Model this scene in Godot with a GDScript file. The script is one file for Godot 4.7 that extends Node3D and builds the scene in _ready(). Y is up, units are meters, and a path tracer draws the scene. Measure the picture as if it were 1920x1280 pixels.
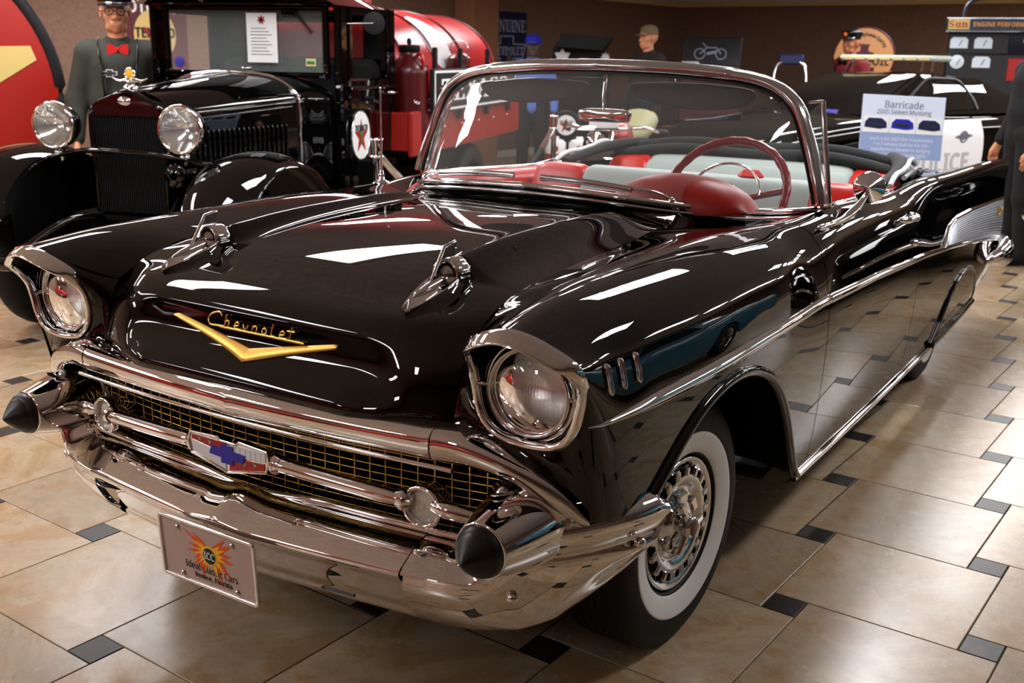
extends Node3D
# A showroom: a black 1950s convertible in the foreground, a black tank truck, a police coupe and
# dressed mannequins behind it. x runs across the convertible (its left side is +x), z along it
# (its nose is +z, front axle at z = 0), y is up. Units are metres.

var M := {}
var taken := {}
var rng := RandomNumberGenerator.new()

# ---------------------------------------------------------------- mesh tools
class MB:
	var v := PackedVector3Array()
	var n := PackedVector3Array()
	var t := PackedVector2Array()
	var i := PackedInt32Array()
	var x := Transform3D.IDENTITY
	func tri_normals(from_v: int, from_i: int) -> void:
		n.resize(v.size())
		for k in range(from_v, v.size()): n[k] = Vector3.ZERO
		for k in range(from_i, i.size(), 3):
			var a := v[i[k]]; var c := (v[i[k + 2]] - a).cross(v[i[k + 1]] - a)
			n[i[k]] += c; n[i[k + 1]] += c; n[i[k + 2]] += c
		for k in range(from_v, v.size()):
			n[k] = n[k].normalized() if n[k].length_squared() > 1e-24 else Vector3.UP
	# rows: an array of PackedVector3Array of one size. cu / cv: closed along the rows / within a row
	func grid(rows: Array, cu := false, cv := false, uvs := 1.0) -> MB:
		var b := v.size(); var b_i := i.size()
		var nr := rows.size(); var nc: int = rows[0].size()
		for r in nr:
			var row: PackedVector3Array = rows[r]
			for c in nc:
				v.append(x * row[c]); t.append(Vector2(float(c) / maxf(1, nc - 1), float(r) / maxf(1, nr - 1)) * uvs)
		for r in (nr if cu else nr - 1):
			for c in (nc if cv else nc - 1):
				var r2 := (r + 1) % nr; var c2 := (c + 1) % nc
				var p := b + r * nc + c; var q := b + r * nc + c2; var s := b + r2 * nc + c; var w := b + r2 * nc + c2
				i.append_array([p, q, s, q, w, s])
		tri_normals(b, b_i)
		return self
	func fan(ring: PackedVector3Array, flip := false) -> MB:
		var b := v.size(); var b_i := i.size(); var m := Vector3.ZERO
		for p in ring: m += p
		m /= ring.size()
		v.append(x * m); t.append(Vector2(0.5, 0.5))
		for p in ring:
			v.append(x * p); t.append(Vector2(p.x, p.y))
		for k in ring.size():
			var k2 := (k + 1) % ring.size()
			if flip: i.append_array([b, b + 1 + k2, b + 1 + k])
			else: i.append_array([b, b + 1 + k, b + 1 + k2])
		tri_normals(b, b_i)
		return self
	func face(a: Vector3, b2: Vector3, c: Vector3, d: Vector3) -> MB:
		var b := v.size(); var b_i := i.size()
		for p in [a, b2, c, d]: v.append(x * p)
		t.append_array([Vector2(0, 0), Vector2(1, 0), Vector2(1, 1), Vector2(0, 1)])
		i.append_array([b, b + 1, b + 2, b, b + 2, b + 3])
		tri_normals(b, b_i)
		return self
	# chamfered box
	func box(c: Vector3, s: Vector3, ch := 0.0, turn := Basis.IDENTITY) -> MB:
		var h := s / 2.0; ch = minf(ch, minf(h.x, minf(h.y, h.z)) * 0.98)
		var keep := x
		x = x * Transform3D(turn, c)
		if ch <= 0.0:
			for ax in 3:
				for sg in [-1.0, 1.0]:
					var e := Vector3.ZERO; e[ax] = sg * h[ax]
					var u := Vector3.ZERO; u[(ax + 1) % 3] = h[(ax + 1) % 3]
					var w := Vector3.ZERO; w[(ax + 2) % 3] = h[(ax + 2) % 3] * sg
					face(e - u - w, e - u + w, e + u + w, e + u - w)
		else:
			var g := h - Vector3.ONE * ch
			for ax in 3:
				var a1 := (ax + 1) % 3; var a2 := (ax + 2) % 3
				for sg in [-1.0, 1.0]:
					var e := Vector3.ZERO; e[ax] = sg * h[ax]
					var u := Vector3.ZERO; u[a1] = g[a1]
					var w := Vector3.ZERO; w[a2] = g[a2] * sg
					face(e - u - w, e - u + w, e + u + w, e + u - w)
				for s1 in [-1.0, 1.0]:
					for s2 in [-1.0, 1.0]:
						var p := Vector3.ZERO; p[a1] = s1 * h[a1]; p[a2] = s2 * g[a2]
						var q := Vector3.ZERO; q[a1] = s1 * g[a1]; q[a2] = s2 * h[a2]
						var l := Vector3.ZERO; l[ax] = g[ax] * s1 * s2
						face(p - l, p + l, q + l, q - l)
			for sx in [-1.0, 1.0]:
				for sy in [-1.0, 1.0]:
					for sz in [-1.0, 1.0]:
						var b := v.size(); var b_i := i.size()
						v.append(x * Vector3(sx * h.x, sy * g.y, sz * g.z)); v.append(x * Vector3(sx * g.x, sy * h.y, sz * g.z)); v.append(x * Vector3(sx * g.x, sy * g.y, sz * h.z))
						t.append_array([Vector2.ZERO, Vector2.ZERO, Vector2.ZERO])
						i.append_array([b, b + 2, b + 1] if sx * sy * sz > 0 else [b, b + 1, b + 2])
						tri_normals(b, b_i)
		x = keep
		return self
	# tube along a path; r a number or an array, flat squeezes it along "up"
	func tube(path: PackedVector3Array, r, seg := 10, closed := false, caps := true, up := Vector3.UP, flat := 1.0) -> MB:
		var rows := []; var m := path.size()
		for k in m:
			var d: Vector3
			if closed: d = path[(k + 1) % m] - path[(k - 1 + m) % m]
			else: d = path[mini(k + 1, m - 1)] - path[maxi(k - 1, 0)]
			d = d.normalized()
			var sd := d.cross(up)
			if sd.length() < 1e-3: sd = d.cross(Vector3(0.3, 0.2, 1))
			sd = sd.normalized(); var u2 := sd.cross(d).normalized()
			var rr: float = r[k] if r is Array or r is PackedFloat32Array or r is PackedFloat64Array else r
			var row := PackedVector3Array()
			for q in seg:
				var a := TAU * q / seg
				row.append(path[k] + sd * cos(a) * rr + u2 * sin(a) * rr * flat)
			rows.append(row)
		grid(rows, closed, true)
		if caps and not closed:
			fan(rows[0], true); fan(rows[m - 1])
		return self
	# profile of (radius, height) about +y
	func lathe(prof: Array, seg := 32, at := Transform3D.IDENTITY) -> MB:
		var rows := []
		var keep := x; x = x * at
		for p in prof:
			var row := PackedVector3Array()
			for q in seg:
				var a := TAU * q / seg
				row.append(Vector3(cos(a) * p.x, p.y, -sin(a) * p.x))
			rows.append(row)
		grid(rows, false, true)
		x = keep
		return self
	# outline (x, y) pushed from z0 to z1
	func prism(poly: PackedVector2Array, z0: float, z1: float, at := Transform3D.IDENTITY) -> MB:
		var keep := x; x = x * at
		if Geometry2D.is_polygon_clockwise(poly):
			poly = poly.duplicate(); poly.reverse()
		var ix := Geometry2D.triangulate_polygon(poly)
		for side in 2:
			var b := v.size(); var b_i := i.size()
			for p in poly:
				v.append(x * Vector3(p.x, p.y, z1 if side == 0 else z0)); t.append(p)
			for k in range(0, ix.size(), 3):
				var p0 := poly[ix[k]]; var p1 := poly[ix[k + 1]]; var p2 := poly[ix[k + 2]]
				var ccw := (p1 - p0).cross(p2 - p0) > 0
				if ccw == (side == 0): i.append_array([b + ix[k], b + ix[k + 2], b + ix[k + 1]])
				else: i.append_array([b + ix[k], b + ix[k + 1], b + ix[k + 2]])
			tri_normals(b, b_i)
		for k in poly.size():
			var p := poly[k]; var q := poly[(k + 1) % poly.size()]
			face(Vector3(p.x, p.y, z1), Vector3(q.x, q.y, z1), Vector3(q.x, q.y, z0), Vector3(p.x, p.y, z0))
		x = keep
		return self
	func mirror() -> MB:
		var o := MB.new()
		for k in v.size():
			o.v.append(v[k] * Vector3(-1, 1, 1)); o.n.append(n[k] * Vector3(-1, 1, 1))
		o.t = t.duplicate(); o.i = i.duplicate()
		for k in range(0, i.size(), 3):
			o.i[k + 1] = i[k + 2]; o.i[k + 2] = i[k + 1]
		return o
	func join(o: MB) -> MB:
		var b := v.size()
		v.append_array(o.v); n.append_array(o.n); t.append_array(o.t)
		for k in o.i: i.append(b + k)
		return self
	func mesh() -> ArrayMesh:
		var a := []; a.resize(Mesh.ARRAY_MAX)
		a[Mesh.ARRAY_VERTEX] = v; a[Mesh.ARRAY_NORMAL] = n; a[Mesh.ARRAY_TEX_UV] = t; a[Mesh.ARRAY_INDEX] = i
		var m := ArrayMesh.new(); m.add_surface_from_arrays(Mesh.PRIMITIVE_TRIANGLES, a)
		return m

# natural cubic spline through 3D points
class Sp:
	var t := PackedFloat64Array()
	var p := PackedVector3Array()
	var m := PackedVector3Array()
	func _init(pts: PackedVector3Array, ts := PackedFloat64Array()) -> void:
		p = pts; var k := pts.size()
		if ts.is_empty():
			t.append(0.0)
			for q in range(1, k): t.append(t[q - 1] + maxf(1e-5, sqrt(pts[q].distance_to(pts[q - 1]))))
		else: t = ts
		m.resize(k)
		var c := PackedFloat64Array(); c.resize(k)
		var d := PackedVector3Array(); d.resize(k)
		for q in range(1, k - 1):
			var h0 := t[q] - t[q - 1]; var h1 := t[q + 1] - t[q]
			var rhs := ((p[q + 1] - p[q]) / h1 - (p[q] - p[q - 1]) / h0) * 6.0
			var w := 2.0 * (h0 + h1) - h0 * c[q - 1]
			c[q] = h1 / w
			d[q] = (rhs - d[q - 1] * h0) / w
		for q in range(k - 2, 0, -1): m[q] = d[q] - m[q + 1] * c[q]
	func at(s: float) -> Vector3:
		var k := t.size(); var lo := 0; var hi := k - 1
		while hi - lo > 1:
			var mid := (lo + hi) >> 1
			if t[mid] > s: hi = mid
			else: lo = mid
		var h := t[hi] - t[lo]; var a := (t[hi] - s) / h; var b := (s - t[lo]) / h
		return p[lo] * a + p[hi] * b + (m[lo] * (a * a * a - a) + m[hi] * (b * b * b - b)) * (h * h / 6.0)
	func run(cnt: int) -> PackedVector3Array:
		var o := PackedVector3Array()
		for q in cnt + 1: o.append(at(lerpf(t[0], t[t.size() - 1], float(q) / cnt)))
		return o

func V3(a: Array) -> PackedVector3Array:
	var o := PackedVector3Array()
	for k in range(0, a.size(), 3): o.append(Vector3(a[k], a[k + 1], a[k + 2]))
	return o
func V2(a: Array) -> PackedVector2Array:
	var o := PackedVector2Array()
	for k in range(0, a.size(), 2): o.append(Vector2(a[k], a[k + 1]))
	return o
func curve(a: Array, cnt: int) -> PackedVector3Array: return Sp.new(V3(a)).run(cnt)
# closed smooth loop through points
func loop(a: Array, per: int) -> PackedVector3Array:
	var p := V3(a); var k := p.size(); var o := PackedVector3Array()
	for q in k:
		for s in per: o.append(p[q].cubic_interpolate(p[(q + 1) % k], p[(q - 1 + k) % k], p[(q + 2) % k], float(s) / per))
	return o
func circle(c: Vector3, r: float, cnt: int, bs := Basis.IDENTITY, sq := 1.0) -> PackedVector3Array:
	var o := PackedVector3Array()
	for k in cnt: o.append(c + bs * Vector3(cos(TAU * k / cnt) * r, sin(TAU * k / cnt) * r * sq, 0))
	return o
func table(zs: Array, ys: Array, z: float) -> float:
	if (zs[0] < zs[-1]) == (z <= zs[0]): return ys[0]
	for k in range(1, zs.size()):
		if (zs[0] < zs[-1]) == (z <= zs[k]) or z == zs[k]: return lerpf(ys[k - 1], ys[k], (z - zs[k - 1]) / (zs[k] - zs[k - 1]))
	return ys[-1]
func sst(a: float, b: float, s: float) -> float: return smoothstep(a, b, s)

# ---------------------------------------------------------------- scene tools
func numbered(called: String) -> String:
	if not taken.has(called):
		taken[called] = 0; return called
	taken[called] += 1
	return "%s_%03d" % [called, taken[called]]
func tag(o: Node, label: String, category: String, group := "") -> Node:
	o.set_meta("label", label); o.set_meta("category", category)
	if group: o.set_meta("group", group)
	return o
func thing(called: String, label: String, category: String, at := Vector3.ZERO, turn := 0.0, group := "") -> Node3D:
	var o := Node3D.new(); o.name = numbered(called); add_child(o)
	o.position = at; o.rotation.y = turn
	tag(o, label, category, group)
	return o
func put(mb: MB, called: String, mat, parent: Node = self, label := "") -> MeshInstance3D:
	var o := MeshInstance3D.new(); o.mesh = mb.mesh()
	o.material_override = M[mat] if mat is String else mat
	o.name = numbered(called) if parent == self else called
	parent.add_child(o, true)
	if label: o.set_meta("label", label)
	return o
func both(mb: MB, called: String, mat, parent: Node) -> MeshInstance3D:
	var o := put(mb, called, mat, parent); put(mb.mirror(), called, mat, parent); return o
func struct(mb: MB, called: String, mat, parent: Node = self) -> MeshInstance3D:
	var o := put(mb, called, mat, parent); o.set_meta("kind", "structure"); return o
func words(txt: String, size: float, mat, parent: Node, tr: Transform3D, called := "lettering", bold := 400, fontname := "Droid Sans", italic := false, depth := 0.002, squeeze := 1.0) -> MeshInstance3D:
	var f := SystemFont.new(); f.font_names = PackedStringArray([fontname]); f.font_weight = bold; f.font_italic = italic
	var tm := TextMesh.new(); tm.text = txt; tm.font = f; tm.font_size = 48; tm.pixel_size = size / 48.0; tm.depth = depth; tm.curve_step = 2.0
	var o := MeshInstance3D.new(); o.mesh = tm; o.material_override = M[mat] if mat is String else mat; o.name = called
	parent.add_child(o, true); o.transform = tr * Transform3D(Basis.from_scale(Vector3(squeeze, 1, 1)), Vector3.ZERO)
	return o
func mat(called: String, c: Color, rough := 0.5, metal := 0.0, more := {}) -> StandardMaterial3D:
	var m := StandardMaterial3D.new(); m.albedo_color = c; m.roughness = rough; m.metallic = metal
	for k in more: m.set(k, more[k])
	m.resource_name = called; M[called] = m
	return m
func T(at: Vector3, deg := Vector3.ZERO) -> Transform3D:
	return Transform3D(Basis.from_euler(deg * PI / 180.0), at)
# a frame at a point whose local z looks along "out" and y is up
func facing(at: Vector3, out: Vector3, up := Vector3.UP) -> Transform3D:
	var z := out.normalized(); var xx := up.cross(z).normalized()
	return Transform3D(Basis(xx, z.cross(xx), z), at)

# ---------------------------------------------------------------- camera, lights, materials, room
const CEIL := 2.42
var RX := Transform3D.IDENTITY      # the room's own axes, turned a little from the convertible's
func _ready() -> void:
	var cam := Camera3D.new(); cam.name = "camera"; add_child(cam)
	cam.position = Vector3(1.793, 1.498, 2.3906)
	cam.rotation_degrees = Vector3(-15.077, 32.174, 0.948)
	cam.fov = 35.42; cam.near = 0.05; cam.far = 80.0
	var at := CameraAttributesPhysical.new()
	at.frustum_focal_length = 12.0 / tan(deg_to_rad(35.42 / 2.0)); at.frustum_focus_distance = 2.75; at.exposure_aperture = 5.6
	at.frustum_near = 0.05; at.frustum_far = 80.0
	cam.attributes = at; cam.current = true
	var we := WorldEnvironment.new(); we.name = "world_environment"; add_child(we)
	var env := Environment.new(); we.environment = env
	env.background_mode = Environment.BG_COLOR; env.background_color = Color(0.02, 0.02, 0.02)
	env.tonemap_mode = Environment.TONE_MAPPER_LINEAR; env.tonemap_exposure = 1.18
	env.sdfgi_enabled = true; env.ssao_enabled = true; env.ssil_enabled = true
	var c := cos(deg_to_rad(3.68)); var s := sin(deg_to_rad(3.68))
	RX = Transform3D(Basis(Vector3(c, 0, s), Vector3.UP, Vector3(-s, 0, c)), Vector3.ZERO)
	rng.seed = 57
	materials()
	ceiling_lights()
	room()
	convertible()
	truck()
	coupe()
	people()
	furniture()
	beyond_frame()

func noise_image(size: int, f: Callable) -> ImageTexture:
	var im := Image.create(size, size, false, Image.FORMAT_RGB8)
	for y in size:
		for x in size: im.set_pixel(x, y, f.call(x, y))
	im.generate_mipmaps()
	return ImageTexture.create_from_image(im)
func seamless(n: FastNoiseLite, x: float, y: float, size: float, scale: float) -> float:
	var a := TAU * x / size; var b := TAU * y / size; var r := size * scale / TAU
	return n.get_noise_3d(cos(a) * r + 7.0, sin(a) * r + cos(b) * r * 0.83, sin(b) * r * 1.1)
func materials() -> void:
	mat("black_paint", Color(0.014, 0.014, 0.016), 0.015, 0.0, {"metallic_specular": 0.5})
	mat("dark_black", Color(0.012, 0.012, 0.012), 0.6, 0.0, {"metallic_specular": 0.12})
	mat("chrome", Color(0.90, 0.89, 0.885), 0.025, 1.0)
	mat("soft_chrome", Color(0.80, 0.80, 0.80), 0.12, 1.0)
	mat("reflector", Color(0.97, 0.97, 0.96), 0.32, 1.0)
	mat("pressed_glass", Color(1.0, 1.0, 1.0, 0.01), 0.0, 0.0, {"refraction_enabled": true, "refraction_scale": 0.05, "transparency": BaseMaterial3D.TRANSPARENCY_ALPHA})
	mat("gold", Color(0.93, 0.76, 0.42), 0.22, 1.0)
	mat("gold_satin", Color(0.96, 0.77, 0.40), 0.45, 1.0)
	mat("rubber", Color(0.10, 0.10, 0.105), 0.6, 0.0, {"metallic_specular": 0.3})
	mat("bumper_rubber", Color(0.03, 0.031, 0.035), 0.38)
	mat("white_rubber", Color(0.90, 0.90, 0.88), 0.5)
	mat("glass", Color(0.90, 0.97, 0.96, 0.06), 0.0, 0.0, {"transparency": BaseMaterial3D.TRANSPARENCY_ALPHA, "metallic_specular": 0.5})
	mat("lamp_glass", Color(0.96, 0.97, 0.97, 0.10), 0.02, 0.0, {"transparency": BaseMaterial3D.TRANSPARENCY_ALPHA})
	mat("red_vinyl", Color(0.72, 0.115, 0.07), 0.36)
	mat("red_pad", Color(0.62, 0.09, 0.045), 0.42)
	mat("red_plastic", Color(0.50, 0.05, 0.035), 0.25)
	mat("silver_cloth", Color(0.60, 0.64, 0.62), 0.6)
	mat("black_cloth", Color(0.025, 0.025, 0.028), 0.8)
	mat("grey_cloth", Color(0.20, 0.19, 0.20), 0.8)
	mat("ribbed_metal", Color(0.62, 0.64, 0.68), 0.35, 1.0)
	mat("white_paint", Color(0.86, 0.86, 0.87), 0.25)
	mat("white", Color(0.90, 0.90, 0.90), 0.6)
	mat("cream", Color(0.80, 0.72, 0.50), 0.5)
	mat("red_enamel", Color(0.62, 0.06, 0.045), 0.3)
	mat("sign_red", Color(0.60, 0.085, 0.03), 0.4)
	mat("tank_red", Color(0.72, 0.09, 0.10), 0.32)
	mat("deep_red", Color(0.30, 0.02, 0.03), 0.3)
	mat("blue_enamel", Color(0.05, 0.06, 0.62), 0.3)
	mat("print_black", Color(0.03, 0.03, 0.03), 0.6)
	mat("green_print", Color(0.10, 0.45, 0.22), 0.5)
	mat("orange_print", Color(0.90, 0.30, 0.05), 0.5)
	mat("yellow_print", Color(0.95, 0.72, 0.10), 0.5)
	mat("plate_print", Color(0.70, 0.60, 0.55), 0.25)
	mat("teal_paint", Color(0.02, 0.34, 0.42), 0.05, 0.0, {"clearcoat_enabled": true})
	mat("skin", Color(0.80, 0.53, 0.38), 0.5)
	mat("skin_dark", Color(0.66, 0.40, 0.26), 0.5)
	mat("column_paint", Color(0.60, 0.42, 0.31), 0.8)
	mat("cornice", Color(0.85, 0.76, 0.55), 0.7)
	mat("trim_white", Color(0.8, 0.78, 0.75), 0.6)
	# floor tiles: mottled beige stone, and slate for the small ones
	var big := FastNoiseLite.new(); big.seed = 3; big.frequency = 0.010; big.fractal_octaves = 4
	var fine := FastNoiseLite.new(); fine.seed = 9; fine.frequency = 0.05; fine.fractal_octaves = 4; fine.domain_warp_enabled = true; fine.domain_warp_amplitude = 22.0
	var tones := [Color(0.70, 0.615, 0.50), Color(0.66, 0.58, 0.475), Color(0.73, 0.645, 0.53)]
	var stone := func(x: int, y: int) -> Color:
		var a := seamless(big, x, y, 512, 1.0); var b := seamless(fine, x, y, 512, 1.0); var d := seamless(fine, x * 1.0, y * 1.0, 512, 0.35)
		var k := 1.0 + a * 0.16 + b * 0.10
		var col := Color(k, k, k)
		col = col.lerp(Color(0.80, 0.68, 0.52), clampf(a * 0.9 + d * 0.5 + 0.12, 0.0, 0.55))
		if b > 0.30: col = col.lerp(Color(0.72, 0.60, 0.46), (b - 0.30) * 1.8)
		return Color(clampf(col.r, 0, 1), clampf(col.g, 0, 1), clampf(col.b, 0, 1))
	var tex := noise_image(512, stone)
	var rough := noise_image(256, func(x: int, y: int) -> Color:
		var q := 0.5 + 0.5 * seamless(fine, x, y, 256, 1.0); return Color(1, 0.75 + 0.25 * q, 1))
	for k in 3: mat("tile_%d" % k, tones[k], 0.30, 0.0, {"albedo_texture": tex, "roughness_texture": rough, "roughness_texture_channel": BaseMaterial3D.TEXTURE_CHANNEL_GREEN, "metallic_specular": 0.55})
	var slate := noise_image(256, func(x: int, y: int) -> Color:
		var q := 0.85 + 0.4 * seamless(fine, x, y, 256, 1.0); return Color(clampf(q, 0, 1), clampf(q, 0, 1), clampf(q, 0, 1)))
	mat("slate", Color(0.20, 0.185, 0.165), 0.38, 0.0, {"albedo_texture": slate, "metallic_specular": 0.5})
	mat("slate_1", Color(0.26, 0.24, 0.21), 0.38, 0.0, {"albedo_texture": slate, "metallic_specular": 0.5})
	mat("grout", Color(0.25, 0.22, 0.185), 0.9)
	var grain := noise_image(256, func(x: int, y: int) -> Color:
		var q := 0.94 + 0.12 * seamless(fine, x, y, 256, 2.0); return Color(clampf(q, 0, 1), clampf(q, 0, 1), clampf(q, 0, 1)))
	mat("wall_paint", Color(0.52, 0.405, 0.335), 0.85, 0.0, {"albedo_texture": grain, "uv1_triplanar": true, "uv1_world_triplanar": true, "uv1_scale": Vector3(0.8, 0.8, 0.8)})
	mat("ceiling_paint", Color(0.90, 0.89, 0.925), 0.9, 0.0, {"albedo_texture": grain, "uv1_triplanar": true, "uv1_world_triplanar": true, "uv1_scale": Vector3(0.5, 0.5, 0.5)})
	mat("diffuser", Color(0.95, 0.95, 0.93), 0.6, 0.0, {"emission_enabled": true, "emission": Color(1.0, 0.97, 0.92), "emission_energy_multiplier": 1.4})

# recessed fluorescent troffers in the ceiling; positions in the room's axes
const LIGHT_E := 7.6
func ceiling_lights() -> void:
	var spots := []     # rows of troffers, their long sides along the convertible
	for gu in [-6.4, -4.2, -1.98, 0.24, 2.1, 4.4]:
		for gw in [-12.4, -10.4, -8.4, -6.4, -4.1, -1.7, 0.2, 2.7, 5.0]:
			if gw < -7.0 and gu < -4.0: continue
			if gu > 1.0 and gw > -5.0 and not (gu == 2.1 and gw == -1.7): continue
			if (gw == 2.7 or gw == 0.2) and gu == 0.24: continue
			spots.append(Vector2(gu, gw - (0.5 if gu == 0.24 and gw == -1.7 else 0.0)))
	for k in spots.size():
		var p: Vector2 = spots[k]; var at: Vector3 = RX * Vector3(p.x, CEIL, p.y)
		var o := thing("ceiling_light", "recessed fluorescent troffer in the showroom ceiling, above the cars", "ceiling light", at, PI / 2 - deg_to_rad(3.68), "fluorescent ceiling troffers")
		var fr := MB.new()
		for q in [[Vector3(0, -0.006, 0.185), Vector3(1.26, 0.012, 0.03)], [Vector3(0, -0.006, -0.185), Vector3(1.26, 0.012, 0.03)], [Vector3(0.615, -0.006, 0), Vector3(0.03, 0.012, 0.34)], [Vector3(-0.615, -0.006, 0), Vector3(0.03, 0.012, 0.34)]]: fr.box(q[0], q[1])
		put(fr, "frame", "trim_white", o)
		put(MB.new().box(Vector3(0, -0.003, 0), Vector3(1.2, 0.006, 0.34)), "diffuser", "diffuser", o)
		var l := AreaLight3D.new(); l.name = "light"; o.add_child(l)
		l.position = Vector3(0, -0.016, 0); l.rotation_degrees = Vector3(-90, 0, 0)
		l.area_size = Vector2(1.18, 0.32); l.area_normalize_energy = false
		l.light_energy = LIGHT_E; l.light_color = Color(0.985, 0.985, 1.0); l.shadow_enabled = true
		l.area_range = 30.0; l.area_attenuation = 2.0

const WL := -7.67
const WB := -16.06
const WR := 6.8
const WF := 7.4
func room() -> void:
	var th := 0.15
	var mk := func(cn: Vector3, sz: Vector3) -> MB:
		var m := MB.new(); m.x = RX; m.box(cn, sz); return m
	var mu := (WL + WR) / 2; var mw := (WB + WF) / 2; var du := WR - WL; var dw := WF - WB
	struct(mk.call(Vector3(mu, CEIL + th / 2, mw), Vector3(du + 2 * th, th, dw + 2 * th)), "ceiling", "ceiling_paint")
	struct(mk.call(Vector3(WL - th / 2, CEIL / 2, mw), Vector3(th, CEIL, dw + 2 * th)), "wall_left", "wall_paint")
	struct(mk.call(Vector3(WR + th / 2, CEIL / 2, mw), Vector3(th, CEIL, dw + 2 * th)), "wall_right", "wall_paint")
	struct(mk.call(Vector3(mu, CEIL / 2, WB - th / 2), Vector3(du, CEIL, th)), "wall_back", "wall_paint")
	struct(mk.call(Vector3(mu, CEIL / 2, WF + th / 2), Vector3(du, CEIL, th)), "wall_front", "wall_paint")
	struct(mk.call(Vector3(mu, CEIL - 0.03, WB + 0.03), Vector3(du, 0.06, 0.06)), "trim_1", "cornice")
	struct(mk.call(Vector3(WL + 0.03, CEIL - 0.03, mw), Vector3(0.06, 0.06, dw)), "trim_2", "cornice")
	struct(mk.call(Vector3(mu, 0.05, WB + 0.01), Vector3(du, 0.10, 0.02)), "baseboard_back", "trim_white")
	struct(mk.call(Vector3(WL + 0.01, 0.05, mw), Vector3(0.02, 0.10, dw)), "baseboard_left", "trim_white")
	floor_tiles(mk.call(Vector3(mu, -0.006 - 0.1, mw), Vector3(du + 2 * th, 0.2, dw + 2 * th)))

func floor_tiles(slab: MB) -> void:
	var fl := struct(slab, "floor", "grout")
	const A := 0.508
	const B := 0.10
	var o := Vector3(0.9986, 0, -0.3476)
	var e1 := RX.basis.x; var e2 := RX.basis.z
	var la := e1 * A - e2 * B; var lb := e1 * B + e2 * A
	var tile_mesh := func(sz: float, q: int) -> ArrayMesh:
		var m := MB.new(); var h := sz / 2 - 0.0018; var g := h - 0.0015
		var uo := Vector2(fmod(q * 0.37, 1.0), fmod(q * 0.61, 1.0)); var sc := 0.55
		m.face(Vector3(-g, 0, -g), Vector3(g, 0, -g), Vector3(g, 0, g), Vector3(-g, 0, g))
		for k in 4:
			var r := Basis(Vector3.UP, k * PI / 2)
			m.face(r * Vector3(-g, 0, g), r * Vector3(g, 0, g), r * Vector3(h, -0.0015, h), r * Vector3(-h, -0.0015, h))
			m.face(r * Vector3(-h, -0.0015, h), r * Vector3(h, -0.0015, h), r * Vector3(h, -0.006, h), r * Vector3(-h, -0.006, h))
		for k in m.v.size():
			var w := Vector2(m.v[k].x, m.v[k].z).rotated(q * PI / 2); m.t[k] = w * sc / A * 0.9 + uo
		return m.mesh()
	var bigs := []; var smalls := []
	for q in 9: bigs.append(tile_mesh.call(A, q))
	for q in 4: smalls.append(tile_mesh.call(B, q))
	# sort the pieces by how large they show from where the photograph was taken
	var eye := Vector3(1.793, 1.498, 2.3906); var view := Basis.from_euler(Vector3(-15.077, 32.174, 0.948) * PI / 180.0).inverse()
	var pieces := []; var inv := RX.affine_inverse()
	for a in range(-26, 22):
		for b in range(-36, 22):
			var p := o + la * a + lb * b
			for kind in 2:
				var ctr := p if kind == 1 else p + e1 * (B / 2 + A / 2) + e2 * (A / 2 - B / 2)
				var rm: Vector3 = inv * ctr; var half := (A if kind == 0 else B) / 2
				if rm.x < WL - half or rm.x > WR + half or rm.z < WB - half or rm.z > WF + half: continue
				var q := view * (ctr - eye); var seen := false
				if q.z < -0.5:
					var sx := q.x / -q.z; var sy := q.y / -q.z
					seen = absf(sx) < 0.479 + 0.25 / -q.z and absf(sy) < 0.319 + 0.2 / -q.z and not (ctr.x > -0.7 and ctr.x < 0.7 and ctr.z < 0.3 and ctr.z > -3.9)
				var score := q.length() * (1.0 if kind == 0 else 1.9) + (0.0 if seen else 1000.0)
				pieces.append([score, kind, ctr, posmod(a * 7 + b * 13 + kind * 5, 9)])
	pieces.sort_custom(func(m, n): return m[0] < n[0])
	var rest := [MB.new(), MB.new(), MB.new(), MB.new()]
	var cnt := [0, 0]
	for pc in pieces:
		var kind: int = pc[1]; var q: int = pc[3]
		var tr := Transform3D(RX.basis, pc[2])
		if cnt[kind] < 290 and pc[0] < 1000.0:
			cnt[kind] += 1
			var t := MeshInstance3D.new(); t.mesh = bigs[q] if kind == 0 else smalls[q % 4]
			t.material_override = M["tile_%d" % (q % 3)] if kind == 0 else M["slate" if q % 3 else "slate_1"]
			t.name = "floor_tile" if kind == 0 else "slate_insert"
			fl.add_child(t, true); t.transform = tr
		else:
			var m: MB = rest[q % 3 if kind == 0 else 3]; var h := (A if kind == 0 else B) / 2 - 0.0018
			m.x = tr; var b0 := m.t.size()
			m.face(Vector3(-h, 0, -h), Vector3(h, 0, -h), Vector3(h, 0, h), Vector3(-h, 0, h))
			for k in 4: m.t[b0 + k] = m.t[b0 + k] * 0.5 + Vector2(q * 0.37, q * 0.61)
	for k in 4:
		var r := put(rest[k], "distant_tiles" if k < 3 else "distant_slate_inserts", ("tile_%d" % k) if k < 3 else "slate", fl)
		r.set_meta("kind", "stuff")

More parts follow.
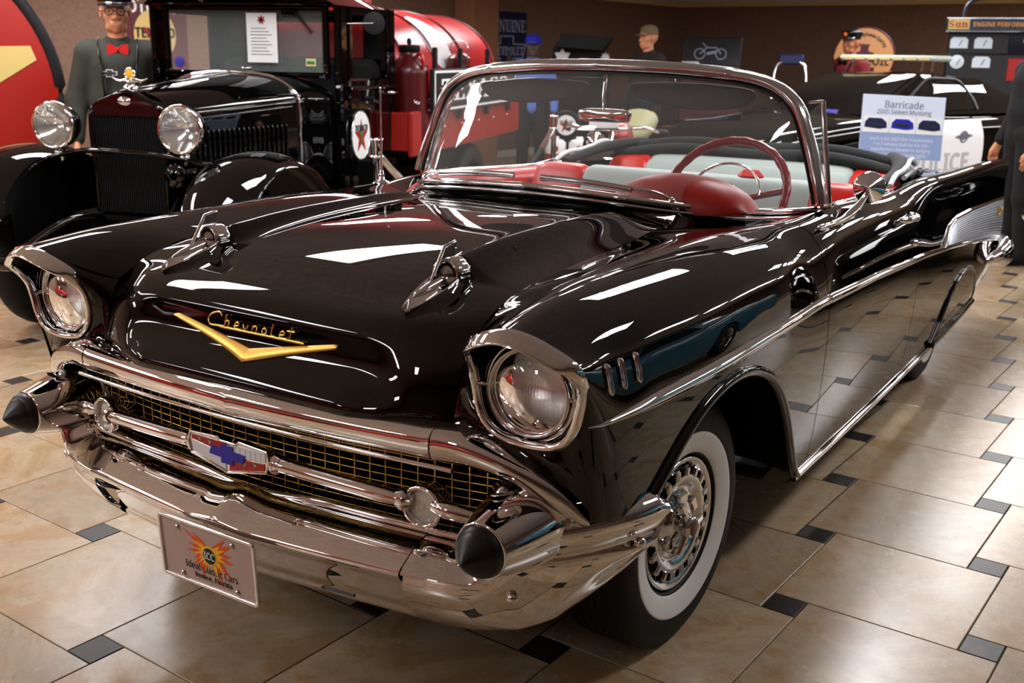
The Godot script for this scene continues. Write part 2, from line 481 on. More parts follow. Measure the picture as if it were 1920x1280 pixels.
# ---------------------------------------------------------------- the black convertible
var side_sp: Array = []
const CREST := [-0.46, 1.030, -0.25, 1.033, 0.0, 1.030, 0.2, 1.027, 0.34, 1.024, 0.45, 1.020, 0.54, 1.015]
const SZ := [-0.46, -0.25, 0.0, 0.2, 0.34, 0.45, 0.52, 0.56]
func seam_x(z: float) -> float: return table(SZ, [0.525, 0.535, 0.545, 0.550, 0.553, 0.557, 0.560, 0.560], z)
func seam_y(z: float) -> float: return table(SZ, [1.016, 1.014, 1.006, 0.997, 0.988, 0.971, 0.950, 0.925], z)
func side_setup() -> void:
	var rows := []     # [z, x0, y0, x1, y1 ... x12, y12]
	rows.append([-4.21, 0.80, 0.875, 0.87, 0.94, 0.898, 0.972, 0.909, 0.952, 0.911, 0.91, 0.907, 0.85, 0.908, 0.77, 0.914, 0.68, 0.917, 0.60, 0.912, 0.52, 0.90, 0.43, 0.885, 0.36, 0.865, 0.30])
	rows.append([-4.0, 0.76, 0.90, 0.845, 0.955, 0.886, 0.985, 0.903, 0.965, 0.907, 0.92, 0.903, 0.86, 0.905, 0.78, 0.915, 0.69, 0.92, 0.61, 0.915, 0.52, 0.905, 0.43, 0.89, 0.35, 0.87, 0.28])
	rows.append([-3.4, 0.74, 0.955, 0.82, 0.985, 0.868, 1.0, 0.892, 0.985, 0.90, 0.945, 0.895, 0.885, 0.90, 0.81, 0.916, 0.73, 0.926, 0.65, 0.922, 0.54, 0.912, 0.43, 0.90, 0.33, 0.88, 0.235])
	rows.append([-2.7, 0.74, 0.98, 0.80, 1.004, 0.852, 1.012, 0.88, 1.0, 0.892, 0.965, 0.890, 0.905, 0.90, 0.84, 0.92, 0.765, 0.932, 0.68, 0.928, 0.55, 0.918, 0.43, 0.906, 0.33, 0.888, 0.23])
	rows.append([-2.25, 0.75, 0.99, 0.80, 1.010, 0.842, 1.018, 0.873, 1.005, 0.888, 0.97, 0.894, 0.915, 0.907, 0.85, 0.926, 0.775, 0.935, 0.69, 0.931, 0.56, 0.922, 0.44, 0.911, 0.33, 0.894, 0.235])
	rows.append([-1.95, 0.78, 0.995, 0.80, 1.002, 0.825, 1.005, 0.853, 0.997, 0.882, 0.965, 0.905, 0.91, 0.922, 0.845, 0.934, 0.77, 0.937, 0.69, 0.933, 0.56, 0.925, 0.44, 0.913, 0.33, 0.896, 0.24])
	rows.append([-1.5, 0.785, 1.012, 0.80, 1.018, 0.82, 1.02, 0.848, 1.01, 0.88, 0.98, 0.908, 0.925, 0.926, 0.855, 0.936, 0.775, 0.938, 0.69, 0.934, 0.56, 0.926, 0.44, 0.914, 0.33, 0.897, 0.245])
	rows.append([-1.05, 0.775, 1.02, 0.79, 1.027, 0.81, 1.029, 0.838, 1.021, 0.873, 0.991, 0.903, 0.935, 0.923, 0.86, 0.935, 0.78, 0.938, 0.69, 0.934, 0.56, 0.926, 0.44, 0.914, 0.33, 0.897, 0.25])
	rows.append([-0.78, 0.68, 0.995, 0.735, 1.012, 0.785, 1.02, 0.825, 1.013, 0.868, 0.983, 0.90, 0.928, 0.92, 0.854, 0.933, 0.775, 0.936, 0.69, 0.932, 0.56, 0.924, 0.44, 0.912, 0.33, 0.896, 0.25])
	rows.append([-0.62, 0.585, 0.992, 0.67, 1.012, 0.748, 1.024, 0.803, 1.013, 0.86, 0.976, 0.896, 0.92, 0.918, 0.85, 0.931, 0.77, 0.934, 0.68, 0.930, 0.56, 0.922, 0.44, 0.911, 0.33, 0.895, 0.25])
	for k in range(0, CREST.size(), 2):
		var z: float = CREST[k]; var yc: float = CREST[k + 1]
		var w := table([-0.46, 0.0, 0.2, 0.34, 0.45, 0.54, 0.61], [0.932, 0.928, 0.921, 0.912, 0.905, 0.897, 0.889], z); var d := w - 0.732
		var sx := seam_x(z); var sy := seam_y(z)
		var r := [z, sx, sy, lerpf(sx, 0.732, 0.5), lerpf(sy, yc, 0.66), 0.732, yc, 0.732 + 0.35 * d, yc - 0.015, 0.732 + 0.66 * d, yc - 0.05, 0.732 + 0.86 * d, yc - 0.105, 0.732 + 0.96 * d, yc - 0.178, w - 0.001, yc - 0.26, w + 0.001, 0.68, w - 0.004, 0.56, w - 0.012, 0.44, w - 0.022, 0.33, w - 0.04, 0.24]
		rows.append(r)
	var ts := PackedFloat64Array(); var ft := []
	for f in 13: ft.append(PackedVector3Array())
	for r in rows:
		ts.append(r[0])
		for f in 13: ft[f].append(Vector3(r[1 + 2 * f], r[2 + 2 * f], r[0]))
	# the front edge follows the headlight surround
	var front := V3([0.568, 0.905, 0.600, 0.640, 0.952, 0.690, 0.736, 0.990, 0.742, 0.790, 0.983, 0.738, 0.834, 0.961, 0.723, 0.871, 0.936, 0.708, 0.879, 0.902, 0.687, 0.874, 0.86, 0.664, 0.864, 0.81, 0.656, 0.856, 0.73, 0.646, 0.862, 0.64, 0.620, 0.868, 0.585, 0.600, 0.870, 0.53, 0.58])
	ts.append(0.72)
	for f in 13: ft[f].append(front[f])
	side_sp.clear()
	for f in 13: side_sp.append(Sp.new(ft[f], ts))
func side_row(u: float, dense := 60) -> PackedVector3Array:
	var p := PackedVector3Array()
	for f in 13: p.append(side_sp[f].at(u))
	return Sp.new(p).run(dense)
func side_at(y: float, u: float) -> Vector3:
	var r := side_row(u, 80)
	for k in range(24, r.size()):
		if r[k].y < y:
			return r[k - 1].lerp(r[k], (r[k - 1].y - y) / (r[k - 1].y - r[k].y))
	return r[-1]
# the part of a section from "from" (share of its length) down to height y_low
func side_cut(u: float, y_low: float, cnt: int, from := 0.0) -> PackedVector3Array:
	var r := side_row(u, 90); var endk := float(r.size() - 1)
	for k in range(30, r.size()):
		if r[k].y < y_low:
			endk = k - 1 + (r[k - 1].y - y_low) / (r[k - 1].y - r[k].y); break
	var o := PackedVector3Array(); var a := from * (r.size() - 1)
	for q in cnt + 1:
		var f := lerpf(a, endk, float(q) / cnt); var k := mini(int(f), r.size() - 2)
		o.append(r[k].lerp(r[k + 1], f - k))
	return o
func hood_base(x: float, z: float, yc: float) -> float:
	var xs := seam_x(z); return yc + (seam_y(z) - yc) * pow(absf(x) / xs, 3.0)
func hood_column(q: float, cnt: int) -> PackedVector3Array:
	var zs := [-0.46, -0.25, 0.0, 0.2, 0.34, 0.45, 0.52]; var yc := [1.047, 1.050, 1.045, 1.032, 1.012, 0.988, 0.969]
	var p := PackedVector3Array()
	for k in zs.size():
		var x := q * seam_x(zs[k]); p.append(Vector3(x, hood_base(x, zs[k], yc[k]), zs[k]))
	var C := [0.600, 0.946, 0.640, 0.928, 0.661, 0.906, 0.668, 0.882, 0.673, 0.858, 0.681, 0.834, 0.697, 0.810, 0.723, 0.787, 0.745, 0.760, 0.743, 0.730]
	var E := [0.590, 0.944, 0.625, 0.927, 0.650, 0.905, 0.667, 0.880, 0.679, 0.855, 0.688, 0.830, 0.695, 0.805, 0.700, 0.780, 0.703, 0.757, 0.700, 0.733]
	var S := [0.562, 0.924, 0.583, 0.903, 0.605, 0.888, 0.622, 0.871, 0.631, 0.850, 0.638, 0.827, 0.645, 0.803, 0.651, 0.779, 0.657, 0.756, 0.660, 0.733]
	var r := sst(0.55, 0.90, q); var e := pow(clampf((q - 0.72) / 0.28, 0, 1), 2.0)
	for k in 10:
		var a := Vector2(C[2 * k], C[2 * k + 1]).lerp(Vector2(E[2 * k], E[2 * k + 1]), r).lerp(Vector2(S[2 * k], S[2 * k + 1]), e)
		# the lip sweeps back a little towards the sides
		p.append(Vector3(q * 0.560, a.y, a.x))
	var o := Sp.new(p).run(cnt)
	for k in o.size():
		var z := o[k].z
		if o[k].y > 0.93 and z < 0.45:
			var dx := o[k].x - 0.372; var sg := 0.030 if dx < 0 else 0.062
			var h := table([-0.46, -0.40, -0.29, 0.0, 0.3, 0.40], [0.008, 0.018, 0.025, 0.030, 0.037, 0.044], z) * (1.0 - sst(0.375, 0.405, z))
			o[k].y += h * exp(-pow(absf(dx) / sg, 1.7))
	return o

func convertible() -> void:
	side_setup()
	var car := thing("convertible", "gleaming black fifties convertible with chrome bumper, gold grille and red interior", "car")
	# --- hood
	var rows := []
	for c in range(-64, 65):
		var q := absf(c) / 64.0; var col := hood_column(q, 150)
		if c < 0:
			for k in col.size(): col[k].x = -col[k].x
		rows.append(col)
	var hood := put(MB.new().grid(rows), "hood", "black_paint", car)
	# --- front fenders, doors, rear quarters
	var arch := V2([0.418, 0.560, 0.405, 0.572, 0.375, 0.595, 0.31, 0.645, 0.21, 0.705, 0.08, 0.742, -0.06, 0.745, -0.19, 0.715, -0.31, 0.655, -0.41, 0.565, -0.49, 0.465, -0.56, 0.37, -0.64, 0.29, -0.70, 0.25])
	var arch3 := PackedVector3Array()
	for p in arch: arch3.append(Vector3(0, p.y, p.x))
	var arch_run := Sp.new(arch3).run(70)
	rows = []
	for k in 26: rows.append(side_cut(lerpf(0.72, 0.422, k / 25.0), lerpf(0.585, 0.560, k / 25.0), 48))
	for p in arch_run: rows.append(side_cut(p.z, p.y, 48))
	for k in range(1, 7): rows.append(side_cut(lerpf(-0.70, -0.757, k / 6.0), 0.25, 48))
	var fender := MB.new().grid(rows)
	both(fender, "front_fender", "black_paint", car)
	rows = []
	for k in 81: rows.append(side_cut(lerpf(-0.763, -1.985, k / 80.0), 0.262, 48))
	var dr := MB.new().grid(rows)
	# inner skin of the door
	rows = []
	for k in 12:
		var e := side_row(lerpf(-0.763, -1.985, k / 11.0), 20)[0]; rows.append(PackedVector3Array([e, Vector3(e.x - 0.05, e.y - 0.012, e.z), Vector3(e.x - 0.075, e.y - 0.05, e.z), Vector3(0.70, 0.30, e.z)]))
	var dmesh := both(dr, "door", "black_paint", car)
	var door_panel := MB.new().grid(rows)
	both(door_panel, "door_panel", "red_vinyl", car)
	rows = []
	for k in 121: rows.append(side_cut(lerpf(-1.991, -4.21, k / 120.0), table([-4.21, -3.75, -2.7, -1.99], [0.31, 0.255, 0.24, 0.255], lerpf(-1.991, -4.21, k / 120.0)), 48))
	both(MB.new().grid(rows), "rear_quarter", "black_paint", car)
	# rocker panel and its chrome sill moulding
	var sill := PackedVector3Array(); var sill2 := PackedVector3Array()
	for k in 40:
		var z := lerpf(-0.66, -2.72, k / 39.0); var e := side_at(0.262, z)
		sill.append(Vector3(e.x + 0.001, 0.253 - 0.02 * k / 39.0, z)); sill2.append(Vector3(e.x - 0.03, 0.225 - 0.02 * k / 39.0, z))
	both(MB.new().tube(sill, 0.011, 10), "sill_moulding", "chrome", car)
	both(MB.new().grid([sill, sill2]), "rocker_panel", "dark_black", car)
	# rolled lip of the front wheel opening
	var lip := PackedVector3Array(); var lip_in := []
	for p in arch_run:
		var e := side_at(p.y + 0.004, p.z); lip.append(Vector3(e.x - 0.002, p.y, p.z))
	both(MB.new().tube(lip, 0.016, 12, false, true, Vector3.RIGHT), "wheel_arch_lip", "black_paint", car)
	for p in lip: lip_in.append(PackedVector3Array([p, Vector3(0.78, p.y + 0.02, p.z), Vector3(0.50, p.y + 0.03, p.z)]))
	both(MB.new().grid(lip_in), "wheel_well", "dark_black", car)
	# skirt over the rear wheel
	var sk := PackedVector3Array()
	for a in [[-2.62, 0.25], [-2.72, 0.36], [-2.86, 0.455], [-3.05, 0.51], [-3.25, 0.51], [-3.44, 0.455], [-3.58, 0.36], [-3.68, 0.26]]: sk.append(Vector3(0, a[1], a[0]))
	var skr := Sp.new(sk).run(40); var bead := PackedVector3Array(); var skirt := []
	for p in skr:
		var e := side_at(p.y, p.z); bead.append(e + Vector3(0.004, 0, 0))
		var col := PackedVector3Array()
		for j in 9:
			var y := lerpf(p.y, 0.245, j / 8.0); var f := side_at(y, p.z); col.append(f + Vector3(0.007, 0, 0))
		skirt.append(col)
	both(MB.new().grid(skirt), "fender_skirt", "black_paint", car)
	both(MB.new().tube(bead, 0.009, 8), "skirt_bead", "black_paint", car)
	var low := PackedVector3Array()
	for k in 20:
		var z := lerpf(-2.62, -3.72, k / 19.0); var e := side_at(0.25, z); low.append(Vector3(e.x + 0.004, 0.245, z))
	both(MB.new().tube(low, 0.02, 12), "skirt_edge", "black_paint", car)
	car_front(car)
	car_bumper(car)
	car_trim(car)
	car_glass(car)
	car_interior(car)
	car_wheels(car)

# headlight surrounds, lamps, hood ornaments, emblem, script, grille
func car_front(car: Node3D) -> void:
	var O := [0.736, 0.990, 0.742, 0.790, 0.983, 0.738, 0.834, 0.961, 0.723, 0.870, 0.936, 0.708, 0.879, 0.902, 0.687, 0.874, 0.865, 0.664, 0.866, 0.828, 0.658, 0.856, 0.790, 0.657, 0.836, 0.757, 0.657, 0.807, 0.738, 0.657, 0.770, 0.731, 0.657, 0.724, 0.730, 0.657, 0.674, 0.738, 0.657, 0.638, 0.761, 0.657, 0.619, 0.795, 0.657, 0.612, 0.833, 0.660, 0.611, 0.875, 0.672, 0.615, 0.910, 0.692, 0.628, 0.941, 0.711, 0.674, 0.972, 0.734]
	var ring := loop(O, 6); var ctr := Vector3(0.737, 0.848, 0.66); var cnt := ring.size()
	var lens_c := Vector3(0.737, 0.843, 0.640)
	var band := []; var wall := []; var pod := []; var edge := PackedVector3Array()
	for k in cnt:
		var p := ring[k]; var inw := (Vector3(ctr.x, ctr.y, p.z) - p).normalized(); var a := atan2(p.y - lens_c.y, p.x - lens_c.x)
		var d := (ring[(k + 1) % cnt] - ring[(k - 1 + cnt) % cnt]).normalized(); var nin := Vector3(-d.y, d.x, 0).normalized() * -1.0
		if nin.dot(inw) < 0: nin = -nin
		var f := sst(0.86, 0.97, p.y)
		var front := p + nin * (0.009 + 0.007 * f) + Vector3(0, 0, 0.010 + 0.020 * f)
		band.append(PackedVector3Array([p - nin * 0.003 - Vector3(0, 0, 0.014), p - nin * 0.003 + Vector3(0, 0, 0.002), p + nin * 0.003 + Vector3(0, 0, 0.010), p.lerp(front, 0.6) + Vector3(0, 0, 0.004), front, front + nin * 0.004 + Vector3(0, 0, -0.001), front + nin * 0.007 + Vector3(0, 0, -0.009), front + nin * 0.006 + Vector3(0, 0, -0.02)]))
		edge.append(front + nin * 0.005)
		var rim := lens_c + Vector3(cos(a), sin(a), 0) * 0.103
		wall.append(PackedVector3Array([front + nin * 0.006 + Vector3(0, 0, -0.018), (front + nin * 0.006).lerp(rim, 0.35) + Vector3(0, 0, -0.03), rim + Vector3(0, 0, -0.012)]))
	both(MB.new().grid(band, true), "headlight_surround", "chrome", car)
	both(MB.new().grid(wall, true), "headlight_bucket", "dark_black", car)
	# wire mesh inside the peak of the surround
	var wire := MB.new()
	for k in 9:
		var a := lerpf(0.35, 2.8, k / 8.0); var d := Vector3(cos(a), sin(a), 0)
		wire.tube(PackedVector3Array([lens_c + d * 0.106 + Vector3(0, 0, -0.004), lens_c + d * 0.125 + Vector3(0, 0, 0.016)]), 0.0008, 4)
	for k in 3: wire.tube(PackedVector3Array(circle(lens_c + Vector3(0, 0, 0.004 * k), 0.109 + 0.006 * k, 40)), 0.0008, 4, true)
	both(wire, "mesh_insert", "soft_chrome", car)
	# lamp: rim, reflector, fluted lens and three tabs
	var zf := Transform3D(Basis(Vector3.RIGHT, PI / 2), lens_c)      # lathe axis to +z
	var rimm := MB.new().lathe([Vector2(0.086, 0.0), Vector2(0.087, 0.010), Vector2(0.091, 0.013), Vector2(0.096, 0.009), Vector2(0.098, 0.002), Vector2(0.101, 0.001), Vector2(0.104, 0.004), Vector2(0.106, 0.0), Vector2(0.105, -0.012)], 56, zf)
	var tabs := []
	for a in [0.0, PI, -PI / 2]:
		var tb := MB.new(); tabs.append(tb); var d := Vector3(cos(a), sin(a), 0); var e := lens_c
		var far := 0.0
		for p in edge:
			var w := p - lens_c
			if absf(atan2(w.y, w.x) - a) < 0.06 or (a == PI and absf(absf(atan2(w.y, w.x)) - PI) < 0.06): far = Vector2(w.x, w.y).length(); e = p
		tb.tube(PackedVector3Array([lens_c + d * 0.103, lens_c + d * ((0.103 + far) / 2) + Vector3(0, 0, 0.006), Vector3(e.x, e.y, e.z - 0.006) + d * 0.002]), 0.0065, 8, false, true, Vector3(0, 0, 1), 0.6)
		tb.tube(PackedVector3Array([lens_c + d * 0.113 + Vector3(0, 0, 0.004), lens_c + d * 0.113 + Vector3(0, 0, 0.011)]), 0.004, 8)
	var bowl := MB.new().lathe([Vector2(0.0, -0.055), Vector2(0.012, -0.054), Vector2(0.035, -0.048), Vector2(0.058, -0.034), Vector2(0.075, -0.018), Vector2(0.086, 0.0)], 48, zf)
	# pressed glass lens: smooth outside, upright flutes on the inside
	var outer := []; var inner := []
	for r in 41:
		var rr := 0.0868 * r / 40.0; var row := PackedVector3Array(); var row2 := PackedVector3Array()
		for k in 220:
			var a := TAU * k / 220; var px := cos(a) * rr; var py := sin(a) * rr
			var h := 0.026 * (1.0 - pow(rr / 0.0868, 2.0)) + 0.006
			var rib := 0.0013 * sin(px * 950.0) if absf(py) < 0.062 else 0.0006 * sin(px * 700.0)
			rib += 0.0010 * sin(py * 210.0) + (0.0012 * sin(py * 800.0) if py < -0.02 and absf(px) < 0.03 else 0.0)
			row.append(lens_c + Vector3(px, py, h)); row2.append(lens_c + Vector3(px, py, h - 0.0045 + rib * (1.0 - pow(rr / 0.0868, 6.0))))
		outer.append(row); inner.append(row2)
	outer.reverse()
	var flute: Array = inner + outer
	for mir in 2:
		var h := put(rimm if mir == 0 else rimm.mirror(), "headlight", "soft_chrome", car)
		for tb in tabs: put(tb if mir == 0 else tb.mirror(), "tab", "chrome", h)
		put(bowl if mir == 0 else bowl.mirror(), "reflector", "reflector", h)
		var fl := MB.new().grid(flute, false, true)
		put(fl if mir == 0 else fl.mirror(), "lens", "pressed_glass", h)
	# body-coloured apron between surround, hood edge and upper bar
	var up := PackedVector3Array(); var dn := PackedVector3Array()
	var lower := curve([0.568, 0.905, 0.598, 0.563, 0.885, 0.618, 0.562, 0.85, 0.632, 0.562, 0.81, 0.643, 0.562, 0.77, 0.653, 0.566, 0.740, 0.662, 0.60, 0.722, 0.678, 0.66, 0.712, 0.685, 0.735, 0.70, 0.672, 0.80, 0.675, 0.65, 0.845, 0.63, 0.62, 0.868, 0.585, 0.60], 60)
	var ring_part := PackedVector3Array()
	var from := 20 * 6 - 2 * 6     # near the inner top of the loop, then anticlockwise down the inner side
	for k in 61: ring_part.append(ring[posmod(roundi(lerpf(114.0, 42.0, k / 60.0)), cnt)])
	rows_between(ring_part, lower, car)
	# hood ornaments: rocket on each ridge
	rocket(car)
	# gold V and script on the nose
	var vee := MB.new(); var vl := []
	for k in 25:
		var s := k / 24.0; var x := lerpf(0.0, 0.262, s); var w := lerpf(0.026, 0.011, s)
		if k == 24: w = 0.004
		var y := lerpf(0.812, 0.868, s); var zz := nose_z(x, y)
		var t1 := nose_z(x, y + w / 2); var t0 := nose_z(x, y - w / 2)
		vl.append(PackedVector3Array([Vector3(x, y - w / 2, t0 - 0.002), Vector3(x, y - w / 2, t0 + 0.005), Vector3(x, y - w * 0.1, zz + 0.011), Vector3(x, y + w / 2, t1 + 0.006), Vector3(x, y + w / 2, t1 - 0.002)]))
	vee.grid(vl); vee.join(vee.mirror())
	put(vee, "v_emblem", "gold_satin", car)
	script(car)
	# grille
	var gm := MB.new()
	for k in 13:
		var y := 0.455 + 0.0185 * k; var p := PackedVector3Array()
		for j in 31:
			var x := lerpf(-0.66, 0.66, j / 30.0); p.append(Vector3(x, y, grille_z(x)))
		gm.tube(p, 0.0017, 4)
	for k in 33:
		var x := lerpf(-0.66, 0.66, k / 32.0)
		gm.tube(PackedVector3Array([Vector3(x, 0.45, grille_z(x) + 0.002), Vector3(x, 0.683, grille_z(x) + 0.002)]), 0.0019, 4)
	put(gm, "grille_mesh", "gold", car)
	var cav := MB.new()
	for x in [-0.55, 0.55]: cav.box(Vector3(x, 0.56, 0.52), Vector3(0.36, 0.28, 0.14), 0.01)
	cav.box(Vector3(0, 0.56, 0.56), Vector3(0.8, 0.28, 0.14), 0.01).box(Vector3(0, 0.44, 0.62), Vector3(1.3, 0.02, 0.2), 0.005).box(Vector3(0, 0.31, 0.55), Vector3(1.2, 0.1, 0.2), 0.02)
	put(cav, "radiator_cavity", "dark_black", car)
	# centre bar with crest and parking lamps
	for sgn in 1:
		var bar := MB.new(); var path := PackedVector3Array(); var rad := []
		for k in 21:
			var x := lerpf(0.122, 0.485, k / 20.0); path.append(Vector3(x, 0.588 - 0.010 * k / 20.0, 0.748 - 0.10 * x * x)); rad.append(0.0205)
		rad[0] = 0.024; rad[1] = 0.022; rad[18] = 0.019; rad[19] = 0.017; rad[20] = 0.014
		bar.tube(path, rad, 18, false, true, Vector3.UP, 0.9)
		# scalloped sockets at both ends
		bar.lathe([Vector2(0.016, 0), Vector2(0.024, 0.006), Vector2(0.026, 0.013), Vector2(0.022, 0.02), Vector2(0.019, 0.03)], 16, Transform3D(Basis(Vector3(0, 0, 1), -PI / 2), Vector3(0.122, 0.588, 0.748)))
		bar.tube(curve([0.55, 0.575, 0.712, 0.575, 0.575, 0.712, 0.60, 0.572, 0.706, 0.64, 0.566, 0.692, 0.69, 0.56, 0.665], 14), [0.013, 0.015, 0.017, 0.019, 0.02, 0.02, 0.02, 0.019, 0.018, 0.017, 0.016, 0.015, 0.014, 0.013, 0.012], 14)
		both(bar, "grille_bar", "chrome", car)
	var lx := Vector3(0.517, 0.566, 0.700)
	var lt := Transform3D(Basis(Vector3.UP, 0.10) * Basis(Vector3.RIGHT, PI / 2), lx)
	var lb := MB.new().lathe([Vector2(0.012, -0.075), Vector2(0.028, -0.06), Vector2(0.040, -0.035), Vector2(0.046, -0.008), Vector2(0.0475, 0.008), Vector2(0.046, 0.016), Vector2(0.042, 0.018), Vector2(0.0385, 0.012), Vector2(0.038, 0.0)], 40, lt)
	lb.tube(curve([0.462, 0.58, 0.735, 0.472, 0.578, 0.725, 0.49, 0.572, 0.712], 6), [0.016, 0.02, 0.024, 0.026, 0.024, 0.022, 0.018], 12)
	var ln := MB.new().lathe([Vector2(0.0, 0.011), Vector2(0.006, 0.0112), Vector2(0.008, 0.009), Vector2(0.012, 0.0105), Vector2(0.015, 0.009), Vector2(0.02, 0.0095), Vector2(0.024, 0.008), Vector2(0.030, 0.007), Vector2(0.0385, 0.003)], 36, lt)
	lb.tube(PackedVector3Array(circle(Vector3.ZERO, 0.0435, 36, lt.basis * Basis(Vector3.RIGHT, PI / 2))), 0.0055, 8, true)
	for k in range(lb.v.size() - 36 * 8, lb.v.size()): lb.v[k] += lt * Vector3(0, 0.014, 0)
	ln.lathe([Vector2(0, 0.0125), Vector2(0.0022, 0.012), Vector2(0.003, 0.007)], 10, lt * Transform3D(Basis.IDENTITY, Vector3(0.026, 0, 0.008)))
	mat("park_lens", Color(0.80, 0.78, 0.72), 0.30, 0.0, {"metallic_specular": 0.6})
	for mir in 2:
		var p := put(lb if mir == 0 else lb.mirror(), "parking_lamp", "chrome", car)
		put(ln if mir == 0 else ln.mirror(), "lens", "park_lens", p)
	crest(car)

func grille_z(x: float) -> float: return 0.672 - 0.16 * x * x
func rows_between(a: PackedVector3Array, b: PackedVector3Array, car: Node3D) -> void:
	var rows := []
	for k in a.size():
		var row := PackedVector3Array()
		for j in 13:
			var s := j / 12.0; var p := a[k].lerp(b[k], s); var d := a[k].distance_to(b[k])
			p.z -= 0.10 * d * sin(s * PI) * (1.0 - sst(42.0, 58.0, k)); row.append(p)
		rows.append(row)
	both(MB.new().grid(rows), "headlight_apron", "black_paint", car)
func nose_z(x: float, y: float) -> float:
	var col := hood_column(clampf(absf(x) / 0.560, 0, 1), 150)
	for k in range(col.size() - 1, 90, -1):
		if col[k].y <= y and col[k - 1].y > y: return lerpf(col[k].z, col[k - 1].z, (y - col[k].y) / (col[k - 1].y - col[k].y))
	return 0.72
func rocket(car: Node3D) -> void:
	var c := 0.389
	# boat-shaped base lying on the hood, its point to the front
	var base := MB.new(); var rr := []; var n := 26
	var pitch := Basis(Vector3.RIGHT, 0.245)
	var bt := Transform3D(pitch, Vector3(c, 0.946, 0.602))
	base.x = bt
	for k in n + 1:
		var s := float(k) / n; var z := lerpf(0.0, -0.205, s)
		var w := 0.040 * pow(sin(clampf(s * 1.25, 0, 1) * PI / 2), 0.55) * (1.0 - 0.18 * sst(0.6, 1.0, s)); w = maxf(w, 0.0015)
		var top := 0.008 + 0.012 * s
		var row := PackedVector3Array()
		for pt in [[-1.0, -0.025], [-1.02, 0.0], [-1.0, top], [-0.93, top + 0.003], [-0.86, top], [-0.6, top - 0.009], [0.0, top - 0.013], [0.6, top - 0.009], [0.86, top], [0.93, top + 0.003], [1.0, top], [1.02, 0.0], [1.0, -0.025]]: row.append(Vector3(pt[0] * w, pt[1], z))
		rr.append(row)
	base.grid(rr)
	var o := put(base, "hood_ornament", "chrome", car)
	# torpedo, ring turbine, dome and fin
	var tp := MB.new(); tp.x = Transform3D(Basis(Vector3.RIGHT, 0.20), Vector3(c, 0.994, 0.490))
	tp.lathe([Vector2(0.0005, 0.082), Vector2(0.005, 0.072), Vector2(0.009, 0.05), Vector2(0.0115, 0.02), Vector2(0.0115, -0.04)], 18, Transform3D(Basis(Vector3.RIGHT, PI / 2), Vector3.ZERO))
	put(tp, "torpedo", "chrome", o)
	var rg := MB.new(); var rc := Vector3(c, 1.008, 0.425)
	var prof := []; var seg := 64
	for ps in [[0.030, 0.024], [0.034, 0.026], [0.0385, 0.022], [0.040, 0.012], [0.040, -0.016], [0.037, -0.028], [0.025, -0.034]]:
		var row := PackedVector3Array()
		for k in seg:
			var a := TAU * k / seg; var cut := 0.002 if k % 8 == 0 else 0.0
			row.append(rc + Vector3(cos(a) * (ps[0] - cut), sin(a) * (ps[0] - cut), ps[1]))
		prof.append(row)
	rg.grid(prof, false, true)
	put(rg, "turbine_ring", "chrome", o)
	put(MB.new().lathe([Vector2(0.0, 0.040), Vector2(0.010, 0.038), Vector2(0.020, 0.031), Vector2(0.027, 0.018), Vector2(0.0305, 0.0)], 28, Transform3D(Basis(Vector3.RIGHT, PI / 2), rc)), "dome", "soft_chrome", o)
	var fin := MB.new().prism(V2([0.502, 1.000, 0.452, 1.073, 0.412, 1.079, 0.418, 1.040, 0.44, 1.025, 0.468, 1.0]), -0.0028, 0.0028, Transform3D(Basis(Vector3(0, 0, 1), Vector3.UP, Vector3(-1, 0, 0)), Vector3(c, 0, 0)))
	fin.tube(PackedVector3Array([Vector3(c, 0.998, 0.505), Vector3(c, 1.074, 0.453), Vector3(c, 1.080, 0.411)]), 0.0042, 8)
	put(fin, "fin", "chrome", o)
	var cp := o.duplicate(); car.add_child(cp, true); cp.position.x = -2.0 * c

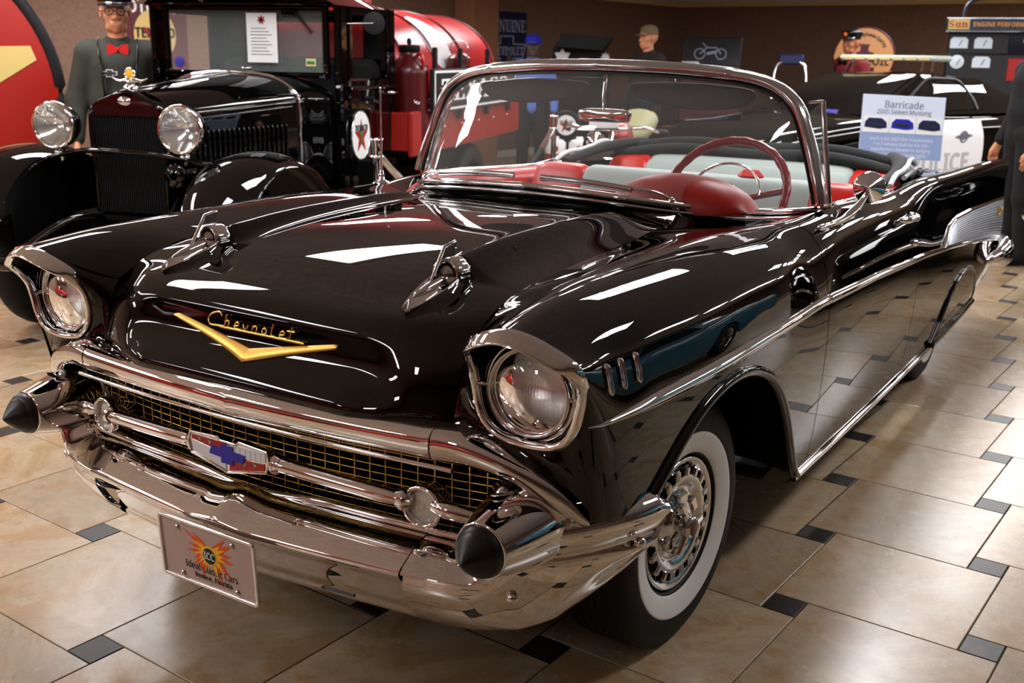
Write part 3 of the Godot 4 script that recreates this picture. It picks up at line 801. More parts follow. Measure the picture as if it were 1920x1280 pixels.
func script(car: Node3D) -> void:
	# raised handwriting, each letter a run of points in letter units
	var L := {
		"C": [[0.95, 0.80, 0.8, 1.05, 0.45, 1.0, 0.12, 0.7, 0.05, 0.35, 0.2, 0.05, 0.6, 0.0, 1.25, 0.02]],
		"h": [[0.1, 0.0, 0.12, 0.95], [0.12, 0.35, 0.35, 0.55, 0.45, 0.4, 0.45, 0.05, 0.7, 0.0]],
		"e": [[0.05, 0.25, 0.4, 0.32, 0.35, 0.52, 0.12, 0.45, 0.08, 0.12, 0.3, 0.02, 0.65, 0.05]],
		"v": [[0.0, 0.5, 0.22, 0.02, 0.42, 0.5]],
		"r": [[0.05, 0.02, 0.08, 0.5], [0.08, 0.35, 0.25, 0.52, 0.4, 0.45, 0.42, 0.05]],
		"o": [[0.25, 0.5, 0.06, 0.3, 0.2, 0.03, 0.42, 0.2, 0.28, 0.5, 0.15, 0.45]],
		"l": [[0.1, 0.95, 0.1, 0.1, 0.35, 0.02]],
		"t": [[0.2, 0.95, 0.18, 0.02], [-0.1, 0.62, 0.5, 0.66]]}
	var adv := [1.15, 0.70, 0.62, 0.60, 0.66, 0.62, 0.55, 0.58, 0.5]
	var txt := "Chevrolet"; var u := 0.0; var tot := 0.0
	for a in adv: tot += a
	var sc := 0.285 / tot; var first: MeshInstance3D
	var under := PackedVector3Array()
	for k in 21:
		var x := lerpf(-0.105, 0.165, k / 20.0); under.append(Vector3(x, 0.861, nose_z(x, 0.861) + 0.006))
	first = put(MB.new().tube(under, 0.0033, 8), "name_script", "gold", car)
	for k in txt.length():
		var m := MB.new()
		for st in L[txt[k]]:
			var p := PackedVector3Array()
			for j in range(0, st.size(), 2):
				var x: float = -0.148 + (u + st[j] * (0.8 if k else 1.0)) * sc; var y: float = 0.862 + st[j + 1] * 0.030
				p.append(Vector3(x + (y - 0.862) * 0.12, y, nose_z(x, y) + 0.0065))
			m.tube(Sp.new(p).run(p.size() * 3) if p.size() > 2 else p, 0.0026, 7)
		put(m, "letter", "gold", first)
		u += adv[k]

func crest(car: Node3D) -> void:
	var f := Transform3D(Basis(Vector3.RIGHT, -0.05).scaled(Vector3(1.22, 1.15, 1.0)), Vector3(0, 0.590, 0.766))
	var outl := V2([-0.103, 0.026, -0.03, 0.030, -0.02, 0.024, 0.02, 0.024, 0.03, 0.030, 0.103, 0.026, 0.108, 0.008, 0.10, -0.018, 0.05, -0.028, 0.0, -0.040, -0.05, -0.028, -0.10, -0.018, -0.108, 0.008])
	var base := MB.new().prism(outl, -0.02, 0.004, f)
	for k in outl.size():
		var a := outl[k]; var b := outl[(k + 1) % outl.size()]
		base.tube(PackedVector3Array([f * Vector3(a.x, a.y, 0.005), f * Vector3(b.x, b.y, 0.005)]), 0.0032, 8)
	var o := put(base, "crest", "chrome", car)
	put(MB.new().prism(V2([-0.098, 0.022, -0.005, 0.022, -0.005, 0.0, -0.098, 0.012]), 0.004, 0.006, f).prism(V2([0.005, -0.034, 0.05, -0.024, 0.096, -0.014, 0.096, 0.0, 0.005, -0.006]), 0.004, 0.006, f), "red_field", "red_enamel", o)
	put(MB.new().prism(V2([-0.098, 0.010, -0.005, -0.003, -0.005, -0.034, -0.05, -0.023, -0.096, -0.012]), 0.004, 0.006, f).prism(V2([0.005, 0.022, 0.098, 0.022, 0.099, 0.003, 0.005, -0.003]), 0.004, 0.006, f), "white_field", "white_paint", o)
	put(MB.new().prism(V2([-0.048, -0.008, -0.042, 0.010, -0.016, 0.010, -0.016, 0.018, 0.016, 0.018, 0.016, 0.008, 0.048, 0.006, 0.042, -0.012, 0.016, -0.011, 0.016, -0.021, -0.016, -0.021, -0.016, -0.010]), 0.006, 0.0085, f), "bow_tie", "blue_enamel", o)
	var fl := MB.new()
	for p in [[-0.075, 0.016], [-0.048, 0.014], [0.045, -0.013], [0.072, -0.009]]:
		for a in [-0.6, 0.0, 0.6]: fl.tube(PackedVector3Array([f * Vector3(p[0], p[1] - 0.004, 0.0065), f * Vector3(p[0] + sin(a) * 0.007, p[1] + cos(a) * 0.005, 0.0065)]), 0.0009, 5)
	for k in 6:
		var x := 0.02 + 0.0135 * k; fl.tube(PackedVector3Array([f * Vector3(x, 0.021, 0.0062), f * Vector3(x, 0.0, 0.0062)]), 0.0005, 4)
	put(fl, "enamel_marks", "soft_chrome", o)

func car_bumper(car: Node3D) -> void:
	# upper bar under the hood lip: centre piece and drooping ends
	var bar := func(st: Array, cnt: int) -> MB:
		var tp := PackedVector3Array(); var bp := PackedVector3Array()
		for s in st:
			tp.append(Vector3(s[0], s[1], s[3])); bp.append(Vector3(s[0], s[2], s[3]))
		var ts := PackedFloat64Array(); ts.append(0.0)
		for k in range(1, st.size()): ts.append(ts[k - 1] + tp[k].distance_to(tp[k - 1]))
		var a := Sp.new(tp, ts); var b := Sp.new(bp, ts); var rows := []
		for k in cnt + 1:
			var t := lerpf(0, ts[ts.size() - 1], float(k) / cnt); var p := a.at(t); var q := b.at(t); var h := p.y - q.y
			var dz := clampf(h / 0.07, 0.2, 1.0); var row := PackedVector3Array(); var d := (a.at(minf(t + 0.01, ts[ts.size() - 1])) - a.at(maxf(t - 0.01, 0.0))).normalized(); var out := Vector3(-d.z, 0, d.x); out = out.normalized()
			if out.z < 0: out = -out
			for pr in [[1.02, -0.055], [1.0, -0.035], [0.95, -0.018], [0.86, -0.006], [0.72, 0.0], [0.55, 0.002], [0.38, 0.001], [0.22, -0.004], [0.10, -0.012], [0.02, -0.024], [0.0, -0.036], [0.05, -0.05]]:
				row.append(Vector3(q.x, q.y + h * pr[0], q.z) + out * pr[1] * dz)
			rows.append(row)
		return MB.new().grid(rows)
	var mid := [[0.0, 0.748, 0.674, 0.772], [0.12, 0.748, 0.676, 0.768], [0.3, 0.748, 0.676, 0.757], [0.45, 0.750, 0.677, 0.745], [0.554, 0.753, 0.677, 0.737]]
	var m: MB = bar.call(mid, 40); m.join(m.mirror())
	put(m, "upper_grille_bar", "chrome", car)
	var ends := [[0.558, 0.754, 0.677, 0.737], [0.61, 0.752, 0.677, 0.728], [0.67, 0.737, 0.672, 0.715], [0.745, 0.708, 0.648, 0.693], [0.79, 0.686, 0.615, 0.672], [0.828, 0.652, 0.590, 0.648], [0.858, 0.606, 0.574, 0.624], [0.868, 0.585, 0.572, 0.612]]
	both(bar.call(ends, 40), "upper_bar_end", "chrome", car)
	var lipp := PackedVector3Array()
	for k in 41:
		var x := lerpf(-0.60, 0.60, k / 40.0); lipp.append(Vector3(x, 0.668, 0.748 - 0.085 * x * x))
	put(MB.new().tube(lipp, 0.0055, 8), "grille_header_moulding", "chrome", car)
	# main blade
	var rows := []
	for k in range(-30, 31):
		var x := 0.505 * k / 30.0; var zr := table([0.0, 0.1, 0.2, 0.3, 0.4, 0.51], [0.829, 0.823, 0.813, 0.802, 0.791, 0.779], absf(x)); var pts := PackedVector3Array()
		var pk := 0.010 * maxf(0.0, 1.0 - absf(x) / 0.08)
		for p in [[0.470, -0.130], [0.484, -0.118], [0.487, -0.100], [0.480, -0.075], [0.462, -0.038], [0.446, -0.012], [0.438, -0.003], [0.430, 0.0], [0.421, -0.004], [0.400, -0.020], [0.365, -0.042], [0.330, -0.064], [0.308, -0.080], [0.300, -0.083], [0.290, -0.088], [0.276, -0.104], [0.266, -0.124], [0.262, -0.140]]:
			pts.append(Vector3(x, p[0] + pk * sst(0.38, 0.44, p[0]), zr + p[1]))
		rows.append(Sp.new(pts).run(46))
	put(MB.new().grid(rows), "bumper_blade", "chrome", car)
	# wrap-around wings
	var plan := Sp.new(V3([0.509, 0, 0.779, 0.60, 0, 0.760, 0.70, 0, 0.722, 0.785, 0, 0.664, 0.848, 0, 0.590, 0.893, 0, 0.505, 0.921, 0, 0.43, 0.934, 0, 0.375])).run(50)
	rows = []
	for k in 51:
		var p := plan[k]; var d := (plan[mini(k + 1, 50)] - plan[maxi(k - 1, 0)]).normalized(); var out := Vector3(d.z, 0, -d.x)
		if out.z < 0: out = -out
		out = out.normalized()
		var s := k / 50.0
		var yb := table([0.0, 0.2, 0.4, 0.55, 0.7, 0.85, 1.0], [0.262, 0.262, 0.272, 0.30, 0.36, 0.425, 0.475], s)
		var yt := table([0.0, 0.12, 0.28, 0.42, 0.6, 0.8, 1.0], [0.487, 0.495, 0.545, 0.582, 0.592, 0.592, 0.586], s)
		var ib := table([0.0, 0.3, 0.6, 0.8, 1.0], [0.140, 0.125, 0.09, 0.05, 0.02], s)
		var w := sst(0.22, 0.40, s); var pts := PackedVector3Array()
		var yr := lerpf(0.430, 0.548, w)           # the ridge climbs to the side bar
		var body := lerpf(yr, yr - 0.062, w) - yb
		for q in [[0.0, -1.0], [0.04, -0.88], [0.09, -0.74], [0.16, -0.62], [0.30, -0.44], [0.42, -0.32], [0.54, -0.22], [0.68, -0.13], [0.84, -0.075]]:
			var dent := 0.012 * exp(-pow((s - 0.80) / 0.13, 4.0)) * exp(-pow((q[0] - 0.48) / 0.14, 2.0))
			pts.append(p + out * (ib * q[1] - dent) + Vector3.UP * (yb + body * q[0]))
		for q in [[-0.012, 0.0, -0.058, -0.008], [-0.003, 0.0, -0.051, -0.0095], [0.0, 0.003, -0.041, -0.002], [-0.004, 0.008, -0.020, 0.008], [-0.03, 0.025, 0.003, 0.011], [-0.06, 0.042, 0.021, 0.005], [-0.085, 0.051, 0.035, -0.012], [-0.105, 0.056, 0.042, -0.032], [-0.12, 0.053, 0.042, -0.060], [-0.13, 0.040, 0.028, -0.090]]:
			pts.append(p + out * lerpf(q[0], q[3], w) + Vector3.UP * (yr + lerpf(q[1], q[2], w)))
		# rounded far end
		var e := sst(0.93, 1.0, s)
		if e > 0:
			for j in pts.size(): pts[j].y = lerpf(pts[j].y, 0.545, e * 0.55)
		rows.append(Sp.new(pts).run(48))
	var wing := MB.new().grid(rows)
	wing.fan(rows[50])
	both(wing, "bumper_wing", "chrome", car)
	# bolts
	for b in [[0.734, 0.405, 0.690, 0.35], [0.921, 0.497, 0.475, 1.25]]:
		both(MB.new().lathe([Vector2(0, 0.008), Vector2(0.006, 0.0075), Vector2(0.0105, 0.005), Vector2(0.0125, 0.0), Vector2(0.012, -0.01)], 18, Transform3D(Basis(Vector3.UP, b[3]) * Basis(Vector3.RIGHT, PI / 2), Vector3(b[0], b[1], b[2]))), "bumper_bolt", "chrome", car)
	# bullet guards with rubber tips
	var gt := Transform3D(Basis(Vector3.RIGHT, PI / 2), Vector3(0.728, 0.556, 0.0))
	var g := MB.new().lathe([Vector2(0.054, 0.797), Vector2(0.0572, 0.803), Vector2(0.0595, 0.797), Vector2(0.0635, 0.782), Vector2(0.072, 0.750), Vector2(0.080, 0.715), Vector2(0.087, 0.680), Vector2(0.0925, 0.650), Vector2(0.0955, 0.628), Vector2(0.103, 0.626), Vector2(0.106, 0.617), Vector2(0.102, 0.58)], 56, gt)
	var tip := MB.new().lathe([Vector2(0.0, 0.868), Vector2(0.006, 0.8655), Vector2(0.013, 0.859), Vector2(0.027, 0.845), Vector2(0.039, 0.832), Vector2(0.0447, 0.8235), Vector2(0.0456, 0.820), Vector2(0.047, 0.821), Vector2(0.052, 0.8135), Vector2(0.0552, 0.804), Vector2(0.0552, 0.796)], 56, gt)
	# small clear lamp let into the top of each guard
	var la := Transform3D(Basis(Vector3(0, 0, 1), 0.25) * Basis(Vector3.RIGHT, -0.15), Vector3(0.728 - 0.020, 0.556 + 0.0815, 0.692))
	var cup := MB.new().tube(PackedVector3Array(circle(Vector3.ZERO, 0.021, 28, la.basis * Basis(Vector3.RIGHT, PI / 2), 1.25)), 0.004, 8, true); cup.x = Transform3D.IDENTITY
	for k in cup.v.size(): cup.v[k] += la.origin
	var gem := MB.new(); gem.x = la
	gem.lathe([Vector2(0, 0.014), Vector2(0.006, 0.013), Vector2(0.012, 0.009), Vector2(0.016, 0.003), Vector2(0.018, -0.004)], 12)
	var slot := MB.new(); slot.x = la
	slot.prism(V2([-0.019, 0.0, 0.019, 0.0, 0.016, -0.045, 0.0, -0.05, -0.016, -0.045]), 0.0, 0.0015, Transform3D(Basis(Vector3.RIGHT, -PI / 2) * Basis(Vector3.RIGHT, -0.09), Vector3(0, -0.001, 0)))
	for mir in 2:
		var o := put(g if mir == 0 else g.mirror(), "bumper_guard", "chrome", car)
		put(tip if mir == 0 else tip.mirror(), "rubber_tip", "bumper_rubber", o)
		put(cup if mir == 0 else cup.mirror(), "lamp_rim", "chrome", o)
		put(gem if mir == 0 else gem.mirror(), "lamp_lens", "soft_chrome", o)
		put(slot if mir == 0 else slot.mirror(), "lamp_recess", "dark_black", o)
	# splash pan behind the blade, with a chrome lower grille moulding
	rows = []
	for k in range(-20, 21):
		var x := 0.62 * k / 20.0; rows.append(PackedVector3Array([Vector3(x, 0.468, 0.705 - 0.1 * x * x), Vector3(x, 0.452, 0.675 - 0.1 * x * x), Vector3(x, 0.455, 0.64 - 0.1 * x * x)]))
	put(MB.new().grid(rows), "splash_pan", "black_paint", car)
	var lo := PackedVector3Array()
	for k in 41:
		var x := lerpf(-0.64, 0.64, k / 40.0); lo.append(Vector3(x, 0.497 - 0.02 * sst(0.25, 0.0, absf(x)), 0.70 - 0.10 * x * x))
	put(MB.new().tube(lo, 0.010, 10), "lower_grille_moulding", "chrome", car)
	# number plate
	var pf := Transform3D(Basis(Vector3.RIGHT, 0.062), Vector3(0, 0.357, 0.848))
	var pl := put(MB.new().box(Vector3.ZERO, Vector3(0.30, 0.150, 0.003), 0.0), "license_plate", "plate_print", car); pl.transform = pf
	var fr := MB.new(); var cr := PackedVector3Array()
	for q in [[0.147, 0.070], [-0.147, 0.070], [-0.147, -0.070], [0.147, -0.070]]:
		for k in 5:
			var a := atan2(signf(q[1]), signf(q[0])); var b := (0.0 if q[0] > 0 and q[1] > 0 else PI / 2 if q[1] > 0 else PI if q[0] < 0 else 1.5 * PI) + k * PI / 8
			cr.append(Vector3(q[0] + cos(b) * 0.008, q[1] + sin(b) * 0.008, 0.003))
	fr.tube(cr, 0.0052, 8, true, false, Vector3(0, 0, 1), 0.8)
	put(fr, "plate_frame", "chrome", pl)
	for q in [[-0.092, 0.058], [0.088, 0.058], [-0.09, -0.062], [0.09, -0.062]]: put(MB.new().lathe([Vector2(0, 0.007), Vector2(0.004, 0.0062), Vector2(0.0065, 0.0035), Vector2(0.0075, 0.001)], 14, Transform3D(Basis(Vector3.RIGHT, PI / 2), Vector3(q[0], q[1], 0.001))), "plate_screw", "soft_chrome", pl)
	words("Ideal Classic Cars", 0.0255, "print_black", pl, T(Vector3(0.008, -0.032, 0.0022)), "lettering", 500, "Droid Sans", false, 0.0006, 0.88)
	words("Venice, Florida", 0.0175, "print_black", pl, T(Vector3(0.012, -0.054, 0.0022)), "lettering", 600, "Droid Sans", false, 0.0006)
	var flame := MB.new(); var flame2 := MB.new(); var em := Vector2(0.008, 0.008)
	for k in 16:
		var sd := -1.0 if k < 8 else 1.0; var j := k % 8
		var a := lerpf(-0.95, 0.95, j / 7.0); var dir := Vector2(sd * cos(a), sin(a)); var ln := 0.045 + 0.026 * sin(j * 2.3 + k) * 0.6 + 0.022 * (1.0 if j > 4 else 0.2)
		var nn := dir.orthogonal(); var b0 := em + dir * 0.016
		for lay in 2:
			var f2 := 1.0 if lay == 0 else 0.62; var w := 0.0085 * f2; var bend := nn * sd * 0.012
			var poly := PackedVector2Array([b0 + nn * w, b0 + dir * ln * 0.45 * f2 + nn * w * 0.9 + bend * 0.4, b0 + dir * ln * f2 + bend, b0 + dir * ln * 0.5 * f2 - nn * w * 0.5 + bend * 0.3, b0 - nn * w])
			(flame if lay == 0 else flame2).prism(poly, 0.0015 + 0.0002 * lay, 0.0021 + 0.0004 * lay + 0.00003 * k)
	put(flame, "flame_print", "orange_print", pl); put(flame2, "flame_print", "yellow_print", pl)
	var disc := MB.new().lathe([Vector2(0, 0.0034), Vector2(0.0255, 0.0034), Vector2(0.0255, 0.001)], 32, Transform3D(Basis(Vector3.RIGHT, PI / 2) , Vector3(em.x, em.y, 0)))
	put(disc, "badge_ring", "yellow_print", pl)
	put(MB.new().lathe([Vector2(0, 0.0039), Vector2(0.0205, 0.0039), Vector2(0.0205, 0.001)], 32, Transform3D(Basis(Vector3.RIGHT, PI / 2), Vector3(em.x, em.y, 0))), "badge_disc", "print_black", pl)
	words("ICC", 0.027, "white", pl, T(Vector3(em.x, em.y, 0.0042)), "lettering", 700, "Droid Serif", false, 0.0005, 0.75)

func trim_strip(path: PackedVector3Array, hts: Array, bulge: float) -> MB:
	var rows := []
	for k in path.size():
		var h: float = hts[k] / 2; var p := path[k]; var b := bulge * clampf(h / 0.012, 0.15, 1.0)
		rows.append(PackedVector3Array([p + Vector3(-0.006, h, 0), p + Vector3(0.001, h, 0), p + Vector3(b * 0.75, h * 0.6, 0), p + Vector3(b, h * 0.1, 0), p + Vector3(b * 0.95, -h * 0.15, 0), p + Vector3(b * 0.5, -h * 0.75, 0), p + Vector3(0.001, -h, 0), p + Vector3(-0.006, -h, 0)]))
	return MB.new().grid(rows)
func car_trim(car: Node3D) -> void:
	for z in [-0.76, -1.988]:
		var a := side_cut(z + 0.012, 0.27, 40); var b := side_cut(z - 0.012, 0.27, 40)
		for k in a.size():
			a[k] += Vector3(-0.010, -0.006, 0); b[k] += Vector3(-0.010, -0.006, 0)
		both(MB.new().grid([a, b]), "door_jamb", "dark_black", car)
	var ty := func(z: float) -> float: return table([0.645, 0.3, -0.2, -0.72, -1.3, -2.04, -2.6, -3.1, -3.6, -4.0, -4.22], [0.795, 0.795, 0.80, 0.803, 0.785, 0.745, 0.702, 0.655, 0.60, 0.545, 0.508], z)
	for seg in [[0.648, -0.757, 60], [-0.763, -1.985, 50], [-1.991, -4.2, 70]]:
		var p := PackedVector3Array(); var h := []
		for k in seg[2] + 1:
			var z := lerpf(seg[0], seg[1], float(k) / seg[2]); var y: float = ty.call(z)
			p.append(side_at(y, z) if z < 0.61 else side_at(y, lerpf(0.61, 0.70, (z - 0.61) / 0.04)))
			h.append(table([0.65, 0.60, 0.40, 0.1, -0.7, -2.0, -4.2], [0.001, 0.012, 0.034, 0.037, 0.032, 0.026, 0.022], z))
		both(trim_strip(p, h, 0.013), "side_spear", "chrome", car)
	# upper spear and ribbed panel on the rear quarter
	var uy := func(z: float) -> float: return table([-2.44, -2.52, -2.62, -2.78, -3.2, -4.2], [0.715, 0.748, 0.785, 0.803, 0.795, 0.755], z)
	var up := PackedVector3Array(); var uh := []; var panel := []
	for k in 61:
		var z := lerpf(-2.44, -4.19, k / 60.0); var y: float = uy.call(z); var e := side_at(y, z)
		up.append(e); uh.append(0.022)
		var yl: float = ty.call(z); var col := PackedVector3Array()
		for j in 61:
			var yy := lerpf(y, yl, j / 60.0); var f := side_at(yy, z); col.append(f + Vector3(0.003 + 0.0022 * (1.0 if j % 4 < 2 else 0.0), 0, 0))
		panel.append(col)
	both(trim_strip(up, uh, 0.012), "upper_spear", "chrome", car)
	both(MB.new().grid(panel), "ribbed_panel", "ribbed_metal", car)
	# gold script on the panel
	var gs := MB.new()
	for q in [[0.0, 0.03, -0.012, 0.0, 0.0, -0.02, 0.012, 0.0], [0.02, -0.01, 0.03, 0.02, 0.04, -0.01], [0.045, 0.0, 0.055, 0.01, 0.065, -0.012]]:
		var p := PackedVector3Array()
		for j in range(0, q.size(), 2): p.append(side_at(0.70 + q[j + 1], -4.0 - q[j] * 2.2) + Vector3(0.008, 0, 0))
		gs.tube(Sp.new(p).run(10), 0.004, 6)
	both(gs, "quarter_script", "gold", car)
	# three hash marks behind the headlight
	for k in 3:
		var z := 0.585 - 0.057 * k; var y0 := 0.848; var y1 := 0.912; var rows := []
		for j in 15:
			var s := j / 14.0; var y := lerpf(y0, y1, s); var c := side_at(y, z); var w := 0.0085 * sqrt(maxf(0.02, 1.0 - pow(2 * s - 1, 8.0)))
			rows.append(PackedVector3Array([c + Vector3(0.0, 0, -w), c + Vector3(0.006, 0, -w), c + Vector3(0.006, 0, -w * 0.7), c + Vector3(0.002, 0, -w * 0.55), c + Vector3(0.002, 0, w * 0.55), c + Vector3(0.006, 0, w * 0.7), c + Vector3(0.006, 0, w), c + Vector3(0.0, 0, w)]))
		both(MB.new().grid(rows), "fender_louver", "chrome", car)
	# door handle and lock
	var e := side_at(0.925, -1.80); var hd := MB.new()
	hd.tube(curve([e.x - 0.004, 0.925, -1.70, e.x + 0.022, 0.925, -1.725, e.x + 0.030, 0.924, -1.78, e.x + 0.028, 0.922, -1.84, e.x + 0.004, 0.922, -1.87], 16), [0.008, 0.010, 0.011, 0.012, 0.013, 0.013, 0.013, 0.013, 0.013, 0.013, 0.014, 0.015, 0.016, 0.017, 0.016, 0.014, 0.010], 12)
	hd.lathe([Vector2(0, 0.03), Vector2(0.012, 0.028), Vector2(0.014, 0.02), Vector2(0.016, 0.0)], 16, Transform3D(Basis(Vector3(0, 0, 1), -PI / 2), Vector3(e.x, 0.922, -1.865)))
	both(hd, "door_handle", "chrome", car)
	var k2 := side_at(0.822, -1.87)
	both(MB.new().lathe([Vector2(0, 0.014), Vector2(0.008, 0.013), Vector2(0.013, 0.008), Vector2(0.016, 0.0)], 16, Transform3D(Basis(Vector3(0, 0, 1), -PI / 2), k2)), "door_lock", "chrome", car)
	# belt moulding along the door top
	var bm := PackedVector3Array()
	for k in 31:
		var z := lerpf(-1.06, -1.98, k / 30.0); bm.append(side_row(z, 20)[0] + Vector3(0.004, 0.004, 0))
	both(MB.new().tube(bm, 0.009, 8), "belt_moulding", "chrome", car)
	# outside mirror on the driver's door
	var mi := put(MB.new().lathe([Vector2(0, 0.052), Vector2(0.005, 0.05), Vector2(0.03, 0.024), Vector2(0.048, 0.006), Vector2(0.0535, 0.0), Vector2(0.054, -0.006), Vector2(0.05, -0.008), Vector2(0.0, -0.008)], 40, Transform3D(Basis(Vector3.UP, 0.20) * Basis(Vector3.RIGHT, PI / 2 - 0.1), Vector3(0.880, 1.082, -1.30))), "outside_mirror", "chrome", car)
	put(MB.new().tube(curve([0.882, 1.078, -1.29, 0.884, 1.05, -1.22, 0.882, 1.018, -1.10, 0.874, 1.004, -0.98, 0.868, 1.003, -0.86, 0.866, 1.004, -0.80], 20), [0.009, 0.009, 0.009, 0.010, 0.011, 0.012, 0.014, 0.015, 0.015, 0.014, 0.013, 0.012, 0.011, 0.010, 0.009, 0.009, 0.010, 0.011, 0.011, 0.009, 0.005], 12), "mirror_arm", "chrome", mi)
	# radio aerial on the far fender
	var ae := put(MB.new().lathe([Vector2(0.034, 0), Vector2(0.035, 0.005), Vector2(0.02, 0.012), Vector2(0.011, 0.02), Vector2(0.012, 0.03), Vector2(0.007, 0.05), Vector2(0.0045, 0.055), Vector2(0.0035, 0.20), Vector2(0.0026, 0.201), Vector2(0.002, 0.345), Vector2(0.0035, 0.347), Vector2(0.0035, 0.356), Vector2(0.0, 0.358)], 16, T(Vector3(-0.80, 1.012, -0.785))), "radio_aerial", "chrome", car)

func car_glass(car: Node3D) -> void:
	var base := curve([0.0, 1.095, -0.520, 0.20, 1.090, -0.528, 0.357, 1.080, -0.548, 0.46, 1.066, -0.605, 0.553, 1.050, -0.706, 0.63, 1.036, -0.823, 0.70, 1.025, -0.965, 0.785, 1.030, -1.045], 60)
	# frame: header, rounded corner, pillar
	var frame := curve([0.0, 1.452, -1.005, 0.25, 1.447, -1.02, 0.42, 1.436, -1.04, 0.535, 1.422, -1.05, 0.605, 1.401, -1.055, 0.655, 1.370, -1.056, 0.690, 1.328, -1.056, 0.716, 1.270, -1.054, 0.744, 1.195, -1.048, 0.772, 1.115, -1.036, 0.792, 1.045, -1.030], 90)
	var rows := []
	for k in 61:
		var f := k / 60.0; var b := base[k]; var t := frame[roundi(minf(f * 0.92, 0.92) * 90.0)]; var row := PackedVector3Array()
		for j in 25:
			var s := j / 24.0; var p := b.lerp(t, s); p.z += 0.028 * sin(s * PI) * (1.0 - f * 0.6); row.append(p)
		rows.append(row)
	var gl := MB.new().grid(rows); gl.join(gl.mirror())
	put(gl, "windshield", "glass", car)
	var fr := []
	for k in 91:
		var p := frame[k]; var d := (frame[mini(k + 1, 90)] - frame[maxi(k - 1, 0)]).normalized(); var out := Vector3(-d.y, d.x, 0) * -1.0
		out = Vector3(d.y, -d.x, 0).normalized()
		if out.dot(Vector3(p.x, p.y - 1.2, 0)) < 0: out = -out
		var row := PackedVector3Array(); var w := 1.0 if k > 30 else 1.1
		for q in [[-0.010, 0.012], [0.0, 0.026], [0.010, 0.032], [0.022, 0.026], [0.029, 0.010], [0.030, -0.012], [0.024, -0.032], [0.008, -0.04], [-0.010, -0.034], [-0.014, -0.01]]: row.append(p + out * q[0] * w + Vector3(0, 0, q[1] * w))
		fr.append(row)
	var fm := MB.new().grid(fr, false, true); fm.join(fm.mirror())
	put(fm, "windshield_frame", "soft_chrome", car)
	# joints and inner black seal
	var jn := MB.new(); var pj := frame[34]
	var seal := PackedVector3Array()
	for k in 91: seal.append(frame[k] + Vector3(-0.010 if k > 40 else 0.0, -0.014 if k <= 50 else 0.0, 0.012))
	var sl := MB.new().tube(seal, 0.007, 6); sl.join(sl.mirror()); put(sl, "windshield_seal", "rubber", car)
	var bs := PackedVector3Array(); var bs2 := PackedVector3Array()
	for p in base:
		bs.append(p + Vector3(0, -0.002, 0.006)); bs2.append(p + Vector3(0, -0.020, 0.026))
	var bmb := MB.new().tube(bs, 0.013, 12, false, true, Vector3.UP, 0.8); bmb.join(bmb.mirror()); put(bmb, "windshield_base_moulding", "chrome", car)
	var b2 := MB.new().tube(bs2, 0.006, 8); b2.join(b2.mirror()); put(b2, "cowl_moulding", "soft_chrome", car)
	# cowl between hood and glass
	var lowc := PackedVector3Array()
	for k in 31: lowc.append(hood_column(k / 30.0, 40)[0] + Vector3(0, -0.004, -0.003))
	lowc.append_array(Sp.new(V3([0.497, 0.994, -0.463, 0.555, 0.99, -0.56, 0.60, 0.988, -0.64, 0.68, 0.99, -0.78, 0.74, 0.995, -0.92, 0.785, 1.01, -1.05])).run(30))
	var cr := []
	for k in 62:
		var a := lowc[k]; var f := k / 61.0; var b := base[roundi(f * 60)] + Vector3(0, -0.012, 0.004); var row := PackedVector3Array()
		for j in 9:
			var s := j / 8.0; var p := a.lerp(b, s); p.y -= 0.012 * sin(s * PI); row.append(p)
		cr.append(row)
	var cw := MB.new().grid(cr); cw.join(cw.mirror()); put(cw, "cowl", "black_paint", car)
	# wipers
	for sx in [-1, 1]:
		var pv := Vector3(0.467 * sx, 1.048, -0.628); var w := MB.new()
		w.lathe([Vector2(0.026, -0.01), Vector2(0.025, 0.004), Vector2(0.018, 0.010), Vector2(0.019, 0.016), Vector2(0.013, 0.026), Vector2(0.012, 0.034), Vector2(0.006, 0.040), Vector2(0, 0.041)], 20, Transform3D(Basis(Vector3.RIGHT, 0.5), pv))
		w.tube(curve([0.467 * sx, 1.076, -0.612, 0.42 * sx, 1.098, -0.588, 0.30 * sx, 1.110, -0.560, 0.18 * sx, 1.118, -0.548], 12), 0.0055, 8)
		var o := put(w, "wiper", "chrome", car)
		put(MB.new().tube(curve([0.36 * sx, 1.104, -0.555, 0.2 * sx, 1.117, -0.540, 0.05 * sx, 1.120, -0.534], 12), 0.007, 6, false, true, Vector3.UP, 1.6), "wiper_blade", "soft_chrome", o)
	# vent windows
	var post := curve([0.805, 1.035, -1.115, 0.790, 1.12, -1.12, 0.765, 1.25, -1.132, 0.745, 1.365, -1.142], 12)
	var vf := MB.new().tube(post, 0.0085, 10); vf.tube(PackedVector3Array([post[12], Vector3(0.725, 1.362, -1.06)]), 0.005, 8); vf.tube(PackedVector3Array([post[0], Vector3(0.802, 1.036, -1.04)]), 0.008, 8)
	both(vf, "vent_window_frame", "chrome", car)
	var vg := []
	for k in 13:
		var s := k / 12.0; var pf := frame[roundi(lerpf(90, 60, s))]; vg.append(PackedVector3Array([post[k], pf + Vector3(0.005, 0, -0.02)]))
	both(MB.new().grid(vg), "vent_glass", "glass", car)

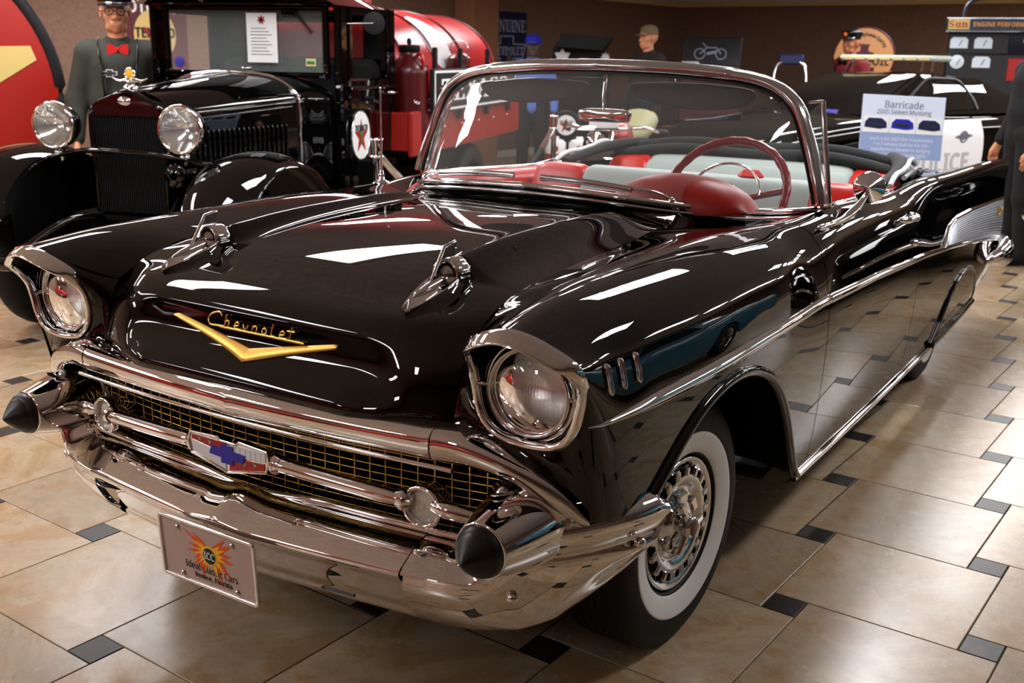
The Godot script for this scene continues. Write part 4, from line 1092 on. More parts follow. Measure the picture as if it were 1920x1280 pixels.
func pad(pts: Array, thick: float, seg := 18) -> MB:   # a cushion: outline in x-y, puffed along z
	var ring := loop(pts, 6); var c := Vector3.ZERO; var m := MB.new(); var rows := []
	for p in ring: c += p
	c /= ring.size()
	for k in 9:
		var a := lerpf(0.0, PI, k / 8.0); var f := pow(sin(a), 0.35); var row := PackedVector3Array()
		for p in ring: row.append(c + (p - c) * maxf(f, 0.02) + Vector3(0, 0, cos(a) * thick / 2))
		rows.append(row)
	m.grid(rows, false, true); return m
func bench(prof: Array, x0: float, x1: float, rr := 0.04) -> MB:  # seat section (y, z) pushed along x with rounded ends
	var p := PackedVector3Array()
	for q in prof: p.append(Vector3(0, q[0], q[1]))
	var lp := []
	for q in p: lp.append_array([q.x, q.y, q.z])
	var ring := loop(lp, 6); var c := Vector3.ZERO
	for q in ring: c += q
	c /= ring.size()
	var rows := []
	for st in [[x0, 0.90], [x0 + rr * 0.15, 0.95], [x0 + rr * 0.5, 0.985], [x0 + rr, 1.0], [x1 - rr, 1.0], [x1 - rr * 0.5, 0.985], [x1 - rr * 0.15, 0.95], [x1, 0.90]]:
		var row := PackedVector3Array()
		for q in ring: row.append(c + (q - c) * st[1] + Vector3(st[0], 0, 0))
		rows.append(row)
	var m := MB.new().grid(rows, false, true); m.fan(rows[0], true); m.fan(rows[7]); return m
func car_interior(car: Node3D) -> void:
	# dark tub
	put(MB.new().box(Vector3(0, 0.24, -2.0), Vector3(1.62, 0.03, 2.7), 0.01).box(Vector3(0, 0.6, -0.62), Vector3(1.2, 0.7, 0.04), 0.01).box(Vector3(0, 0.55, -3.0), Vector3(1.45, 0.6, 0.05), 0.01), "floor_pan", "black_cloth", car)
	# dashboard and padded instrument hood
	put(bench([[1.045, -0.73], [1.065, -0.76], [1.058, -0.81], [1.02, -0.845], [0.90, -0.84], [0.80, -0.80], [0.80, -0.72]], -0.50, 0.50, 0.05), "dashboard", "red_pad", car)
	var hump := []
	for k in 25:
		var s := k / 24.0; var x := lerpf(0.215, 0.68, s); var h := pow(sin(clampf(s * 1.02, 0, 1) * PI), 0.42); var row := PackedVector3Array()
		for j in 13:
			var a := lerpf(-0.15, PI + 0.15, j / 12.0); row.append(Vector3(x, 1.045 + sin(a) * 0.098 * h, -0.755 + cos(a) * (0.05 + 0.07 * h)))
		hump.append(row)
	put(MB.new().grid(hump), "instrument_hood", "red_pad", car)
	# steering wheel: tilted rim, three spokes, horn ring
	var sb := Basis(Vector3.RIGHT, -0.62); var sc := Vector3(0.452, 1.045, -1.085)
	var rim := MB.new(); var rp := PackedVector3Array(); var rr := []
	for k in 96:
		var a := TAU * k / 96; rp.append(sc + sb * Vector3(cos(a) * 0.212, sin(a) * 0.212, 0)); rr.append(0.0145 + (0.0012 if (k / 2) % 2 else -0.0006))
	rim.tube(rp, rr, 12, true, false, sb.z)
	var st := put(rim, "steering_wheel", "red_plastic", car)
	var sp := MB.new()
	for a in [0.15, PI - 0.15, -PI / 2]: sp.tube(PackedVector3Array([sc + sb * Vector3(0, 0, -0.05), sc + sb * Vector3(cos(a) * 0.2, sin(a) * 0.2, 0)]), 0.011, 8)
	sp.tube(PackedVector3Array([sc + sb * Vector3(0, 0, -0.03), sc + sb * Vector3(0, 0, -0.38)]), 0.028, 12)
	put(sp, "spoke", "red_plastic", st)
	var hr := MB.new(); var hp := PackedVector3Array()
	for k in 33:
		var a := lerpf(0.1, PI - 0.1, k / 32.0); hp.append(sc + sb * Vector3(cos(a) * 0.125, sin(a) * 0.125 - 0.01, 0.012))
	hr.tube(hp, 0.0045, 8); hr.lathe([Vector2(0, 0.03), Vector2(0.03, 0.025), Vector2(0.045, 0.0), Vector2(0.045, -0.03)], 24, Transform3D(sb * Basis(Vector3.RIGHT, PI / 2), sc))
	put(hr, "horn_ring", "chrome", st)
	# front bench: silver centre, red ends
	var back := [[0.50, -1.56], [0.80, -1.63], [1.0, -1.70], [1.035, -1.745], [1.02, -1.80], [0.90, -1.80], [0.5, -1.74]]
	var seat := put(bench(back, -0.435, 0.56, 0.03), "front_seat", "silver_cloth", car)
	put(bench(back, -0.68, -0.437, 0.06), "seat_bolster", "red_vinyl", seat); put(bench(back, 0.562, 0.735, 0.06), "seat_bolster", "red_vinyl", seat)
	put(bench([[0.36, -1.1], [0.50, -1.08], [0.55, -1.2], [0.52, -1.6], [0.36, -1.6]], -0.68, 0.70, 0.05), "seat_cushion", "silver_cloth", seat)
	# perforated red speaker pad seen behind the wheel
	var bolt := MB.new(); bolt.box(Vector3(0.30, 1.040, -1.755), Vector3(0.11, 0.05, 0.05), 0.024)
	put(bolt, "seat_insert", "red_vinyl", seat)
	var rear := [[0.50, -2.32], [0.80, -2.38], [0.98, -2.46], [1.01, -2.51], [0.99, -2.57], [0.5, -2.5]]
	var rs := put(bench(rear, -0.5, 0.5, 0.05), "rear_seat", "silver_cloth", car)
	put(bench(rear, -0.70, -0.502, 0.05), "seat_bolster", "red_vinyl", rs); put(bench(rear, 0.502, 0.70, 0.05), "seat_bolster", "red_vinyl", rs)
	put(bench([[0.36, -1.95], [0.48, -1.93], [0.52, -2.05], [0.50, -2.36], [0.36, -2.36]], -0.68, 0.68, 0.05), "seat_cushion", "silver_cloth", rs)
	# folded soft top behind the rear seat
	var ft := MB.new(); var fr := []
	for k in 41:
		var x := lerpf(-0.74, 0.74, k / 40.0); var f := 1.0 - pow(absf(x) / 0.76, 6.0); var row := PackedVector3Array()
		for j in 16:
			var a := TAU * j / 16; var wob := 0.012 * sin(j * 1.9 + x * 9.0)
			row.append(Vector3(x, 1.015 + sin(a) * (0.062 * f + wob) - 0.02 * absf(x), -2.70 + cos(a) * (0.15 + wob)))
		fr.append(row)
	ft.grid(fr, false, true); ft.fan(fr[0], true); ft.fan(fr[40])
	for q in [[-2.56, 1.05], [-2.66, 1.075], [-2.78, 1.06]]: ft.tube(curve([-0.70, q[1] - 0.04, q[0] + 0.02, -0.35, q[1] + 0.01, q[0], 0.0, q[1], q[0] - 0.01, 0.35, q[1] + 0.012, q[0], 0.70, q[1] - 0.04, q[0] + 0.03], 24), 0.028, 10)
	# side fold running forward beside the driver's side of the rear seat
	for sx in [-1.0, 1.0]:
		ft.tube(curve([0.62 * sx, 1.07, -2.72, 0.70 * sx, 1.06, -2.52, 0.735 * sx, 1.035, -2.30, 0.74 * sx, 1.01, -2.08], 14), [0.03, 0.034, 0.036, 0.037, 0.037, 0.036, 0.034, 0.032, 0.03, 0.03, 0.029, 0.028, 0.027, 0.026, 0.02], 10, false, true, Vector3.UP, 0.7)
	put(ft, "folded_top", "black_cloth", car)
	for sx in [-1.0, 1.0]:
		var lt := MB.new()
		lt.tube(curve([0.775 * sx, 1.01, -2.05, 0.77 * sx, 1.045, -2.16, 0.765 * sx, 1.05, -2.30, 0.76 * sx, 1.06, -2.40, 0.755 * sx, 1.04, -2.50, 0.76 * sx, 1.025, -2.42, 0.77 * sx, 1.02, -2.30], 30), 0.011, 8)
		lt.tube(curve([0.765 * sx, 1.045, -2.36, 0.755 * sx, 1.075, -2.44, 0.75 * sx, 1.07, -2.56, 0.755 * sx, 1.045, -2.58, 0.76 * sx, 1.035, -2.5], 24), 0.010, 8)
		put(lt, "top_linkage", "white_paint", car)
	# rear deck and tail
	var dk := []
	for k in 25:
		var z := lerpf(-2.86, -4.2, k / 24.0); var e := side_row(z, 20)[0]; var row := PackedVector3Array()
		for j in range(-10, 11):
			var x := e.x * j / 10.0; row.append(Vector3(x, e.y + 0.035 * (1.0 - pow(x / e.x, 2.0)) - 0.10 * pow(k / 24.0, 2.0) * (1.0 - pow(x / e.x, 4.0)), z))
		dk.append(row)
	put(MB.new().grid(dk), "rear_deck", "black_paint", car)
	put(MB.new().box(Vector3(0, 0.58, -4.17), Vector3(1.66, 0.5, 0.06), 0.02), "tail_panel", "black_paint", car)
	var rbr := []
	for k in 61: rbr.append(0.062 * (0.25 + 0.75 * sst(0.0, 9.0, minf(k, 60 - k))))
	var rb := MB.new().tube(curve([-0.90, 0.44, -3.86, -0.945, 0.45, -4.05, -0.93, 0.46, -4.22, -0.80, 0.46, -4.32, -0.4, 0.45, -4.36, 0.0, 0.44, -4.37, 0.4, 0.45, -4.36, 0.80, 0.46, -4.32, 0.93, 0.46, -4.22, 0.945, 0.45, -4.05, 0.90, 0.44, -3.86], 60), rbr, 14, false, true, Vector3.UP, 1.4)
	put(rb, "rear_bumper", "chrome", car)
	# sun visors and rear-view mirror
	for sx in [-1.0, 1.0]:
		var vz := pad([0.10 * sx, 1.405, 0, 0.30 * sx, 1.412, 0, 0.50 * sx, 1.400, 0, 0.545 * sx, 1.375, 0, 0.49 * sx, 1.335, 0, 0.33 * sx, 1.322, 0, 0.15 * sx, 1.345, 0, 0.085 * sx, 1.375, 0], 0.02)
		for k in vz.v.size(): vz.v[k].z += -1.075
		put(vz, "sun_visor", "grey_cloth", car)
	var rm := pad([-0.07, 1.312, 0, 0.02, 1.318, 0, 0.12, 1.312, 0, 0.128, 1.285, 0, 0.11, 1.272, 0, 0.02, 1.27, 0, -0.06, 1.272, 0, -0.078, 1.285, 0], 0.03)
	for k in rm.v.size(): rm.v[k].z += -1.0
	var mr := put(rm, "rear_view_mirror", "chrome", car)
	put(MB.new().tube(PackedVector3Array([Vector3(0.01, 1.43, -1.03), Vector3(0.02, 1.36, -1.0), Vector3(0.025, 1.31, -0.995)]), 0.006, 8), "mirror_stalk", "chrome", mr)

func wheel_mesh(parent: Node3D, tr: Transform3D) -> void:
	var w := Node3D.new(); w.name = "wheel"; parent.add_child(w, true); w.transform = tr
	var ax := Transform3D(Basis(Vector3(0, 0, 1), -PI / 2), Vector3.ZERO)     # lathe axis to +x
	var ty := [Vector2(0.178, 0.060), Vector2(0.184, 0.078), Vector2(0.190, 0.0835), Vector2(0.2475, 0.0985), Vector2(0.262, 0.0985), Vector2(0.285, 0.096), Vector2(0.306, 0.089), Vector2(0.318, 0.082), Vector2(0.327, 0.074)]
	for g in 6:
		var h := 0.070 - 0.026 * g
		ty.append_array([Vector2(0.3335 - 0.00006 * pow(g - 2.5, 4), h), Vector2(0.334 - 0.00006 * pow(g - 2.5, 4), h - 0.018), Vector2(0.327, h - 0.0195), Vector2(0.327, h - 0.0245)])
	ty.append_array([Vector2(0.327, -0.08), Vector2(0.30, -0.095), Vector2(0.25, -0.098), Vector2(0.18, -0.07)])
	put(MB.new().lathe(ty, 72, ax), "tyre", "rubber", w)
	put(MB.new().lathe([Vector2(0.190, 0.0840), Vector2(0.1915, 0.0862), Vector2(0.205, 0.0915), Vector2(0.225, 0.0968), Vector2(0.240, 0.0998), Vector2(0.2460, 0.1000), Vector2(0.2475, 0.0985)], 72, ax), "whitewall", "white_rubber", w)
	put(MB.new().lathe([Vector2(0.180, 0.068), Vector2(0.178, 0.078), Vector2(0.172, 0.081), Vector2(0.160, 0.074), Vector2(0.150, 0.066), Vector2(0.145, 0.066), Vector2(0.140, 0.076), Vector2(0.128, 0.082), Vector2(0.112, 0.080), Vector2(0.102, 0.070), Vector2(0.094, 0.068), Vector2(0.086, 0.074), Vector2(0.06, 0.082), Vector2(0.03, 0.09), Vector2(0.0, 0.092)], 72, ax), "wheel_cover", "soft_chrome", w)
	for k in 18:
		var a := TAU * k / 18; var b := Basis(Vector3.RIGHT, a)
		put(MB.new().box(b * Vector3(0.0755, 0.140, 0) , Vector3(0.014, 0.022, 0.016), 0.003, b), "cooling_slot", "dark_black", w)
		var b2 := Basis(Vector3.RIGHT, a + PI / 18)
		put(MB.new().box(b2 * Vector3(0.076, 0.139, 0), Vector3(0.016, 0.030, 0.022), 0.005, b2), "slot_rib", "soft_chrome", w)
	var sp := MB.new()
	for k in 3:
		var b := Basis(Vector3.RIGHT, TAU * k / 3 + 0.5)
		sp.box(b * Vector3(0.104, 0.045, 0), Vector3(0.012, 0.075, 0.022), 0.005, b * Basis(Vector3(0, 0, 1), 0.12))
	for k in 6:
		var b := Basis(Vector3.RIGHT, TAU * k / 6); sp.box(b * Vector3(0.081, 0.072, 0), Vector3(0.014, 0.03, 0.05), 0.006, b)
	sp.lathe([Vector2(0.03, 0.085), Vector2(0.03, 0.112), Vector2(0.027, 0.118), Vector2(0.022, 0.12)], 32, ax)
	put(sp, "spinner", "chrome", w)
	put(MB.new().lathe([Vector2(0, 0.1225), Vector2(0.012, 0.122), Vector2(0.022, 0.1195)], 28, ax), "hub_emblem", "deep_red", w)
func car_wheels(car: Node3D) -> void:
	wheel_mesh(car, Transform3D(Basis(Vector3.UP, -0.075), Vector3(0.732, 0.333, -0.005)))
	wheel_mesh(car, Transform3D(Basis(Vector3.UP, PI - 0.075), Vector3(-0.732, 0.333, -0.005)))
	wheel_mesh(car, Transform3D(Basis.IDENTITY, Vector3(0.735, 0.333, -2.921)))
	wheel_mesh(car, Transform3D(Basis(Vector3.UP, PI), Vector3(-0.735, 0.333, -2.921)))
	# underside
	put(MB.new().box(Vector3(0, 0.30, -1.4), Vector3(1.1, 0.14, 3.6), 0.03), "underbody", "dark_black", car)

# ---------------------------------------------------------------- the black tank truck
func star(c: Vector2, r: float, ratio := 0.382, n := 5) -> PackedVector2Array:
	var o := PackedVector2Array()
	for k in n * 2:
		var a := PI / 2 + PI * k / n; var q := r if k % 2 == 0 else r * ratio
		o.append(c + Vector2(cos(a), sin(a)) * q)
	return o
# a round enamel sign in its own frame (z out): white disc, red star, green T, lettering
func star_disc(parent: Node3D, f: Transform3D, r: float, rim := "print_black", thick := 0.01) -> MeshInstance3D:
	var ax := f * Transform3D(Basis(Vector3.RIGHT, PI / 2), Vector3.ZERO)
	var d := put(MB.new().lathe([Vector2(0, 0), Vector2(r, 0), Vector2(r, thick), Vector2(r * 0.96, thick + 0.001), Vector2(0, thick + 0.001)], 48, ax), "sign_disc", "white", parent)
	put(MB.new().tube(PackedVector3Array(circle(f * Vector3(0, 0, thick), r, 48, f.basis)), r * 0.025, 8, true), "sign_rim", rim, d)
	put(MB.new().prism(star(Vector2(0, -r * 0.06), r * 0.74), thick, thick + 0.003, f), "red_star", "red_enamel", d)
	put(MB.new().prism(scaled(V2([-0.2, 0.16, 0.2, 0.16, 0.2, 0.04, 0.055, 0.04, 0.055, -0.36, -0.055, -0.36, -0.055, 0.04, -0.2, 0.04]), r), thick + 0.003, thick + 0.006, f), "green_letter", "green_print", d)
	words("TEXACO", r * 0.34, "print_black", d, f * T(Vector3(0, r * 0.30, thick + 0.005)), "lettering", 600, "Droid Sans", false, 0.002, 1.05)
	return d
func scaled(p: PackedVector2Array, s: float) -> PackedVector2Array:
	var o := PackedVector2Array()
	for q in p: o.append(q * s)
	return o
func truck() -> void:
	var tk := thing("tank_truck", "black vintage truck with chrome headlamps carrying a red fuel tank", "truck", Vector3(-2.811, 0, -1.16), deg_to_rad(17.98))
	# radiator
	var sh := MB.new(); var outl := [-0.215, 0.66, -0.10, -0.222, 0.85, -0.10, -0.226, 1.10, -0.10, -0.218, 1.185, -0.10, -0.185, 1.225, -0.10, -0.11, 1.255, -0.10, 0.0, 1.292, -0.10, 0.11, 1.255, -0.10, 0.185, 1.225, -0.10, 0.218, 1.185, -0.10, 0.226, 1.10, -0.10, 0.222, 0.85, -0.10, 0.215, 0.66, -0.10]
	var rp := Sp.new(V3(outl)).run(60); var rr := []
	for p in rp:
		var c := Vector3(0, 0.95, p.z); var inw := (c - p).normalized()
		rr.append(PackedVector3Array([p + Vector3(0, 0, -0.10), p + Vector3(0, 0, 0.0), p + inw * 0.008 + Vector3(0, 0, 0.012), p + inw * 0.028 + Vector3(0, 0, 0.012), p + inw * 0.036 + Vector3(0, 0, 0.0)]))
	sh.grid(rr)
	put(sh, "radiator_shell", "black_paint", tk)
	var head := PackedVector2Array()
	for p in rp:
		if p.y > 1.17: head.append(Vector2(p.x * 0.93, p.y - 0.016))
	put(MB.new().prism(head, -0.095, -0.085), "radiator_header", "black_paint", tk)
	var core := put(MB.new().box(Vector3(0, 0.92, -0.12), Vector3(0.42, 0.52, 0.04)), "radiator_core", "dark_black", tk)
	var fins := MB.new()
	for k in 32: fins.box(Vector3(-0.198 + 0.0128 * k, 0.92, -0.098), Vector3(0.004, 0.51, 0.006))
	put(fins, "core_fins", "rubber", core)
	var bd := put(MB.new().lathe([Vector2(0, 0.008), Vector2(0.03, 0.006), Vector2(0.038, 0.0)], 28, Transform3D(Basis(Vector3.RIGHT, PI / 2) * Basis.from_scale(Vector3(1, 1, 0.62)), Vector3(0.0, 1.232, -0.084))), "radiator_badge", "soft_chrome", tk)
	# mascot: cap, wings, round gauge
	var ms := MB.new().lathe([Vector2(0.034, 1.285), Vector2(0.036, 1.305), Vector2(0.02, 1.318), Vector2(0.012, 1.335)], 20, T(Vector3(0, 0, -0.15)))
	for sx in [-1.0, 1.0]:
		ms.tube(curve([0.0, 1.325, -0.15, 0.03 * sx, 1.334, -0.15, 0.06 * sx, 1.330, -0.15, 0.10 * sx, 1.345, -0.15], 12), [0.012, 0.012, 0.011, 0.011, 0.010, 0.009, 0.009, 0.008, 0.007, 0.006, 0.005, 0.004, 0.003], 8)
	var mo := put(ms, "radiator_mascot", "chrome", tk)
	put(MB.new().tube(PackedVector3Array(circle(Vector3(0, 1.366, -0.15), 0.027, 28)), 0.006, 8, true), "gauge_ring", "chrome", mo)
	put(MB.new().lathe([Vector2(0, 0.004), Vector2(0.026, 0.004), Vector2(0.026, -0.004)], 24, Transform3D(Basis(Vector3.RIGHT, PI / 2), Vector3(0, 1.366, -0.15))), "gauge_face", "yellow_print", mo)
	# hood with centre hinge, louvres
	var rows := []
	for k in 25:
		var s := k / 24.0; var z := lerpf(-0.14, -1.18, s); var w := lerpf(0.225, 0.44, pow(s, 1.1)); var yt := lerpf(1.285, 1.362, s); var ye := lerpf(1.185, 1.245, s); var row := PackedVector3Array()
		var pts := V3([-w, 0.74, z, -w, 0.95, z, -w * 0.99, ye - 0.05, z, -w * 0.95, ye, z, -w * 0.72, lerpf(ye, yt, 0.62), z, -w * 0.38, lerpf(ye, yt, 0.9), z, 0, yt, z, w * 0.38, lerpf(ye, yt, 0.9), z, w * 0.72, lerpf(ye, yt, 0.62), z, w * 0.95, ye, z, w * 0.99, ye - 0.05, z, w, 0.95, z, w, 0.74, z])
		rows.append(Sp.new(pts).run(60))
	put(MB.new().grid(rows), "hood", "black_paint", tk)
	put(MB.new().tube(PackedVector3Array([Vector3(0, 1.292, -0.16), Vector3(0, 1.366, -1.17)]), 0.006, 8), "hood_hinge", "chrome", tk)
	for k in 19:
		var s := 0.18 + 0.70 * k / 18.0; var z := lerpf(-0.14, -1.18, s); var w := lerpf(0.225, 0.44, pow(s, 1.1))
		var lv := MB.new(); lv.tube(PackedVector3Array([Vector3(w + 0.001, 0.86, z), Vector3(w + 0.006, 0.90, z), Vector3(w + 0.007, 1.05, z), Vector3(w + 0.001, 1.075, z)]), 0.008, 6, false, true, Vector3.RIGHT, 0.8)
		both(lv, "louver", "black_paint", tk)
	for sx in [-1.0, 1.0]: put(MB.new().tube(PackedVector3Array([Vector3(0.268 * sx, 1.14, -0.30), Vector3(0.425 * sx, 1.175, -1.12)]), 0.006, 6), "hood_side_hinge", "black_paint", tk)
	# bright cowl band, cowl, cab
	var bandp := PackedVector3Array(); var last: PackedVector3Array = rows[24]
	for p in last: bandp.append(p + (p - Vector3(0, 0.95, p.z)).normalized() * 0.006)
	put(MB.new().tube(bandp, 0.011, 8, false, true, Vector3(0, 0, 1), 0.8), "cowl_band", "chrome", tk)
	var crow := []
	for k in 13:
		var s := k / 12.0; var z := lerpf(-1.19, -1.40, s); var row := PackedVector3Array()
		for j in 61:
			var p := last[j]; var far := Vector3(clampf(p.x * 1.32, -0.585, 0.585), lerpf(p.y, minf(p.y, 1.335 + 0.0), 0.6), 0); row.append(Vector3(lerpf(p.x, far.x, sst(0, 1, s)), lerpf(p.y, far.y, s), z))
		crow.append(row)
	put(MB.new().grid(crow), "cowl", "black_paint", tk)
	put(MB.new().lathe([Vector2(0.0, 0.03), Vector2(0.03, 0.03), Vector2(0.034, 0.022), Vector2(0.03, 0.014), Vector2(0.018, 0.01), Vector2(0.018, -0.02)], 20, T(Vector3(0.06, 1.365, -1.27))), "filler_cap", "chrome", tk)
	# windshield frame and glass
	var wf := MB.new()
	for q in [[Vector3(0, 1.352, -1.375), Vector3(1.10, 0.03, 0.03)], [Vector3(0, 1.735, -1.40), Vector3(1.10, 0.035, 0.03)], [Vector3(-0.535, 1.54, -1.385), Vector3(0.04, 0.42, 0.035)], [Vector3(0.535, 1.54, -1.385), Vector3(0.04, 0.42, 0.035)]]: wf.box(q[0], q[1], 0.008)
	put(wf, "windshield_frame", "black_paint", tk)
	put(MB.new().box(Vector3(0, 1.545, -1.385), Vector3(1.03, 0.36, 0.005)), "windshield", "glass", tk)
	var wp := put(MB.new().tube(PackedVector3Array([Vector3(0.34, 1.72, -1.365), Vector3(0.455, 1.60, -1.365)]), 0.007, 6), "wiper", "rubber", tk)
	put(MB.new().box(Vector3(0.30, 1.715, -1.37), Vector3(0.09, 0.05, 0.03), 0.01), "wiper_motor", "black_paint", tk)
	put(MB.new().box(Vector3(-0.455, 1.415, -1.380), Vector3(0.001, 0.001, 0.001)).lathe([Vector2(0, 0.003), Vector2(0.033, 0.003), Vector2(0.033, 0)], 24, Transform3D(Basis(Vector3.RIGHT, PI / 2), Vector3(-0.455, 1.415, -1.380))), "inspection_sticker", mat("sticker_blue", Color(0.16, 0.13, 0.55), 0.5), tk)
	var gs := put(MB.new().box(Vector3(0.435, 1.425, -1.380), Vector3(0.065, 0.045, 0.003)), "registration_sticker", "cream", tk)
	put(MB.new().box(Vector3(0.435, 1.424, -1.378), Vector3(0.05, 0.018, 0.003)).box(Vector3(0.45, 1.39, -1.379), Vector3(0.014, 0.014, 0.003)), "green_mark", "green_print", gs)
	# roof and visor
	var rf := []
	for k in 17:
		var s := k / 16.0; var z := lerpf(-1.24, -2.26, s); var h := 1.775 + 0.10 * pow(sin(clampf(s * 1.15 + 0.08, 0, 1) * PI), 0.5) * 0.9; var row := PackedVector3Array()
		for j in 21:
			var x := lerpf(-0.66, 0.66, j / 20.0); row.append(Vector3(x, lerpf(1.755, h, pow(1.0 - pow(absf(x) / 0.66, 4.0), 0.6)), z))
		rf.append(row)
	put(MB.new().grid(rf), "roof", "black_paint", tk)
	put(MB.new().box(Vector3(0, 1.765, -1.335), Vector3(1.20, 0.022, 0.17), 0.008, Basis(Vector3.RIGHT, 0.12)), "sun_visor", "black_paint", tk)
	# cab sides: pillar, door with window opening, back wall
	for sx in [-1.0, 1.0]:
		var dm := MB.new(); var fb := Transform3D(Basis(Vector3(0, 0, -1), Vector3.UP, Vector3(1, 0, 0)) if sx > 0 else Basis(Vector3(0, 0, 1), Vector3.UP, Vector3(-1, 0, 0)), Vector3(0.63 * sx, 0, 0))
		var zz := 1.0 if sx > 0 else -1.0
		var bx := func(z0: float, z1: float, y0: float, y1: float, m: MB, dx := 0.0) -> void: m.box(Vector3((0.63 + dx) * sx, (y0 + y1) / 2, (z0 + z1) / 2), Vector3(0.05, y1 - y0, absf(z1 - z0)), 0.012)
		bx.call(-1.46, -2.14, 0.60, 1.33, dm); bx.call(-1.46, -1.52, 1.33, 1.74, dm); bx.call(-2.08, -2.14, 1.33, 1.74, dm); bx.call(-1.46, -2.14, 1.71, 1.76, dm)
		var d := put(dm, "door", "black_paint", tk)
		put(MB.new().tube(PackedVector3Array([Vector3(0.665 * sx, 1.275, -1.44), Vector3(0.667 * sx, 1.27, -2.2)]), 0.012, 8), "belt_moulding", "black_paint", d)
		put(MB.new().tube(curve([0.65 * sx, 1.235, -2.05, 0.69 * sx, 1.235, -2.05, 0.70 * sx, 1.233, -2.09, 0.70 * sx, 1.23, -2.14], 8), 0.011, 8), "door_handle", "soft_chrome", d)
		var pm := MB.new(); bx.call(-1.36, -1.455, 0.62, 1.77, pm, -0.012); put(pm, "door_post", "black_paint", tk)
		pm = MB.new(); bx.call(-2.145, -2.25, 0.60, 1.77, pm); put(pm, "door_post", "black_paint", tk)
	var bw := MB.new()
	for q in [[Vector3(0, 0.98, -2.24), Vector3(1.26, 0.76, 0.04)], [Vector3(-0.42, 1.55, -2.24), Vector3(0.42, 0.40, 0.04)], [Vector3(0.53, 1.55, -2.24), Vector3(0.20, 0.40, 0.04)], [Vector3(0.12, 1.72, -2.24), Vector3(0.7, 0.08, 0.04)], [Vector3(0.12, 1.40, -2.24), Vector3(0.7, 0.10, 0.04)]]: bw.box(q[0], q[1], 0.01)
	put(bw, "cab_back", "black_paint", tk)
	put(MB.new().box(Vector3(0, 0.98, -1.95), Vector3(1.16, 0.30, 0.5), 0.05).box(Vector3(0, 1.22, -2.15), Vector3(1.16, 0.45, 0.12), 0.05), "cab_seat", "black_cloth", tk)
	var sw := MB.new().tube(PackedVector3Array(circle(Vector3(0.30, 1.30, -1.72), 0.19, 40, Basis(Vector3.RIGHT, -0.9))), 0.012, 8, true)
	put(sw, "steering_wheel", "rubber", tk)
	# side mirror on the driver's door
	var mi := put(MB.new().lathe([Vector2(0, -0.008), Vector2(0.05, -0.006), Vector2(0.066, 0.0), Vector2(0.066, 0.008), Vector2(0.0, 0.012)], 32, Transform3D(Basis(Vector3.UP, 0.25) * Basis(Vector3.RIGHT, PI / 2), Vector3(0.80, 1.66, -1.50))), "side_mirror", "rubber", tk)
	put(MB.new().tube(PackedVector3Array([Vector3(0.64, 1.655, -1.46), Vector3(0.80, 1.66, -1.49)]), 0.006, 8), "mirror_arm", "chrome", mi)
	# headlamps on a bowed crossbar
	for sx in [-1.0, 1.0]:
		var fz := Transform3D(Basis(Vector3.UP, 0.0) * Basis(Vector3.RIGHT, PI / 2), Vector3(0.36 * sx, 1.107, 0.0))
		var hl := put(MB.new().lathe([Vector2(0.0, -0.15), Vector2(0.05, -0.14), Vector2(0.09, -0.10), Vector2(0.112, -0.05), Vector2(0.118, -0.01)], 36, fz), "headlamp", "black_paint", tk)
		put(MB.new().lathe([Vector2(0.104, 0.012), Vector2(0.112, 0.020), Vector2(0.121, 0.014), Vector2(0.124, 0.0), Vector2(0.120, -0.016)], 40, fz), "lamp_rim", "chrome", hl)
		put(MB.new().lathe([Vector2(0, -0.07), Vector2(0.03, -0.065), Vector2(0.07, -0.04), Vector2(0.106, 0.0)], 36, fz), "reflector", "soft_chrome", hl)
		var fl := []
		for r in 9:
			var q := 0.106 * r / 8.0; var row := PackedVector3Array()
			for k in 96:
				var a := TAU * k / 96; var px := cos(a) * q; var py := sin(a) * q
				row.append(Vector3(0.36 * sx + px, 1.107 + py, 0.016 + 0.016 * (1.0 - pow(q / 0.106, 2.0)) + (0.0015 * sin(px * 500.0) if py > 0.01 else 0.0)))
			fl.append(row)
		put(MB.new().grid(fl, false, true), "lens", "lamp_glass", hl)
		put(MB.new().tube(PackedVector3Array([Vector3(0.36 * sx, 0.99, -0.04), Vector3(0.36 * sx, 0.93, -0.05)]), 0.018, 10).lathe([Vector2(0.02, 0), Vector2(0.022, 0.01), Vector2(0.012, 0.02)], 12, T(Vector3(0.36 * sx, 0.965, -0.02))), "lamp_post", "soft_chrome", hl)
	put(MB.new().tube(curve([-0.62, 0.90, -0.12, -0.36, 0.955, -0.04, -0.2, 0.985, 0.0, 0.0, 0.99, 0.015, 0.2, 0.985, 0.0, 0.36, 0.955, -0.04, 0.62, 0.90, -0.12], 30), 0.014, 8), "lamp_crossbar", "black_paint", tk)
	put(MB.new().lathe([Vector2(0.02, 0.10), Vector2(0.055, 0.09), Vector2(0.062, 0.08), Vector2(0.035, 0.05), Vector2(0.022, 0.0), Vector2(0.022, -0.12)], 24, Transform3D(Basis(Vector3.RIGHT, PI / 2), Vector3(0.33, 0.88, -0.06))), "horn", "black_paint", tk)
